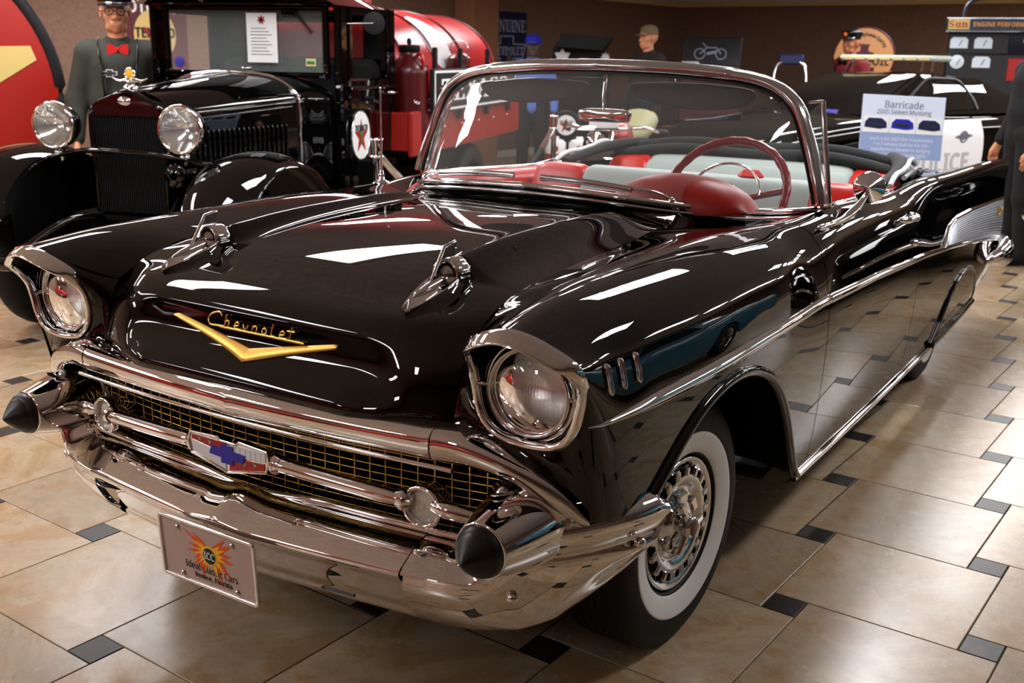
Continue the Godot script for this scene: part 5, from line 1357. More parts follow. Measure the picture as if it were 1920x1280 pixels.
	# crowned front fenders and running boards
	for sx in [-1.0, 1.0]:
		var fr := []
		var path := Sp.new(V3([0, 0.56, 0.36, 0, 0.72, 0.325, 0, 0.86, 0.225, 0, 0.955, 0.07, 0, 0.995, -0.13, 0, 0.985, -0.33, 0, 0.92, -0.52, 0, 0.80, -0.70, 0, 0.65, -0.86, 0, 0.52, -1.02, 0, 0.475, -1.20])).run(48)
		for k in 49:
			var p := path[k]; var d := (path[mini(k + 1, 48)] - path[maxi(k - 1, 0)]).normalized(); var nrm := Vector3(0, -d.z, d.y)
			if nrm.y < 0 and k > 8: nrm = -nrm
			if k <= 8 and nrm.z < 0: nrm = -nrm
			var row := PackedVector3Array(); var wi := 0.16 * (1.0 - sst(0, 6, k) * 0.0)
			for j in 17:
				var s := j / 16.0; var x := lerpf(0.46, 0.86, s); var crown := -0.055 * pow(absf(2 * s - 1), 2.2)
				row.append(Vector3(x * sx, p.y, p.z) + nrm * crown)
			row.append(Vector3(0.865 * sx, p.y, p.z) + nrm * -0.075)
			fr.append(row)
		put(MB.new().grid(fr), "front_fender", "black_paint", tk)
		put(MB.new().box(Vector3(0.66 * sx, 0.465, -1.70), Vector3(0.40, 0.03, 1.05), 0.01), "running_board", "black_paint", tk)
		var av := []
		for k in range(4, 40): av.append(PackedVector3Array([Vector3(0.47 * sx, path[k].y - 0.045, path[k].z), Vector3(0.40 * sx, 0.70, path[k].z), Vector3(0.38 * sx, 0.42, path[k].z)]))
		put(MB.new().grid(av), "inner_fender", "dark_black", tk)
	# wheels
	for q in [[-0.66, -0.22], [0.66, -0.22], [-0.66, -3.9], [0.66, -3.9]]:
		var w := Node3D.new(); w.name = "wheel"; tk.add_child(w, true); w.position = Vector3(q[0], 0.385, q[1])
		var ax := Transform3D(Basis(Vector3(0, 0, 1), -PI / 2), Vector3.ZERO)
		put(MB.new().lathe([Vector2(0.25, 0.06), Vector2(0.29, 0.075), Vector2(0.35, 0.07), Vector2(0.375, 0.05), Vector2(0.384, 0.02), Vector2(0.384, -0.02), Vector2(0.375, -0.05), Vector2(0.35, -0.07), Vector2(0.29, -0.075), Vector2(0.25, -0.06)], 40, ax), "tyre", "rubber", w)
		put(MB.new().lathe([Vector2(0.255, 0.05), Vector2(0.24, 0.04), Vector2(0.235, -0.04), Vector2(0.255, -0.05)], 40, ax), "rim", "dark_black", w)
		var spk := MB.new(); spk.lathe([Vector2(0, 0.07), Vector2(0.05, 0.06), Vector2(0.06, 0), Vector2(0.05, -0.05)], 20, ax)
		for k in 15:
			var a := TAU * k / 15; spk.tube(PackedVector3Array([Vector3(0.02, cos(a) * 0.05, sin(a) * 0.05), Vector3(0, cos(a + 0.1) * 0.24, sin(a + 0.1) * 0.24)]), 0.006, 5)
		put(spk, "spokes", "dark_black", w)
	# front bumper bar with its irons
	put(MB.new().tube(curve([-0.80, 0.48, 0.40, -0.5, 0.49, 0.52, 0.0, 0.49, 0.56, 0.5, 0.49, 0.52, 0.80, 0.48, 0.40], 30), 0.022, 8, false, true, Vector3.UP, 1.5), "front_bumper", "black_paint", tk)
	for sx in [-1.0, 1.0]: put(MB.new().tube(curve([0.16 * sx, 0.64, -0.05, 0.20 * sx, 0.66, 0.12, 0.26 * sx, 0.60, 0.30, 0.30 * sx, 0.50, 0.50], 14), 0.03, 8, false, true, Vector3.UP, 0.5), "bumper_iron", "black_paint", tk)
	put(MB.new().box(Vector3(0, 0.58, -2.4), Vector3(0.76, 0.14, 4.7), 0.02), "chassis", "dark_black", tk)
	# red bed side and tank
	for sx in [-1.0, 1.0]:
		var bs := put(MB.new().box(Vector3(0.79 * sx, 0.955, -3.62), Vector3(0.04, 0.30, 2.95), 0.01), "bed_side", "sign_red", tk)
		for k in 6: put(MB.new().lathe([Vector2(0, 0.008), Vector2(0.008, 0.006), Vector2(0.011, 0)], 10, Transform3D(Basis(Vector3(0, 0, 1), -PI / 2 * sx), Vector3(0.81 * sx, 0.97, -2.4 - 0.45 * k))), "rivet", "soft_chrome", bs)
	put(MB.new().box(Vector3(0, 0.82, -3.62), Vector3(1.56, 0.05, 2.95), 0.01), "bed_floor", "dark_black", tk)
	put(MB.new().box(Vector3(0, 0.95, -2.17), Vector3(1.60, 0.30, 0.03), 0.01), "bed_front", "sign_red", tk)
	var tn := []
	for q in [[-2.42, 0.02], [-2.42, 0.80], [-2.43, 0.93], [-2.46, 0.985], [-2.52, 1.0], [-4.95, 1.0], [-5.02, 0.985], [-5.06, 0.93], [-5.08, 0.6], [-5.08, 0.02]]:
		var row := PackedVector3Array()
		for k in 56:
			var a := TAU * k / 56; row.append(Vector3(cos(a) * 0.60 * q[1], 1.36 + sin(a) * 0.46 * q[1], q[0]))
		tn.append(row)
	var tank := put(MB.new().grid(tn, false, true), "fuel_tank", "tank_red", tk)
	for z in [-2.56, -3.25, -4.0, -4.9]:
		var hp := PackedVector3Array()
		for k in 56: hp.append(Vector3(cos(TAU * k / 56) * 0.604, 1.36 + sin(TAU * k / 56) * 0.464, z))
		put(MB.new().tube(hp, 0.012, 6, true), "tank_strap", "deep_red", tank)
	put(MB.new().lathe([Vector2(0.16, -0.06), Vector2(0.16, 0.05), Vector2(0.15, 0.06), Vector2(0.12, 0.065), Vector2(0.11, 0.10), Vector2(0, 0.11)], 28, T(Vector3(0, 1.82, -3.05))), "tank_hatch", "tank_red", tank)
	for sx in [-1.0, 1.0]: put(MB.new().tube(curve([0.10 * sx, 1.86, -3.05, 0.16 * sx, 1.90, -3.05, 0.19 * sx, 1.95, -3.05, 0.17 * sx, 1.97, -3.05, 0.15 * sx, 1.93, -3.05], 12), 0.014, 6), "hatch_clamp", "tank_red", tank)
	# white roundel painted on the flank of the tank
	var rd := []; var rd0 := []
	for r in 9:
		var row := PackedVector3Array()
		for k in 40:
			var a := TAU * k / 40; var du := cos(a) * 0.27 * r / 8.0; var dv := sin(a) * 0.27 * r / 8.0
			var an := 0.55 + dv / 0.53; row.append(Vector3(cos(an) * 0.603, 1.36 + sin(an) * 0.463, -3.15 - 0.32 + du))
		rd.append(row)
	put(MB.new().grid(rd, false, true), "tank_roundel", "white", tank)
	# black sideboard sign on stakes
	var sb := put(MB.new().box(Vector3(0.86, 1.235, -3.55), Vector3(0.03, 0.30, 2.30), 0.005), "sideboard", "rubber", tk)
	var bdr := MB.new()
	for q in [[Vector3(0.877, 1.365, -3.55), Vector3(0.006, 0.016, 2.26)], [Vector3(0.877, 1.105, -3.55), Vector3(0.006, 0.016, 2.26)], [Vector3(0.877, 1.235, -2.43), Vector3(0.006, 0.26, 0.016)], [Vector3(0.877, 1.235, -4.67), Vector3(0.006, 0.26, 0.016)]]: bdr.box(q[0], q[1])
	put(bdr, "sideboard_border", "white", sb)
	words("TEXACO", 0.22, "white", sb, Transform3D(Basis(Vector3(0, 0, -1), Vector3.UP, Vector3(1, 0, 0)), Vector3(0.878, 1.235, -3.5)), "lettering", 700, "Droid Serif", false, 0.004, 2.0)
	for z in [-2.55, -3.15, -3.9, -4.6]: put(MB.new().box(Vector3(0.835, 1.27, z), Vector3(0.03, 0.52, 0.045), 0.006), "stake", "rubber", tk)
	var chn := MB.new()
	for k in 14:
		var z := -2.22 - 0.025 * k; chn.tube(PackedVector3Array(circle(Vector3(0.80, 1.17 - 0.02 * sin(k / 13.0 * PI), z), 0.012, 10, Basis(Vector3(0, 0, 1), (k % 2) * PI / 2) * Basis(Vector3.UP, PI / 2))), 0.003, 5, true)
	put(chn, "tailgate_chain", "soft_chrome", tk)
	# enamel roundel on the door
	star_disc(tk, facing(Vector3(0.655, 0.985, -1.60), Vector3(1, 0, 0)), 0.150, "soft_chrome", 0.006)
	# --- things carried by the truck
	var tt := tk.transform
	var can := thing("oil_can", "tall red oil can with black lid, chained beside truck cab", "oil can", tt * Vector3(0.70, 0.845, -2.40), 0.0)
	put(MB.new().lathe([Vector2(0, 0), Vector2(0.125, 0.0), Vector2(0.13, 0.01), Vector2(0.13, 0.50), Vector2(0.135, 0.505), Vector2(0.13, 0.52), Vector2(0.128, 0.56), Vector2(0.07, 0.62), Vector2(0.065, 0.65)], 36), "body", "deep_red", can)
	put(MB.new().lathe([Vector2(0.0, 0.70), Vector2(0.07, 0.698), Vector2(0.075, 0.69), Vector2(0.072, 0.65), Vector2(0.0, 0.648)], 28).lathe([Vector2(0, 0.745), Vector2(0.012, 0.74), Vector2(0.018, 0.72), Vector2(0.012, 0.70)], 14), "lid", "rubber", can)
	put(MB.new().tube(curve([0.07, 0.61, 0.02, 0.115, 0.64, 0.03, 0.14, 0.59, 0.03, 0.125, 0.54, 0.02], 10), 0.012, 8), "spout", "tank_red", can)
	var c2 := thing("oil_measure", "small red oil measure with level gauge and wire handle, behind sideboard", "oil can", tt * Vector3(0.70, 1.12, -3.55))
	put(MB.new().lathe([Vector2(0, 0), Vector2(0.09, 0), Vector2(0.09, 0.33), Vector2(0.095, 0.335), Vector2(0.05, 0.37), Vector2(0, 0.375)], 28), "body", "deep_red", c2)
	put(MB.new().tube(curve([-0.08, 0.34, 0, -0.07, 0.45, 0, 0.07, 0.45, 0, 0.08, 0.34, 0], 12), 0.005, 6), "handle", "soft_chrome", c2)
	put(MB.new().box(Vector3(0.08, 0.20, 0.045), Vector3(0.02, 0.17, 0.03), 0.005, Basis(Vector3.UP, -0.5)), "gauge", "soft_chrome", c2)
	put(MB.new().box(Vector3.ZERO, Vector3(0.20, 0.29, 0.004)).box(Vector3.ZERO, Vector3(0.001, 0.001, 0.001)), "sheet", "white", thing("spec_sheet", "white printed sheet in plastic sleeve hung inside truck windshield", "paper", tt * Vector3(0.13, 1.565, -1.355), tk.rotation.y))
	var pp := get_node("spec_sheet") as Node3D
	var ln := MB.new()
	for k in 9: ln.box(Vector3(-0.02 + 0.008 * (k % 3), 0.055 - 0.019 * k, 0.003), Vector3(0.10 + 0.02 * (k % 3), 0.004, 0.001))
	put(ln, "print_lines", mat("print_grey", Color(0.35, 0.35, 0.4), 0.6), pp)
	put(MB.new().prism(star(Vector2(0, 0.105), 0.03, 0.55, 7), 0.002, 0.004), "flame_print", "red_enamel", pp)
	put(MB.new().lathe([Vector2(0, 0.006), Vector2(0.011, 0.006), Vector2(0.011, 0)], 14, Transform3D(Basis(Vector3.RIGHT, PI / 2), Vector3(0, 0.105, 0))), "badge_disc", "print_black", pp)

# ---------------------------------------------------------------- modern coupes: the police car and three cars beyond the frame
func patch(a: Vector3, b: Vector3, c: Vector3, d: Vector3, off: float, u0 := 0.0, u1 := 1.0, v0 := 0.0, v1 := 1.0, bulge := 0.0) -> MB:
	# bilinear patch: a-b along the bottom, d-c along the top
	var rows := []; var nrm := (b - a).cross(d - a).normalized()
	for k in 13:
		var row := PackedVector3Array(); var v := lerpf(v0, v1, k / 12.0)
		for j in 17:
			var u := lerpf(u0, u1, j / 16.0); row.append(a.lerp(b, u).lerp(d.lerp(c, u), v) + nrm * (off + bulge * sin(u * PI) * sin(v * PI)))
		rows.append(row)
	return MB.new().grid(rows)
func car_shell(car: Node3D, paint: String, st: Array, cab: Dictionary, wheels_z: Array, wr := 0.33) -> void:
	var rows := []; var feats := []; var ts := PackedFloat64Array(); st = st.duplicate(); st.reverse()
	for f in 9: feats.append(PackedVector3Array())
	for s in st:      # z, half width, bottom, belt, crown
		var w: float = s[1]; var z: float = s[0]; var yb: float = s[2]; var yt: float = s[3]; var cr: float = s[4]
		var pts := [Vector3(w - 0.06, yb, z), Vector3(w - 0.005, yb + 0.10, z), Vector3(w, lerpf(yb, yt, 0.45), z), Vector3(w - 0.01, lerpf(yb, yt, 0.75), z), Vector3(w - 0.05, yt - 0.035, z), Vector3(w - 0.12, yt, z), Vector3(w * 0.6, yt + cr * 0.6, z), Vector3(w * 0.3, yt + cr * 0.92, z), Vector3(0, yt + cr, z)]
		for f in 9: feats[f].append(pts[f])
		ts.append(z)
	var sps := []
	for f in 9: sps.append(Sp.new(feats[f], ts))
	for k in 61:
		var z := lerpf(st[0][0], st[-1][0], k / 60.0); var p := PackedVector3Array()
		for f in 9: p.append(sps[f].at(z))
		var half := Sp.new(p).run(24)
		# wheel openings
		for wz in wheels_z:
			var dz: float = absf(z - wz)
			if dz < wr + 0.06:
				var yy := sqrt(pow(wr + 0.06, 2.0) - dz * dz) + 0.30
				for j in half.size():
					if half[j].y < yy and half[j].x > 0.5: half[j].y = minf(yy, lerpf(yy, half[j].y, 0.0))
		var row := PackedVector3Array()
		for j in half.size(): row.append(half[j])
		for j in range(half.size() - 2, -1, -1): row.append(half[j] * Vector3(-1, 1, 1))
		rows.append(row)
	var body := MB.new().grid(rows); body.fan(rows[0]); body.fan(rows[60], true)
	put(body, "body", paint, car)
	put(MB.new().box(Vector3(0, 0.42, 0), Vector3(1.3, 0.32, absf(st[0][0] - st[-1][0]) - 0.5), 0.05), "underbody", "dark_black", car)
	# greenhouse
	var A: Vector3 = cab.a; var B: Vector3 = cab.b; var C: Vector3 = cab.c; var D: Vector3 = cab.d      # left side: front bottom, rear bottom, rear top, front top
	var mx := Vector3(-1, 1, 1)
	var gm := MB.new()
	gm.join(patch(A, B, C, D, 0.0, 0, 1, 0, 1, 0.02)); gm.join(patch(B * mx, A * mx, D * mx, C * mx, 0.0, 0, 1, 0, 1, 0.02))
	gm.join(patch(A * mx, A, D, D * mx, 0.0, 0, 1, 0, 1, 0.05)); gm.join(patch(B, B * mx, C * mx, C, 0.0, 0, 1, 0, 1, 0.04)); gm.join(patch(D * mx, D, C, C * mx, 0.0, 0, 1, 0, 1, 0.035))
	put(gm, "roof", paint, car)
	put(patch(A * mx, A, D, D * mx, 0.006, 0.05, 0.95, 0.03, 0.94, 0.05), "windshield", "tinted_glass", car)
	put(patch(B, B * mx, C * mx, C, 0.006, 0.07, 0.93, 0.05, 0.9, 0.04), "rear_window", "tinted_glass", car)
	for sx in [1.0, -1.0]:
		var o := Vector3(sx, 1, 1)
		var sd := patch(A * o, B * o, C * o, D * o, 0.008 * sx, 0.08, cab.get("win", 0.62), 0.10, 0.90, 0.02 * sx)
		put(sd, "side_window", "tinted_glass", car)
	for wz in wheels_z:
		for sx in [-1.0, 1.0]:
			var w := Node3D.new(); w.name = "wheel"; car.add_child(w, true); w.transform = Transform3D(Basis(Vector3.UP, 0.0 if sx > 0 else PI), Vector3((st[2][1] - 0.115) * sx, wr, wz))
			var ax := Transform3D(Basis(Vector3(0, 0, 1), -PI / 2), Vector3.ZERO)
			put(MB.new().lathe([Vector2(wr * 0.66, 0.09), Vector2(wr * 0.8, 0.11), Vector2(wr * 0.95, 0.10), Vector2(wr, 0.06), Vector2(wr, -0.06), Vector2(wr * 0.95, -0.1), Vector2(wr * 0.66, -0.1)], 36, ax), "tyre", "rubber", w)
			put(MB.new().lathe([Vector2(wr * 0.67, 0.09), Vector2(wr * 0.6, 0.07), Vector2(wr * 0.3, 0.06), Vector2(0, 0.08)], 36, ax), "rim", "soft_chrome", w)
const SEDAN := [[2.32, 0.78, 0.36, 0.72, 0.02], [2.15, 0.86, 0.30, 0.80, 0.03], [1.6, 0.92, 0.24, 0.90, 0.04], [0.8, 0.935, 0.22, 0.97, 0.04], [-0.4, 0.935, 0.22, 0.98, 0.02], [-1.5, 0.935, 0.22, 1.0, 0.03], [-2.1, 0.90, 0.28, 1.0, 0.03], [-2.33, 0.82, 0.36, 0.95, 0.02]]
func coupe() -> void:
	mat("tinted_glass", Color(0.012, 0.013, 0.014), 0.02, 0.0, {"metallic_specular": 0.6})
	var car := thing("police_coupe", "black modern police coupe with white door and roof light bar", "car", Vector3(-1.133, 0, -8.748), deg_to_rad(-27.0))
	car_shell(car, "black_paint", SEDAN, {"a": Vector3(0.80, 0.985, 0.72), "b": Vector3(0.80, 1.01, -1.75), "c": Vector3(0.58, 1.33, -0.95), "d": Vector3(0.60, 1.365, -0.12), "win": 0.60}, [1.40, -1.32])
	# white door skin with badge and lettering
	var dr := []
	for k in 13:
		var y := lerpf(0.34, 0.955, k / 12.0); var row := PackedVector3Array()
		for j in 13: row.append(Vector3(lerpf(0.942, 0.915, sst(0.75, 1.0, k / 12.0)), y, lerpf(0.52 - 0.08 * k / 12.0, -0.66 - 0.05 * sin(k / 12.0 * PI), j / 12.0)))
		dr.append(row)
	var d := put(MB.new().grid(dr), "door_skin", "white_paint", car)
	var sf := Transform3D(Basis(Vector3(0, 0, -1), Vector3.UP, Vector3(1, 0, 0)), Vector3(0.945, 0.80, -0.40))
	put(MB.new().prism(V2([-0.13, 0.0, 0.0, 0.035, 0.13, 0.01, 0.0, -0.03]), 0, 0.003, sf).tube(PackedVector3Array(circle(sf.origin, 0.05, 24, sf.basis)), 0.006, 6, true), "door_badge", "print_grey", d)
	words("POLICE", 0.24, mat("door_letter", Color(0.66, 0.66, 0.68), 0.4), d, Transform3D(sf.basis, Vector3(0.945, 0.56, -0.10)), "lettering", 700, "Droid Sans", false, 0.003, 1.0)
	# bright window surround
	var wn := MB.new(); var A := Vector3(0.80, 0.985, 0.72); var B := Vector3(0.80, 1.01, -1.75); var C := Vector3(0.58, 1.33, -0.95); var D := Vector3(0.60, 1.365, -0.12)
	var pth := PackedVector3Array()
	for q in [[0.10, 0.12], [0.10, 0.5], [0.10, 0.8], [0.14, 0.9], [0.3, 0.92], [0.5, 0.92], [0.58, 0.88], [0.61, 0.7], [0.61, 0.3], [0.60, 0.12]]:
		pth.append(A.lerp(B, q[0]).lerp(D.lerp(C, q[0]), q[1]) + Vector3(0.025, 0.005, 0))
	wn.tube(Sp.new(pth).run(40), 0.014, 8)
	put(wn, "window_surround", mat("grey_trim", Color(0.16, 0.16, 0.17), 0.3), car)
	# light bar on chrome feet
	var lb := put(MB.new().box(Vector3(0, 1.515, -0.42), Vector3(1.22, 0.055, 0.26), 0.02), "light_bar", mat("bar_lens", Color(0.72, 0.76, 0.72), 0.15), car)
	for k in 7: put(MB.new().box(Vector3(-0.48 + 0.16 * k, 1.512, -0.288), Vector3(0.13, 0.035, 0.008), 0.003), "lamp_module", "cream", lb)
	for x in [-0.5, 0.38, 0.5]: put(MB.new().tube(PackedVector3Array([Vector3(x, 1.39, -0.40), Vector3(x, 1.50, -0.40)]), 0.016, 8), "bar_foot", "chrome", lb)
	put(patch(Vector3(-0.8, 0.985, 0.72), Vector3(0.8, 0.985, 0.72), Vector3(0.60, 1.365, -0.12), Vector3(-0.60, 1.365, -0.12), 0.012, 0.62, 0.72, 0.02, 0.07, 0.05), "window_sticker", "sticker_blue", car)

func beyond_frame() -> void:
	# what the polished paint and chrome of the convertible mirrors: cars parked round it, out of the frame
	var cab := {"a": Vector3(0.80, 0.985, 0.72), "b": Vector3(0.80, 1.01, -1.75), "c": Vector3(0.60, 1.38, -1.05), "d": Vector3(0.60, 1.40, -0.12)}
	var t := thing("teal_car", "teal car parked alongside, mirrored in the convertible's left flank", "car", Vector3(3.85, 0, -2.6), deg_to_rad(3.0))
	car_shell(t, "teal_paint", SEDAN, cab, [1.40, -1.32])
	var r := thing("red_car", "red car facing the convertible, mirrored as red band in its chrome bar", "car", Vector3(-0.1, 0, 5.9), deg_to_rad(100.0))
	car_shell(r, "red_enamel", SEDAN, cab, [1.40, -1.32])
	var r2 := thing("maroon_car", "second red car further left, mirrored in the chrome bar ends", "car", Vector3(-5.2, 0, 5.6), deg_to_rad(94.0))
	car_shell(r2, "red_enamel", SEDAN, cab, [1.40, -1.32])
	var b := thing("black_car", "black car at right edge of photo, just past the convertible's tail fin", "car", Vector3(2.36, 0, -7.35), deg_to_rad(-18.0))
	car_shell(b, "black_paint", SEDAN, cab, [1.40, -1.32])
	put(MB.new().tube(curve([-0.84, 0.50, 2.15, -0.6, 0.50, 2.34, 0.0, 0.50, 2.38, 0.6, 0.50, 2.34, 0.84, 0.50, 2.15], 24), 0.045, 10), "bumper", "chrome", b)

# ---------------------------------------------------------------- mannequins
# smooth union of tapered capsules, meshed as surface nets; bone = [a, b, ra, rb]
func nets(bones: Array, blend: float, cell: float) -> MB:
	var lo := Vector3.ONE * 1e9; var hi := -lo
	for b in bones:
		var r: float = maxf(b[2], b[3]) + 3.0 * cell
		lo = lo.min(b[0] - Vector3.ONE * r).min(b[1] - Vector3.ONE * r); hi = hi.max(b[0] + Vector3.ONE * r).max(b[1] + Vector3.ONE * r)
	var nx := int((hi.x - lo.x) / cell) + 2; var ny := int((hi.y - lo.y) / cell) + 2; var nz := int((hi.z - lo.z) / cell) + 2
	var f := PackedFloat32Array(); f.resize(nx * ny * nz); f.fill(1.0)
	for b in bones:
		var a: Vector3 = b[0]; var d: Vector3 = b[1] - b[0]; var dd := maxf(d.length_squared(), 1e-9); var ra: float = b[2]; var rb: float = b[3]
		var sq: Vector3 = b[4] if b.size() > 4 else Vector3.ONE
		var m := maxf(ra, rb) * maxf(sq.x, maxf(sq.y, sq.z)) + blend + 2.5 * cell; var e: Vector3 = b[1]
		var l := (a.min(e) - Vector3.ONE * m - lo) / cell; var h := (a.max(e) + Vector3.ONE * m - lo) / cell
		for z in range(maxi(0, int(l.z)), mini(nz, int(h.z) + 1)):
			for y in range(maxi(0, int(l.y)), mini(ny, int(h.y) + 1)):
				var row := (z * ny + y) * nx
				for x in range(maxi(0, int(l.x)), mini(nx, int(h.x) + 1)):
					var p := lo + Vector3(x, y, z) * cell - a
					var t := clampf(p.dot(d) / dd, 0.0, 1.0)
					var dist := ((p - d * t) / sq).length() - lerpf(ra, rb, t)
					var o := f[row + x]; var k := maxf(blend - absf(o - dist), 0.0) / blend
					f[row + x] = minf(o, dist) - k * k * blend * 0.25
	var mb := MB.new(); var idx := {}
	var sx := 1; var sy := nx; var sz := nx * ny
	for z in nz - 1:
		for y in ny - 1:
			for x in nx - 1:
				var c := (z * ny + y) * nx + x; var neg := 0
				var v0 := f[c]; var v1 := f[c + 1]; var v2 := f[c + sy]; var v3 := f[c + sy + 1]; var v4 := f[c + sz]; var v5 := f[c + sz + 1]; var v6 := f[c + sz + sy]; var v7 := f[c + sz + sy + 1]
				if (v0 < 0) == (v1 < 0) and (v0 < 0) == (v2 < 0) and (v0 < 0) == (v3 < 0) and (v0 < 0) == (v4 < 0) and (v0 < 0) == (v5 < 0) and (v0 < 0) == (v6 < 0) and (v0 < 0) == (v7 < 0): continue
				var vs := [v0, v1, v2, v3, v4, v5, v6, v7]; var s := Vector3.ZERO; var n := 0
				for ed in [[0, 1], [2, 3], [4, 5], [6, 7], [0, 2], [1, 3], [4, 6], [5, 7], [0, 4], [1, 5], [2, 6], [3, 7]]:
					var q: float = vs[ed[0]]; var w: float = vs[ed[1]]
					if (q < 0) != (w < 0):
						var t := q / (q - w); var p0 := Vector3(ed[0] & 1, (ed[0] >> 1) & 1, ed[0] >> 2); var p1 := Vector3(ed[1] & 1, (ed[1] >> 1) & 1, ed[1] >> 2)
						s += p0.lerp(p1, t); n += 1
				idx[c] = mb.v.size(); mb.v.append(lo + (Vector3(x, y, z) + s / n) * cell); mb.t.append(Vector2.ZERO)
	for c in idx:
		var inside: bool = f[c] < 0
		for ax in 3:
			var st: int = [sx, sy, sz][ax]; var s1: int = [sy, sz, sx][ax]; var s2: int = [sz, sx, sy][ax]
			if inside != (f[c + st] < 0) and idx.has(c - s1) and idx.has(c - s2) and idx.has(c - s1 - s2):
				var q := [idx[c], idx[c - s1], idx[c - s1 - s2], idx[c - s2]]
				if not inside: mb.i.append_array([q[0], q[1], q[2], q[0], q[2], q[3]])
				else: mb.i.append_array([q[0], q[2], q[1], q[0], q[3], q[2]])
	mb.tri_normals(0, 0)
	return mb
var figure := {}
func figure_meshes() -> void:
	var P := func(x: float, y: float, z: float) -> Vector3: return Vector3(x, y, z)
	var core := [[Vector3(0, 0.98, 0), Vector3(0, 1.12, 0.01), 0.125, 0.115, Vector3(1.28, 1, 0.95)], [Vector3(0, 1.12, 0.01), Vector3(0, 1.32, 0.0), 0.115, 0.13, Vector3(1.3, 1, 0.92)], [Vector3(-0.15, 1.40, -0.015), Vector3(0.15, 1.40, -0.015), 0.075, 0.075], [Vector3(0, 1.40, -0.02), Vector3(0, 1.54, 0.005), 0.062, 0.052]]
	var arms := []; var sleeves := []; var legs := []; var hands := []
	for s in [-1.0, 1.0]:
		var sh := Vector3(0.185 * s, 1.395, -0.015); var el := Vector3(0.265 * s, 1.12, -0.03); var wr := Vector3(0.275 * s, 0.88, 0.075)
		arms.append_array([[sh, el, 0.058, 0.044], [el, wr, 0.043, 0.028]]); sleeves.append_array([[sh, el, 0.072, 0.066], [el, wr.lerp(el, 0.06), 0.064, 0.046]])
		legs.append_array([[Vector3(0.095 * s, 0.94, 0), Vector3(0.11 * s, 0.50, 0.01), 0.098, 0.066], [Vector3(0.11 * s, 0.50, 0.01), Vector3(0.115 * s, 0.09, -0.02), 0.064, 0.045]])
		var pm := wr + Vector3(0.0, -0.075, 0.035)
		hands.append([wr, pm, 0.028, 0.034, Vector3(0.7, 1, 1.1)])
		for k in 4:
			var base := pm + Vector3(0.004 * s, -0.018 + 0.003 * absf(k - 1.5), 0.026 - 0.018 * k); var ln: float = [0.062, 0.070, 0.066, 0.052][k]
			var m1 := base + Vector3(-0.004 * s, -ln * 0.55, 0.004); hands.append([base, m1, 0.0095, 0.0085]); hands.append([m1, m1 + Vector3(-0.018 * s, -ln * 0.5, 0.0), 0.0085, 0.007])
		hands.append([wr + Vector3(-0.004 * s, -0.03, 0.03), wr + Vector3(-0.014 * s, -0.07, 0.062), 0.012, 0.010]); hands.append([wr + Vector3(-0.014 * s, -0.07, 0.062), wr + Vector3(-0.022 * s, -0.10, 0.068), 0.010, 0.008])
	var feet := []
	for s in [-1.0, 1.0]: feet.append_array([[Vector3(0.115 * s, 0.055, -0.05), Vector3(0.125 * s, 0.04, 0.14), 0.052, 0.042]])
	# head, centre 1.63
	var H := [[Vector3(0, 1.665, -0.02), Vector3(0, 1.665, 0.005), 0.088, 0.085, Vector3(0.90, 1.08, 1.05)], [Vector3(0, 1.60, 0.025), Vector3(0, 1.575, 0.045), 0.062, 0.046, Vector3(1.02, 1, 1)], [Vector3(-0.035, 1.555, 0.035), Vector3(0.035, 1.555, 0.035), 0.028, 0.028],
		[Vector3(0, 1.645, 0.088), Vector3(0, 1.612, 0.108), 0.010, 0.014], [Vector3(-0.014, 1.608, 0.097), Vector3(0.014, 1.608, 0.097), 0.010, 0.010], [Vector3(-0.04, 1.668, 0.072), Vector3(0.04, 1.668, 0.072), 0.017, 0.017], [Vector3(-0.045, 1.62, 0.058), Vector3(-0.04, 1.60, 0.055), 0.024, 0.02], [Vector3(0.045, 1.62, 0.058), Vector3(0.04, 1.60, 0.055), 0.024, 0.02],
		[Vector3(-0.018, 1.578, 0.088), Vector3(0.018, 1.578, 0.088), 0.008, 0.008], [Vector3(-0.016, 1.566, 0.086), Vector3(0.016, 1.566, 0.086), 0.009, 0.009], [Vector3(0, 1.542, 0.070), Vector3(0, 1.540, 0.068), 0.020, 0.02], [Vector3(0, 1.45, -0.015), Vector3(0, 1.56, -0.005), 0.054, 0.052]]
	for s in [-1.0, 1.0]: H.append([Vector3(0.085 * s, 1.655, -0.005), Vector3(0.086 * s, 1.615, 0.0), 0.017, 0.011, Vector3(0.5, 1, 1)])
	var body := nets(core + arms + legs, 0.05, 0.015); body.join(nets(H, 0.022, 0.0055)); body.join(nets(hands, 0.010, 0.0045))
	figure.body = body.mesh()
	var tors := [[Vector3(0, 0.96, 0), Vector3(0, 1.12, 0.01), 0.142, 0.14, Vector3(1.25, 1, 0.95)], [Vector3(0, 1.12, 0.01), Vector3(0, 1.32, 0.0), 0.138, 0.148, Vector3(1.3, 1, 0.93)], [Vector3(-0.155, 1.40, -0.015), Vector3(0.155, 1.40, -0.015), 0.088, 0.088], [Vector3(0, 1.42, -0.02), Vector3(0, 1.475, -0.012), 0.075, 0.066]]
	figure.shirt = nets(tors + sleeves, 0.035, 0.013).mesh()
	var tl := []
	for l in legs: tl.append([l[0], l[1], l[2] + 0.016, l[3] + 0.022])
	tl.append([Vector3(-0.05, 0.97, 0), Vector3(0.05, 0.97, 0), 0.13, 0.13])
	figure.trousers = nets(tl, 0.03, 0.018).mesh()
	figure.shoes = nets(feet, 0.02, 0.014).mesh()
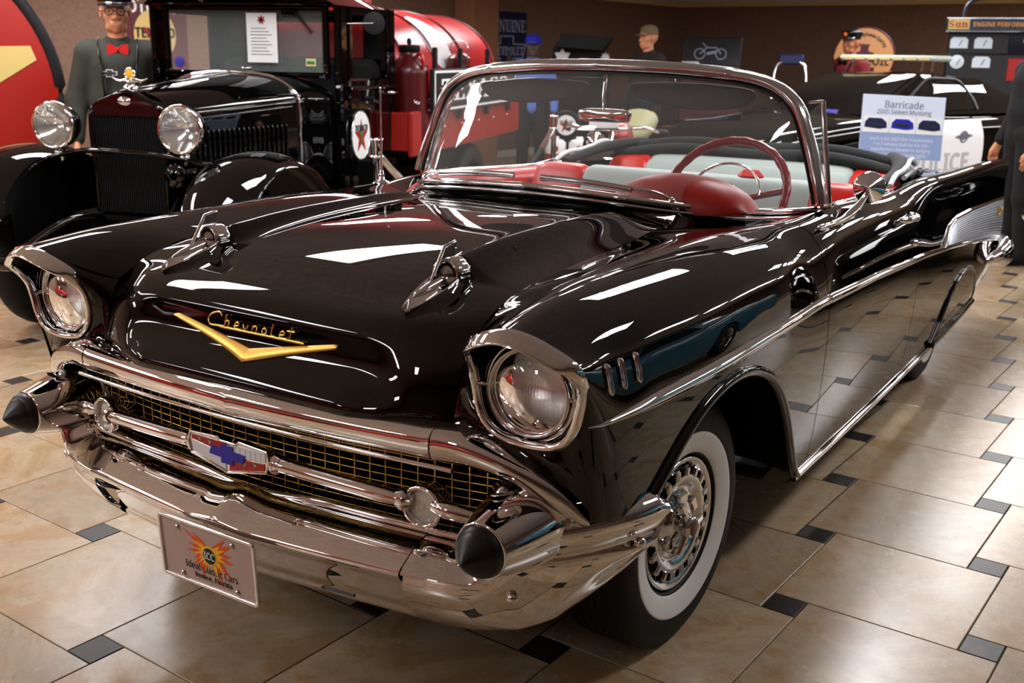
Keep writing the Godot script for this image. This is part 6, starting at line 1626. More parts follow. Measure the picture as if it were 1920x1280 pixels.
func person(label: String, at: Vector3, turn: float, scale: float, shirt: String, trousers: String, skin: String) -> Node3D:
	var o := thing("person", label, "mannequin", at, turn); o.scale = Vector3.ONE * scale
	var add := func(m: ArrayMesh, called: String, mt: String, par: Node) -> MeshInstance3D:
		var q := MeshInstance3D.new(); q.mesh = m; q.material_override = M[mt]; q.name = called; par.add_child(q, true); return q
	var b: MeshInstance3D = add.call(figure.body, "body", skin, o)
	add.call(figure.shirt, "shirt", shirt, o); add.call(figure.trousers, "trousers", trousers, o); add.call(figure.shoes, "shoes", "rubber", o)
	var wh := MB.new(); var pu := MB.new(); var br := MB.new()
	for s in [-1.0, 1.0]:
		wh.lathe([Vector2(0, 0.010), Vector2(0.008, 0.007), Vector2(0.012, 0.0)], 14, Transform3D(Basis(Vector3.RIGHT, PI / 2) * Basis.from_scale(Vector3(1.15, 1, 0.6)), Vector3(0.033 * s, 1.645, 0.078)))
		pu.lathe([Vector2(0, 0.0035), Vector2(0.005, 0.002), Vector2(0.0055, 0.0)], 10, Transform3D(Basis(Vector3.RIGHT, PI / 2), Vector3(0.033 * s, 1.645, 0.087)))
		br.tube(curve([0.015 * s, 1.668, 0.089, 0.034 * s, 1.674, 0.086, 0.054 * s, 1.667, 0.072], 6), 0.0045, 6)
	put(wh, "eye_white", "white", b); put(pu, "pupil", "print_black", b); put(br, "eyebrow", "hair", b)
	put(MB.new().tube(curve([-0.026, 1.575, 0.090, 0.0, 1.571, 0.097, 0.026, 1.575, 0.090], 8), [0.002, 0.003, 0.004, 0.0045, 0.0045, 0.0045, 0.004, 0.003, 0.002], 6), "mouth", "lips", b)
	# collar and button placket
	put(MB.new().tube(curve([-0.01, 1.415, 0.085, -0.055, 1.465, 0.045, -0.062, 1.485, -0.03, 0.0, 1.492, -0.075, 0.062, 1.485, -0.03, 0.055, 1.465, 0.045, 0.01, 1.415, 0.085], 24), 0.012, 6, false, true, Vector3.UP, 1.8), "collar", shirt, o)
	return o
func cap_peaked(o: Node3D, cloth: String, badge: String) -> void:
	var c := put(MB.new().lathe([Vector2(0.098, 1.690), Vector2(0.100, 1.715), Vector2(0.112, 1.745), Vector2(0.116, 1.762), Vector2(0.10, 1.782), Vector2(0.0, 1.79)], 32), "cap", cloth, o)
	var vz := []
	for k in 13:
		var a := lerpf(0.55, PI - 0.55, k / 12.0); vz.append(PackedVector3Array([Vector3(cos(a) * 0.095, 1.692, sin(a) * 0.095), Vector3(cos(a) * 0.112, 1.688, sin(a) * 0.125), Vector3(cos(a) * 0.115, 1.676, sin(a) * 0.155)]))
	put(MB.new().grid(vz), "visor", "visor_black", c)
	put(MB.new().lathe([Vector2(0, 0.012), Vector2(0.022, 0.01), Vector2(0.026, 0.0)], 20, Transform3D(Basis(Vector3.RIGHT, PI / 2), Vector3(0, 1.735, 0.107))), "cap_badge", badge, c)
	put(MB.new().tube(curve([-0.09, 1.697, 0.045, -0.05, 1.695, 0.092, 0.0, 1.694, 0.105, 0.05, 1.695, 0.092, 0.09, 1.697, 0.045], 16), 0.005, 6), "cap_strap", "soft_chrome", c)
func cap_soft(o: Node3D, cloth: String) -> void:
	var c := put(MB.new().lathe([Vector2(0.097, 1.675), Vector2(0.099, 1.70), Vector2(0.094, 1.735), Vector2(0.07, 1.765), Vector2(0.03, 1.778), Vector2(0.0, 1.78)], 28, T(Vector3(0, 0, -0.008))), "cap", cloth, o)
	var vz := []
	for k in 13:
		var a := lerpf(0.5, PI - 0.5, k / 12.0); vz.append(PackedVector3Array([Vector3(cos(a) * 0.094, 1.682, sin(a) * 0.092), Vector3(cos(a) * 0.098, 1.676, sin(a) * 0.14), Vector3(cos(a) * 0.09, 1.664, sin(a) * 0.175)]))
	put(MB.new().grid(vz), "visor", cloth, c)
func bow_tie(o: Node3D, m: String) -> void:
	var b := MB.new()
	for s in [-1.0, 1.0]: b.prism(V2([0.0, 0.008, 0.02 * s, 0.024, 0.058 * s, 0.034, 0.062 * s, 0.0, 0.056 * s, -0.032, 0.02 * s, -0.022, 0.0, -0.008]), -0.008, 0.010, T(Vector3(0, 1.425, 0.105)))
	b.box(Vector3(0, 1.425, 0.108), Vector3(0.018, 0.022, 0.026), 0.005)
	put(b, "bow_tie", m, o)
func suspenders(o: Node3D) -> void:
	for s in [-1.0, 1.0]:
		put(MB.new().tube(curve([0.085 * s, 1.0, 0.145, 0.092 * s, 1.15, 0.15, 0.10 * s, 1.30, 0.147, 0.11 * s, 1.40, 0.105, 0.115 * s, 1.475, 0.0, 0.11 * s, 1.46, -0.09, 0.09 * s, 1.30, -0.148, 0.05 * s, 1.1, -0.135], 40), 0.018, 6, false, true, Vector3.RIGHT, 0.35), "suspender", "visor_black", o)
func people() -> void:
	mat("shirt_green", Color(0.185, 0.19, 0.155), 0.85); mat("shirt_red", Color(0.42, 0.03, 0.05), 0.8); mat("shirt_blue", Color(0.36, 0.48, 0.80), 0.85); mat("shirt_olive", Color(0.11, 0.10, 0.085), 0.9); mat("navy", Color(0.022, 0.026, 0.045), 0.85)
	mat("hair", Color(0.09, 0.05, 0.03), 0.8); mat("lips", Color(0.62, 0.28, 0.22), 0.5); mat("visor_black", Color(0.015, 0.015, 0.017), 0.25); mat("cap_blue", Color(0.04, 0.08, 0.62), 0.8); mat("camo", Color(0.42, 0.38, 0.26), 0.9); mat("bow_red", Color(0.85, 0.06, 0.03), 0.4); mat("orange_badge", Color(0.95, 0.45, 0.06), 0.4); mat("dark_face", Color(0.30, 0.24, 0.21), 0.6)
	figure_meshes()
	var g := person("mannequin in grey-green shirt with suspenders, red bow tie and spectacles behind truck", Vector3(-4.13, 0, -2.24), deg_to_rad(50), 1.04, "shirt_green", "navy", "skin")
	cap_peaked(g, "visor_black", "soft_chrome"); bow_tie(g, "bow_red"); suspenders(g)
	put(MB.new().prism(V2([-0.024, 1.582, 0.0, 1.586, 0.024, 1.582, 0.018, 1.572, 0.0, 1.567, -0.018, 1.572]), 0.097, 0.101), "teeth", "white", g)
	var sp := MB.new()
	for s in [-1.0, 1.0]:
		sp.tube(PackedVector3Array(circle(Vector3(0.034 * s, 1.645, 0.102), 0.024, 24, Basis.IDENTITY, 0.85)), 0.003, 6, true); sp.tube(PackedVector3Array([Vector3(0.058 * s, 1.65, 0.10), Vector3(0.092 * s, 1.65, 0.0)]), 0.0028, 6)
	sp.tube(PackedVector3Array([Vector3(-0.011, 1.648, 0.103), Vector3(0.011, 1.648, 0.103)]), 0.003, 6)
	put(sp, "spectacles", "visor_black", g)
	var bd := put(MB.new().prism(V2([-0.045, -0.012, -0.045, 0.012, -0.02, 0.012, -0.02, 0.022, 0.02, 0.022, 0.02, 0.012, 0.045, 0.012, 0.045, -0.012, 0.02, -0.012, 0.02, -0.022, -0.02, -0.022, -0.02, -0.012]), 0, 0.004, T(Vector3(-0.055, 1.285, 0.148), Vector3(-8, -14, 0))), "shirt_patch", "white", g)
	put(MB.new().prism(V2([-0.04, -0.009, -0.04, 0.009, -0.016, 0.009, -0.016, 0.018, 0.016, 0.018, 0.016, 0.009, 0.04, 0.009, 0.04, -0.009, 0.016, -0.009, 0.016, -0.018, -0.016, -0.018, -0.016, -0.009]), 0.004, 0.006, T(Vector3(-0.055, 1.285, 0.148), Vector3(-8, -14, 0))), "patch_field", "print_black", bd)
	put(MB.new().lathe([Vector2(0, 0.006), Vector2(0.022, 0.005), Vector2(0.024, 0)], 18, Transform3D(Basis(Vector3.UP, 0.25) * Basis(Vector3.RIGHT, PI / 2), Vector3(0.062, 1.275, 0.15))), "shirt_badge", "red_enamel", g)
	var c := person("mannequin in olive jacket and camouflage cap looking left, beyond convertible windshield", Vector3(-3.602, 0, -8.957), deg_to_rad(-28), 1.03, "shirt_olive", "shirt_olive", "skin")
	cap_soft(c, "camo")
	var r := person("mannequin in red shirt, black bow tie and peaked cap behind police coupe", Vector3(-1.76, 0, -10.5), deg_to_rad(-30), 1.02, "shirt_red", "navy", "skin_dark")
	cap_peaked(r, "visor_black", "orange_badge"); bow_tie(r, "visor_black"); suspenders(r)
	put(MB.new().lathe([Vector2(0, 0.006), Vector2(0.03, 0.005), Vector2(0.032, 0)], 18, Transform3D(Basis(Vector3.UP, 0.35) * Basis(Vector3.RIGHT, PI / 2), Vector3(0.075, 1.25, 0.145))), "shirt_badge", "orange_badge", r)
	var b := person("mannequin in light blue shirt and bright blue cap beside fuel tank", Vector3(-4.951, 0, -8.691), deg_to_rad(28), 0.965, "shirt_blue", "navy", "dark_face")
	cap_soft(b, "cap_blue")
	var p := person("mannequin in dark navy police uniform with badge, at right edge of photo", Vector3(0.70, 0, -6.55), deg_to_rad(-58), 1.02, "navy", "navy", "skin")
	cap_peaked(p, "navy", "gold")
	var pt := facing(Vector3(0.297, 1.30, -0.02), Vector3(1, 0.15, 0.1))
	var sh := put(MB.new().prism(V2([-0.045, 0.05, 0.045, 0.05, 0.045, 0.0, 0.0, -0.06, -0.045, 0.0]), 0, 0.006, pt), "arm_patch", "cap_blue", p)
	put(MB.new().prism(V2([-0.033, 0.038, 0.033, 0.038, 0.033, 0.0, 0.0, -0.042, -0.033, 0.0]), 0.006, 0.009, pt), "patch_field", "orange_badge", sh)
	put(MB.new().tube(PackedVector3Array(circle(Vector3(0.20, 0.96, 0.06), 0.035, 24, Basis(Vector3.UP, 1.2))), 0.008, 8, true), "handcuff", "soft_chrome", p)

# ---------------------------------------------------------------- signs, tool chests and show pieces
func disc_z(r: float, z0: float, z1: float, f: Transform3D, seg := 40) -> MB:
	return MB.new().lathe([Vector2(0, z0), Vector2(r, z0), Vector2(r, z1), Vector2(0, z1)], seg, f * Transform3D(Basis(Vector3.RIGHT, PI / 2), Vector3.ZERO))
func furniture() -> void:
	mat("navy_cloth", Color(0.05, 0.085, 0.26), 0.9); mat("banner_ink", Color(0.62, 0.66, 0.76), 0.8); mat("sign_cream", Color(0.80, 0.70, 0.42), 0.5); mat("penn_orange", Color(0.86, 0.60, 0.36), 0.5); mat("maroon", Color(0.32, 0.035, 0.09), 0.5); mat("console_grey", Color(0.17, 0.20, 0.25), 0.5); mat("console_dark", Color(0.045, 0.03, 0.03), 0.5); mat("dial_white", Color(0.78, 0.82, 0.85), 0.35); mat("screen_blue", Color(0.01, 0.02, 0.10), 0.15); mat("khaki", Color(0.55, 0.54, 0.38), 0.6); mat("sheet_blue", Color(0.56, 0.63, 0.80), 0.35); mat("sheet_pale", Color(0.83, 0.86, 0.93), 0.35); mat("rope_black", Color(0.02, 0.02, 0.02), 0.7); mat("chair_blue", Color(0.08, 0.13, 0.32), 0.5)
	# giant round enamel sign, leaning on its stand at the left edge
	var o := thing("round_sign", "giant round red and cream enamel sign with black rim, left edge of photo", "sign", Vector3(-5.327, 0, -1.342))
	var f := facing(Vector3(0, 1.155, 0), Vector3(0.86, 0, 0.51))
	var dk := put(disc_z(1.05, -0.03, 0.03, f, 72), "sign_face", "sign_red", o)
	put(MB.new().tube(PackedVector3Array(circle(f.origin, 1.06, 80, f.basis)), 0.045, 10, true), "sign_rim", "rubber", o)
	put(MB.new().prism(V2([0.20, 0.32, 0.90, 0.34, 0.93, 0.25, 0.45, -0.05, 0.10, -0.30]), 0.03, 0.036, f), "cream_wedge", "sign_cream", dk)
	put(MB.new().prism(V2([-0.9, 0.34, -0.2, 0.32, 0.0, 0.9, 0.05, 0.3, 0.1, -0.1, -0.3, -0.6]), 0.03, 0.036, f), "cream_wedge", "sign_cream", dk)
	put(MB.new().box(Vector3(-0.10, 0.06, -0.06), Vector3(0.5, 0.12, 0.9), 0.02, Basis(Vector3.UP, 1.04)), "sign_base", "rubber", o)
	# red metal sign on the left wall
	var wl := func(w: float, y: float) -> Transform3D: return Transform3D(Basis(RX.basis * Vector3(0, 0, -1), Vector3.UP, RX.basis * Vector3(1, 0, 0)), RX * Vector3(WL + 0.012, y, w))
	o = thing("oil_sign", "red motor oil sign with cream roundel on wall behind truck cab", "sign", (RX * Vector3(WL, 0, -4.72)))
	var q: Transform3D = wl.call(-4.72, 1.62); q.origin -= o.position
	put(MB.new().box(Vector3.ZERO, Vector3(0.80, 1.05, 0.02), 0.005).box(Vector3.ZERO, Vector3(0.001, 0.001, 0.001)), "plate", "maroon", o).transform = q
	words("MOTOR OIL", 0.17, "white", o, q * T(Vector3(0, 0.27, 0.012)), "lettering", 700, "Droid Sans", false, 0.004, 1.0)
	var rd := put(disc_z(0.25, 0.010, 0.016, q), "roundel", "sign_cream", o)
	put(MB.new().prism(star(Vector2(0, 0.0), 0.19), 0.016, 0.020, q), "red_star", "red_enamel", rd)
	words("TEXACO", 0.135, "print_black", rd, q * T(Vector3(0, 0.02, 0.022)), "lettering", 700, "Droid Sans", false, 0.004, 0.95)
	# pilaster and banner further down the left wall
	var m := MB.new(); m.x = RX; m.box(Vector3(WL + 0.16, CEIL / 2, -9.86), Vector3(0.32, CEIL, 0.60), 0.01)
	struct(m, "wall_pilaster", "column_paint")
	o = thing("wall_banner", "navy blue cloth banner with pale lettering on wall beyond fuel tank", "banner", RX * Vector3(WL, 0, -10.75))
	q = wl.call(-10.75, 1.62); q.origin -= o.position
	put(MB.new().box(Vector3.ZERO, Vector3(1.0, 0.92, 0.012), 0.002), "cloth", "navy_cloth", o).transform = q
	words("GENUINE", 0.24, "banner_ink", o, q * T(Vector3(0, 0.26, 0.008)), "lettering", 700, "Droid Serif", false, 0.003, 0.82)
	words("CHEVROLET", 0.17, "banner_ink", o, q * T(Vector3(0, -0.09, 0.008)), "lettering", 700, "Droid Serif", false, 0.003, 0.78)
	var bt := V2([-0.46, -0.19, -0.40, 0.01, -0.16, 0.01, -0.16, 0.12, 0.16, 0.12, 0.16, 0.01, 0.46, 0.01, 0.40, -0.19, 0.16, -0.19, 0.16, -0.30, -0.16, -0.30, -0.16, -0.19]); var bm := MB.new()
	for k in bt.size():
		var a := bt[k]; var b := bt[(k + 1) % bt.size()]; bm.tube(PackedVector3Array([q * Vector3(a.x, a.y, 0.008), q * Vector3(b.x, b.y, 0.008)]), 0.011, 6)
	put(bm, "emblem_outline", "banner_ink", o)
	# black open-lidded chest with stickers
	o = thing("open_tool_chest", "black open-lidded tool chest with white and cream stickers under wall", "tool chest", Vector3(-4.657, 0, -9.371), deg_to_rad(24))
	put(MB.new().box(Vector3(0, 0.62, 0), Vector3(0.66, 1.24, 0.42), 0.02), "cabinet", "rubber", o)
	put(MB.new().prism(V2([-0.36, 1.24, 0.36, 1.24, 0.37, 1.40, 0.24, 1.52, 0.36, 1.70, -0.24, 1.74, -0.37, 1.56, -0.37, 1.40]), -0.20, 0.02), "lid", "rubber", o)
	put(MB.new().prism(V2([-0.24, 1.74, 0.36, 1.70, 0.24, 1.55, -0.30, 1.58]), 0.02, 0.26, Transform3D(Basis(Vector3.RIGHT, -0.0), Vector3.ZERO)), "lid_top", "rubber", o)
	put(MB.new().prism(star(Vector2(-0.25, 1.46), 0.11, 0.6, 6), 0.022, 0.026), "sticker", "white", o); put(MB.new().box(Vector3(0.02, 1.42, 0.024), Vector3(0.13, 0.07, 0.004)), "sticker", "cream", o); put(MB.new().prism(star(Vector2(0.27, 1.47), 0.06, 0.6, 8), 0.022, 0.026), "sticker", "white", o)
	# roller cabinet with a printed lid
	o = thing("roller_cabinet", "black roller cabinet with motorcycle print on lid and maroon drawers", "tool chest", Vector3(-3.663, 0, -10.965), deg_to_rad(20))
	put(MB.new().box(Vector3(0, 0.70, 0), Vector3(0.74, 1.20, 0.45), 0.015), "drawer_case", "maroon", o)
	var ld := put(MB.new().box(Vector3(0, 1.56, -0.10), Vector3(0.76, 0.36, 0.03), 0.006, Basis(Vector3.RIGHT, -0.15)), "lid", "visor_black", o)
	put(MB.new().box(Vector3(0, 1.345, 0.02), Vector3(0.76, 0.07, 0.46), 0.01), "top_tray", "soft_chrome", o)
	put(MB.new().box(Vector3(-0.25, 1.40, 0.18), Vector3(0.22, 0.07, 0.12), 0.01), "tray_box", "white", o)
	var pr := MB.new(); var pf := T(Vector3(0, 1.56, -0.08), Vector3(-8.6, 0, 0))
	for x in [-0.15, 0.12]: pr.tube(PackedVector3Array(circle(pf * Vector3(x, -0.03, 0.003), 0.065, 24, pf.basis)), 0.008, 5, true)
	pr.tube(PackedVector3Array([pf * Vector3(-0.15, -0.03, 0.003), pf * Vector3(-0.06, 0.05, 0.003), pf * Vector3(0.06, 0.05, 0.003), pf * Vector3(0.12, -0.03, 0.003)]), 0.009, 5); pr.tube(PackedVector3Array([pf * Vector3(-0.06, 0.05, 0.003), pf * Vector3(-0.12, 0.11, 0.003)]), 0.006, 5); pr.tube(PackedVector3Array([pf * Vector3(-0.06, -0.03, 0.003), pf * Vector3(0.06, 0.0, 0.003)]), 0.02, 5)
	put(pr, "motorcycle_print", "banner_ink", ld)
	for k in 5: put(MB.new().box(Vector3(0, 0.25 + 0.21 * k, 0.23), Vector3(0.68, 0.19, 0.012), 0.004), "drawer", "maroon", o)
	for sx in [-1.0, 1.0]: put(MB.new().tube(PackedVector3Array([Vector3(0.40 * sx, 1.25, 0.15), Vector3(0.42 * sx, 1.25, 0.15), Vector3(0.42 * sx, 1.05, 0.15), Vector3(0.40 * sx, 1.05, 0.15)]), 0.012, 6), "side_handle", "chrome", o)
	for x in [-0.3, 0.3]:
		for z in [-0.15, 0.15]: put(MB.new().lathe([Vector2(0, 0.05), Vector2(0.045, 0.04), Vector2(0.05, 0.0), Vector2(0.045, -0.04), Vector2(0, -0.05)], 16, Transform3D(Basis(Vector3(0, 0, 1), PI / 2), Vector3(x, 0.05, z))), "caster", "rubber", o)
	# chrome tube chair with blue back
	o = thing("tube_chair", "chrome tube chair with blue padded back against rear wall", "chair", Vector3(-2.44, 0, -10.45), deg_to_rad(18))
	for sx in [-1.0, 1.0]:
		put(MB.new().tube(curve([0.19 * sx, 0.02, 0.22, 0.19 * sx, 0.8, 0.16, 0.19 * sx, 1.25, 0.02, 0.15 * sx, 1.42, -0.02, 0.10 * sx, 1.45, -0.02], 20), 0.022, 8), "frame_tube", "chrome", o)
		put(MB.new().tube(PackedVector3Array([Vector3(0.19 * sx, 0.02, -0.22), Vector3(0.19 * sx, 0.90, -0.18)]), 0.018, 8), "leg", "chrome", o)
	put(MB.new().box(Vector3(0, 0.90, 0.0), Vector3(0.44, 0.05, 0.42), 0.02), "seat", "chair_blue", o); put(MB.new().box(Vector3(0, 1.48, -0.03), Vector3(0.30, 0.12, 0.04), 0.02), "backrest", "chair_blue", o)
	# round oil sign on a pole
	o = thing("oil_disc_sign", "round orange and maroon oil company sign above police coupe roof", "sign", Vector3(-2.015, 0, -12.045), deg_to_rad(15))
	f = T(Vector3(0, 1.52, 0)); dk = put(disc_z(0.37, -0.01, 0.01, f, 56), "sign_face", "penn_orange", o)
	put(MB.new().tube(PackedVector3Array(circle(f.origin, 0.372, 64)), 0.014, 8, true), "sign_rim", "maroon", o)
	put(MB.new().prism(V2([-0.115, -0.06, -0.115, 0.06, -0.05, 0.075, -0.05, 0.14, -0.06, 0.145, -0.06, 0.165, 0.06, 0.165, 0.06, 0.145, 0.05, 0.14, 0.05, 0.075, 0.115, 0.06, 0.115, -0.06]), 0.011, 0.014, f).box(f * Vector3(0, -0.17, 0.0125), Vector3(0.28, 0.10, 0.003)), "bell_mark", "maroon", dk)
	words("PENNZOIL", 0.15, "print_black", dk, f * T(Vector3(0, -0.045, 0.017)), "lettering", 800, "Droid Sans", true, 0.003, 0.86)
	var arc := "Supreme Pennsylvania Quality"
	for k in arc.length():
		if arc[k] == " ": continue
		var a := lerpf(2.62, 0.52, k / float(arc.length() - 1)); words(arc[k], 0.06, "print_black", dk, f * T(Vector3(cos(a) * 0.285, sin(a) * 0.285, 0.012), Vector3(0, 0, rad_to_deg(a) - 90)), "letter", 600, "Droid Sans", true, 0.002)
	put(MB.new().tube(PackedVector3Array([Vector3(0, 0, -0.03), Vector3(0, 1.5, -0.03)]), 0.025, 10).lathe([Vector2(0.2, 0), Vector2(0.2, 0.02), Vector2(0.03, 0.04)], 24), "sign_pole", "rubber", o)
	# engine tester console
	o = thing("engine_tester", "vintage engine tester console with white dials and lettered header, right background", "test console", Vector3(-0.255, 0, -8.95), deg_to_rad(10))
	o.position = Vector3(-0.50, 0, -12.0); o.scale = Vector3.ONE * 1.17
	put(MB.new().box(Vector3(0.10, 0.68, 0), Vector3(1.05, 1.36, 0.45), 0.02).box(Vector3(0.10, 1.42, -0.05), Vector3(1.03, 0.30, 0.35), 0.01), "cabinet", "console_dark", o)
	var hd := put(MB.new().box(Vector3(0.10, 1.635, 0.0), Vector3(1.10, 0.125, 0.42), 0.012), "header", "console_grey", o)
	put(MB.new().box(Vector3(0.10, 1.700, 0.205), Vector3(1.10, 0.012, 0.02)).box(Vector3(0.10, 1.572, 0.205), Vector3(1.10, 0.012, 0.02)), "header_trim", "soft_chrome", hd)
	put(MB.new().box(Vector3(-0.33, 1.64, 0.212), Vector3(0.20, 0.10, 0.008), 0.003), "name_plate", "sign_cream", hd)
	words("Sun", 0.095, "red_enamel", hd, T(Vector3(-0.335, 1.64, 0.219)), "lettering", 700, "Droid Serif", true, 0.004)
	words("ENGINE PERFORMANCE TESTER", 0.060, "penn_orange", hd, T(Vector3(0.215, 1.64, 0.216)), "lettering", 700, "Droid Sans", true, 0.004, 0.92)
	for k in 4:
		var cx := -0.31 if k % 2 == 0 else -0.08; var cy := 1.46 if k < 2 else 1.27
		var dl := put(MB.new().prism(V2([-0.085, -0.055, 0.085, -0.055, 0.085, 0.03, 0.06, 0.055, -0.06, 0.055, -0.085, 0.03]), 0.0, 0.012, T(Vector3(cx, cy, 0.225 if k > 1 else 0.125))) if k != 2 else disc_z(0.068, 0.0, 0.012, T(Vector3(cx, cy, 0.225))), "dial", "dial_white", o)
		put(MB.new().tube(PackedVector3Array([Vector3(cx, cy - 0.03, 0.24 if k > 1 else 0.14), Vector3(cx + 0.03, cy + 0.03, 0.24 if k > 1 else 0.14)]), 0.003, 5), "needle", "print_black", dl)
	put(MB.new().box(Vector3(0.36, 1.42, 0.13), Vector3(0.40, 0.24, 0.02), 0.004), "screen", "screen_blue", o)
	put(MB.new().box(Vector3(0.30, 1.20, 0.228), Vector3(0.26, 0.22, 0.012), 0.004), "switch_panel", "red_enamel", o)
	put(MB.new().tube(curve([-0.30, 1.70, -0.05, -0.27, 1.84, -0.05, -0.15, 1.90, -0.05, 0.3, 1.905, -0.05, 0.55, 1.90, -0.05, 0.60, 1.80, -0.05, 0.60, 1.2, -0.05], 36), 0.016, 8), "cable_boom", "console_grey", o)
	# information board on a post
	o = thing("information_board", "pale blue information board with three car pictures on stand", "sign", Vector3(0.0, 0, -5.60), deg_to_rad(32.0))
	f = T(Vector3(0.0, 1.035, 0), Vector3(-9, 0, -2.0))
	var bd := put(MB.new().box(Vector3.ZERO, Vector3(0.585, 0.44, 0.008), 0.002), "board", "sheet_pale", o); bd.transform = f
	put(MB.new().box(Vector3(0, -0.13, 0.0045), Vector3(0.583, 0.18, 0.001)), "lower_panel", "sheet_blue", bd)
	words("Barricade", 0.068, "print_grey", bd, T(Vector3(0, 0.155, 0.005)), "lettering", 500, "Droid Sans", false, 0.001, 0.95)
	words("2005 Saleen Mustang", 0.045, "print_grey", bd, T(Vector3(0.005, 0.105, 0.005)), "lettering", 500, "Droid Sans", false, 0.001, 0.9)
	for k in 3:
		var ph := put(MB.new().box(Vector3(-0.19 + 0.19 * k, 0.015, 0.006), Vector3(0.175, 0.115, 0.003)), "picture", "white", bd)
		put(MB.new().prism(V2([-0.08, -0.03, -0.075, 0.01, -0.05, 0.035, 0.04, 0.035, 0.075, 0.01, 0.08, -0.03, 0.03, -0.04]), 0.0075, 0.0085, T(Vector3(-0.19 + 0.19 * k, 0.022, 0))), "picture_car", "navy_cloth" if k != 1 else "cap_blue", ph)
		put(MB.new().box(Vector3(-0.19 + 0.19 * k, 0.014, 0.009), Vector3(0.10, 0.02, 0.001)), "picture_shade", "print_black", ph)
	var lines := ["Used in the 2007 Film Transformers", "1 of 3 Vehicles Built for the Film", "Transformers Decepticon Badging", "Police Screen Accurate Lights"]
	for k in 4: words(lines[k], 0.031, "white", bd, T(Vector3(0, -0.085 - 0.036 * k, 0.006)), "lettering", 500, "Droid Sans", false, 0.001, 0.9)
	put(MB.new().tube(PackedVector3Array([Vector3(0, 0.0, -0.05), Vector3(0, 0.95, -0.02)]), 0.014, 10).lathe([Vector2(0.16, 0), Vector2(0.16, 0.015), Vector2(0.02, 0.03)], 24, T(Vector3(0, 0, -0.05))), "stand", "chrome", o)
	# rope barrier: posts and ropes
	var posts := [Vector3(-1.83, 0, -2.01), Vector3(-2.28, 0, -4.62)]
	var lbl := ["chrome barrier post beside truck door, near convertible's aerial", "chrome barrier post seen through convertible windshield, beside star disc"]
	for k in 2:
		var s := thing("barrier_post", lbl[k], "stanchion", posts[k], 0.0, "rope barrier posts")
		put(MB.new().lathe([Vector2(0.16, 0.0), Vector2(0.16, 0.015), Vector2(0.06, 0.04), Vector2(0.022, 0.06)], 32), "base", "chrome", s)
		put(MB.new().lathe([Vector2(0.020, 0.05), Vector2(0.020, 0.96), Vector2(0.027, 1.0), Vector2(0.033, 1.05), Vector2(0.033, 1.06), Vector2(0.0, 1.062)], 24), "post", "chrome", s)
		put(MB.new().tube(PackedVector3Array(circle(Vector3(0, 0.965, 0), 0.034, 20, Basis(Vector3.RIGHT, PI / 2))), 0.006, 6, true), "rope_ring", "chrome", s)
	for k in 1:
		var a: Vector3 = posts[k] + Vector3(0, 0.955, 0); var b: Vector3 = posts[k + 1] + Vector3(0, 0.955, 0); var d := (b - a).normalized() * 0.04; var p := PackedVector3Array()
		for j in 25:
			var s := j / 24.0; var w := (a + d).lerp(b - d, s); w.y -= 0.42 * (1.0 - pow(2 * s - 1, 2.0)); p.append(w)
		var r := thing("barrier_rope", ["black barrier rope sagging between post by truck and post by star disc"][k], "rope", p[0])
		for j in p.size(): p[j] -= r.position
		put(MB.new().tube(p, 0.018, 8), "rope", "rope_black", r)
		put(MB.new().tube(p.slice(0, 3), 0.021, 10), "hook_end", "chrome", r); put(MB.new().tube(p.slice(22, 25), 0.021, 10), "hook_end", "chrome", r)
	# star disc on a low display stand with oil jugs
	o = thing("star_disc_stand", "round white disc with red star on black stand, seen through windshield", "sign", Vector3(-2.74, 0, -5.62), deg_to_rad(28))
	star_disc(o, T(Vector3(0.0, 0.925, 0.06)), 0.085, "rubber", 0.02)
	put(MB.new().tube(PackedVector3Array(circle(Vector3(0, 0.925, 0.03), 0.10, 32)), 0.02, 8, true).tube(PackedVector3Array([Vector3(0, 0.5, 0), Vector3(0, 0.83, 0.02)]), 0.03, 10).box(Vector3(0.02, 0.29, 0.05), Vector3(0.46, 0.58, 0.24), 0.02), "stand", "rubber", o)
	for k in 2:
		var jp: Vector3 = o.transform * Vector3(-0.085 + 0.20 * k, 0.58, 0.06)
		var j := thing("oil_jug", ["red and white oil jug on black stand, nearer the barrier post", "red and white oil jug on black stand, right of its twin"][k], "oil jug", jp, deg_to_rad(28), "oil jugs")
		put(MB.new().lathe([Vector2(0, 0), Vector2(0.085, 0), Vector2(0.088, 0.01), Vector2(0.088, 0.11)], 28), "lower_band", "red_enamel", j)
		put(MB.new().lathe([Vector2(0.088, 0.11), Vector2(0.088, 0.20), Vector2(0.06, 0.225), Vector2(0.03, 0.23), Vector2(0.03, 0.25), Vector2(0.0, 0.252)], 28), "upper_band", "white", j)
		put(disc_z(0.028, 0.0, 0.004, T(Vector3(0, 0.155, 0.087)), 20), "label_disc", "red_enamel", j)
		put(MB.new().box(Vector3(0, 0.06, 0.088), Vector3(0.06, 0.07, 0.006)), "label", "white", j)
	motorcycle()
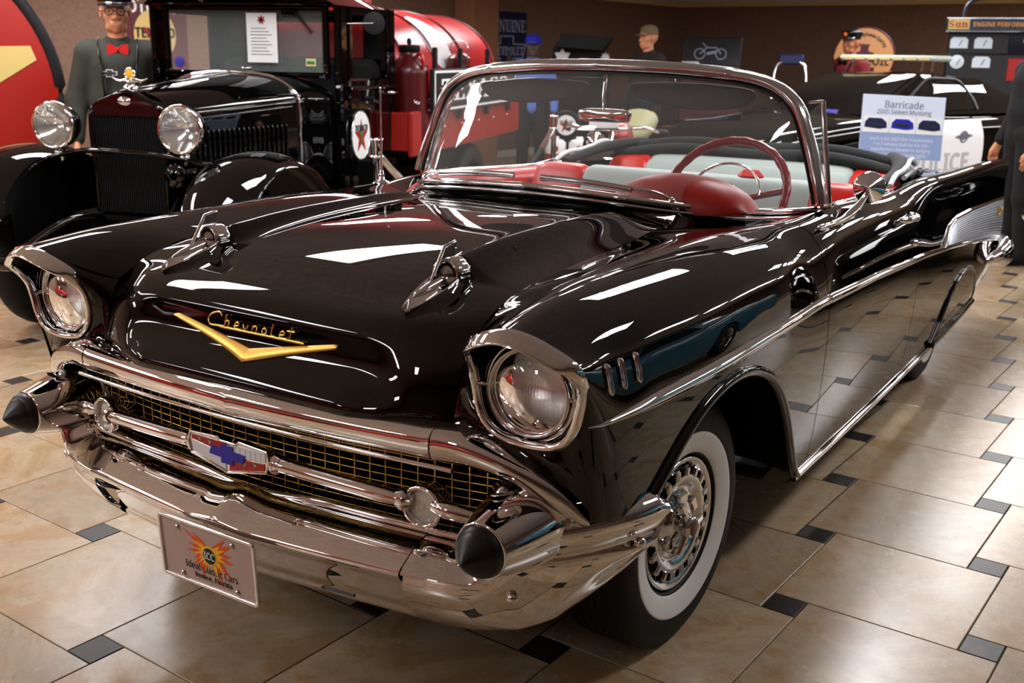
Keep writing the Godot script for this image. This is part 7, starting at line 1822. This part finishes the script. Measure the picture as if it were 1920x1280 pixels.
func motorcycle() -> void:
	var o := thing("motorcycle", "black motorcycle with red tank and khaki saddle, seen through windshield", "motorcycle", Vector3(-1.80, 0, -4.75), deg_to_rad(10))
	for z in [-0.72, 0.72]:
		var w := Node3D.new(); w.name = "wheel"; o.add_child(w, true); w.position = Vector3(0, 0.33, z)
		var ax := Transform3D(Basis(Vector3(0, 0, 1), -PI / 2), Vector3.ZERO)
		put(MB.new().lathe([Vector2(0.24, 0.03), Vector2(0.28, 0.055), Vector2(0.32, 0.04), Vector2(0.33, 0.0), Vector2(0.32, -0.04), Vector2(0.28, -0.055), Vector2(0.24, -0.03)], 36, ax), "tyre", "rubber", w)
		put(MB.new().lathe([Vector2(0.245, 0.025), Vector2(0.23, 0.0), Vector2(0.245, -0.025)], 36, ax).lathe([Vector2(0.04, 0.06), Vector2(0.05, 0.0), Vector2(0.04, -0.06)], 16, ax), "rim", "chrome", w)
		var fd := PackedVector3Array()
		for k in 17:
			var a := lerpf(0.2, 2.7, k / 16.0) + (0.5 if z < 0 else -0.1); fd.append(Vector3(0, 0.33 + sin(a) * 0.37, z + cos(a) * 0.37))
		put(MB.new().tube(fd, 0.075, 10, false, true, Vector3.RIGHT, 0.45), "fender", "black_paint", o)
	put(MB.new().tube(curve([0, 0.98, 0.42, 0, 0.80, 0.10, 0, 0.55, -0.30, 0, 0.35, -0.70], 12), 0.03, 8).tube(PackedVector3Array([Vector3(0, 0.95, 0.42), Vector3(0, 0.40, 0.25), Vector3(0, 0.33, -0.25), Vector3(0, 0.55, -0.4)]), 0.028, 8), "frame", "rubber", o)
	for sx in [-1.0, 1.0]: put(MB.new().tube(PackedVector3Array([Vector3(0.07 * sx, 0.98, 0.42), Vector3(0.08 * sx, 0.33, 0.72)]), 0.022, 8), "fork_leg", "chrome", o)
	put(MB.new().tube(curve([0, 0.86, 0.36, 0, 0.93, 0.22, 0, 0.92, 0.02, 0, 0.86, -0.12], 14), [0.06, 0.10, 0.12, 0.13, 0.135, 0.135, 0.135, 0.13, 0.125, 0.12, 0.11, 0.10, 0.08, 0.06, 0.04], 16), "tank", "red_enamel", o)
	put(MB.new().tube(curve([0, 0.90, -0.10, 0, 0.92, -0.22, 0, 0.97, -0.36, 0, 1.02, -0.52, 0, 1.0, -0.62], 14), [0.05, 0.09, 0.12, 0.14, 0.15, 0.155, 0.16, 0.165, 0.165, 0.165, 0.16, 0.15, 0.13, 0.10, 0.05], 16, false, true, Vector3.UP, 0.55), "saddle", "khaki", o)
	put(MB.new().lathe([Vector2(0, 0.14), Vector2(0.07, 0.13), Vector2(0.08, 0.0), Vector2(0.07, -0.13), Vector2(0, -0.14)], 20, T(Vector3(0.0, 0.45, 0.02), Vector3(20, 0, 0))).box(Vector3(0, 0.36, -0.08), Vector3(0.24, 0.2, 0.36), 0.05), "engine", "soft_chrome", o)
	put(MB.new().tube(curve([-0.34, 0.98, 0.18, -0.26, 1.01, 0.32, -0.10, 1.0, 0.42, 0.10, 1.0, 0.42, 0.26, 1.01, 0.32, 0.34, 0.98, 0.18], 24), 0.014, 8), "handlebar", "chrome", o)
	for sx in [-1.0, 1.0]: put(MB.new().tube(PackedVector3Array([Vector3(0.34 * sx, 0.98, 0.18), Vector3(0.37 * sx, 0.97, 0.07)]), 0.02, 8), "grip", "rubber", o)
	put(MB.new().lathe([Vector2(0, -0.09), Vector2(0.06, -0.06), Vector2(0.09, 0.0), Vector2(0.085, 0.02), Vector2(0, 0.025)], 24, Transform3D(Basis(Vector3.RIGHT, PI / 2), Vector3(0, 0.90, 0.56))), "headlamp", "chrome", o)
	for sx in [-1.0, 1.0]: put(MB.new().box(Vector3(0.22 * sx, 0.62, -0.62), Vector3(0.16, 0.30, 0.42), 0.06), "pannier", "rubber", o)
	put(MB.new().tube(curve([0.12, 0.40, 0.15, 0.14, 0.25, 0.05, 0.14, 0.22, -0.4, 0.14, 0.26, -1.0], 16), 0.035, 10), "exhaust", "chrome", o)
	put(MB.new().tube(PackedVector3Array([Vector3(0.03, 0.33, 0.0), Vector3(0.26, 0.03, 0.0)]), 0.014, 8), "kickstand", "chrome", o)
	var h := thing("white_helmet", "white peaked cap resting on motorcycle handlebars, seen through windshield", "cap", o.transform * Vector3(0.02, 1.015, 0.44), deg_to_rad(-60))
	put(MB.new().lathe([Vector2(0.10, 0.0), Vector2(0.104, 0.03), Vector2(0.098, 0.075), Vector2(0.07, 0.11), Vector2(0.03, 0.125), Vector2(0, 0.127)], 28), "crown", "white", h)
	var vz := []
	for k in 13:
		var a := lerpf(0.4, PI - 0.4, k / 12.0); vz.append(PackedVector3Array([Vector3(cos(a) * 0.098, 0.012, sin(a) * 0.098), Vector3(cos(a) * 0.105, 0.002, sin(a) * 0.15), Vector3(cos(a) * 0.095, -0.02, sin(a) * 0.19)]))
	put(MB.new().grid(vz), "visor", "white", h)
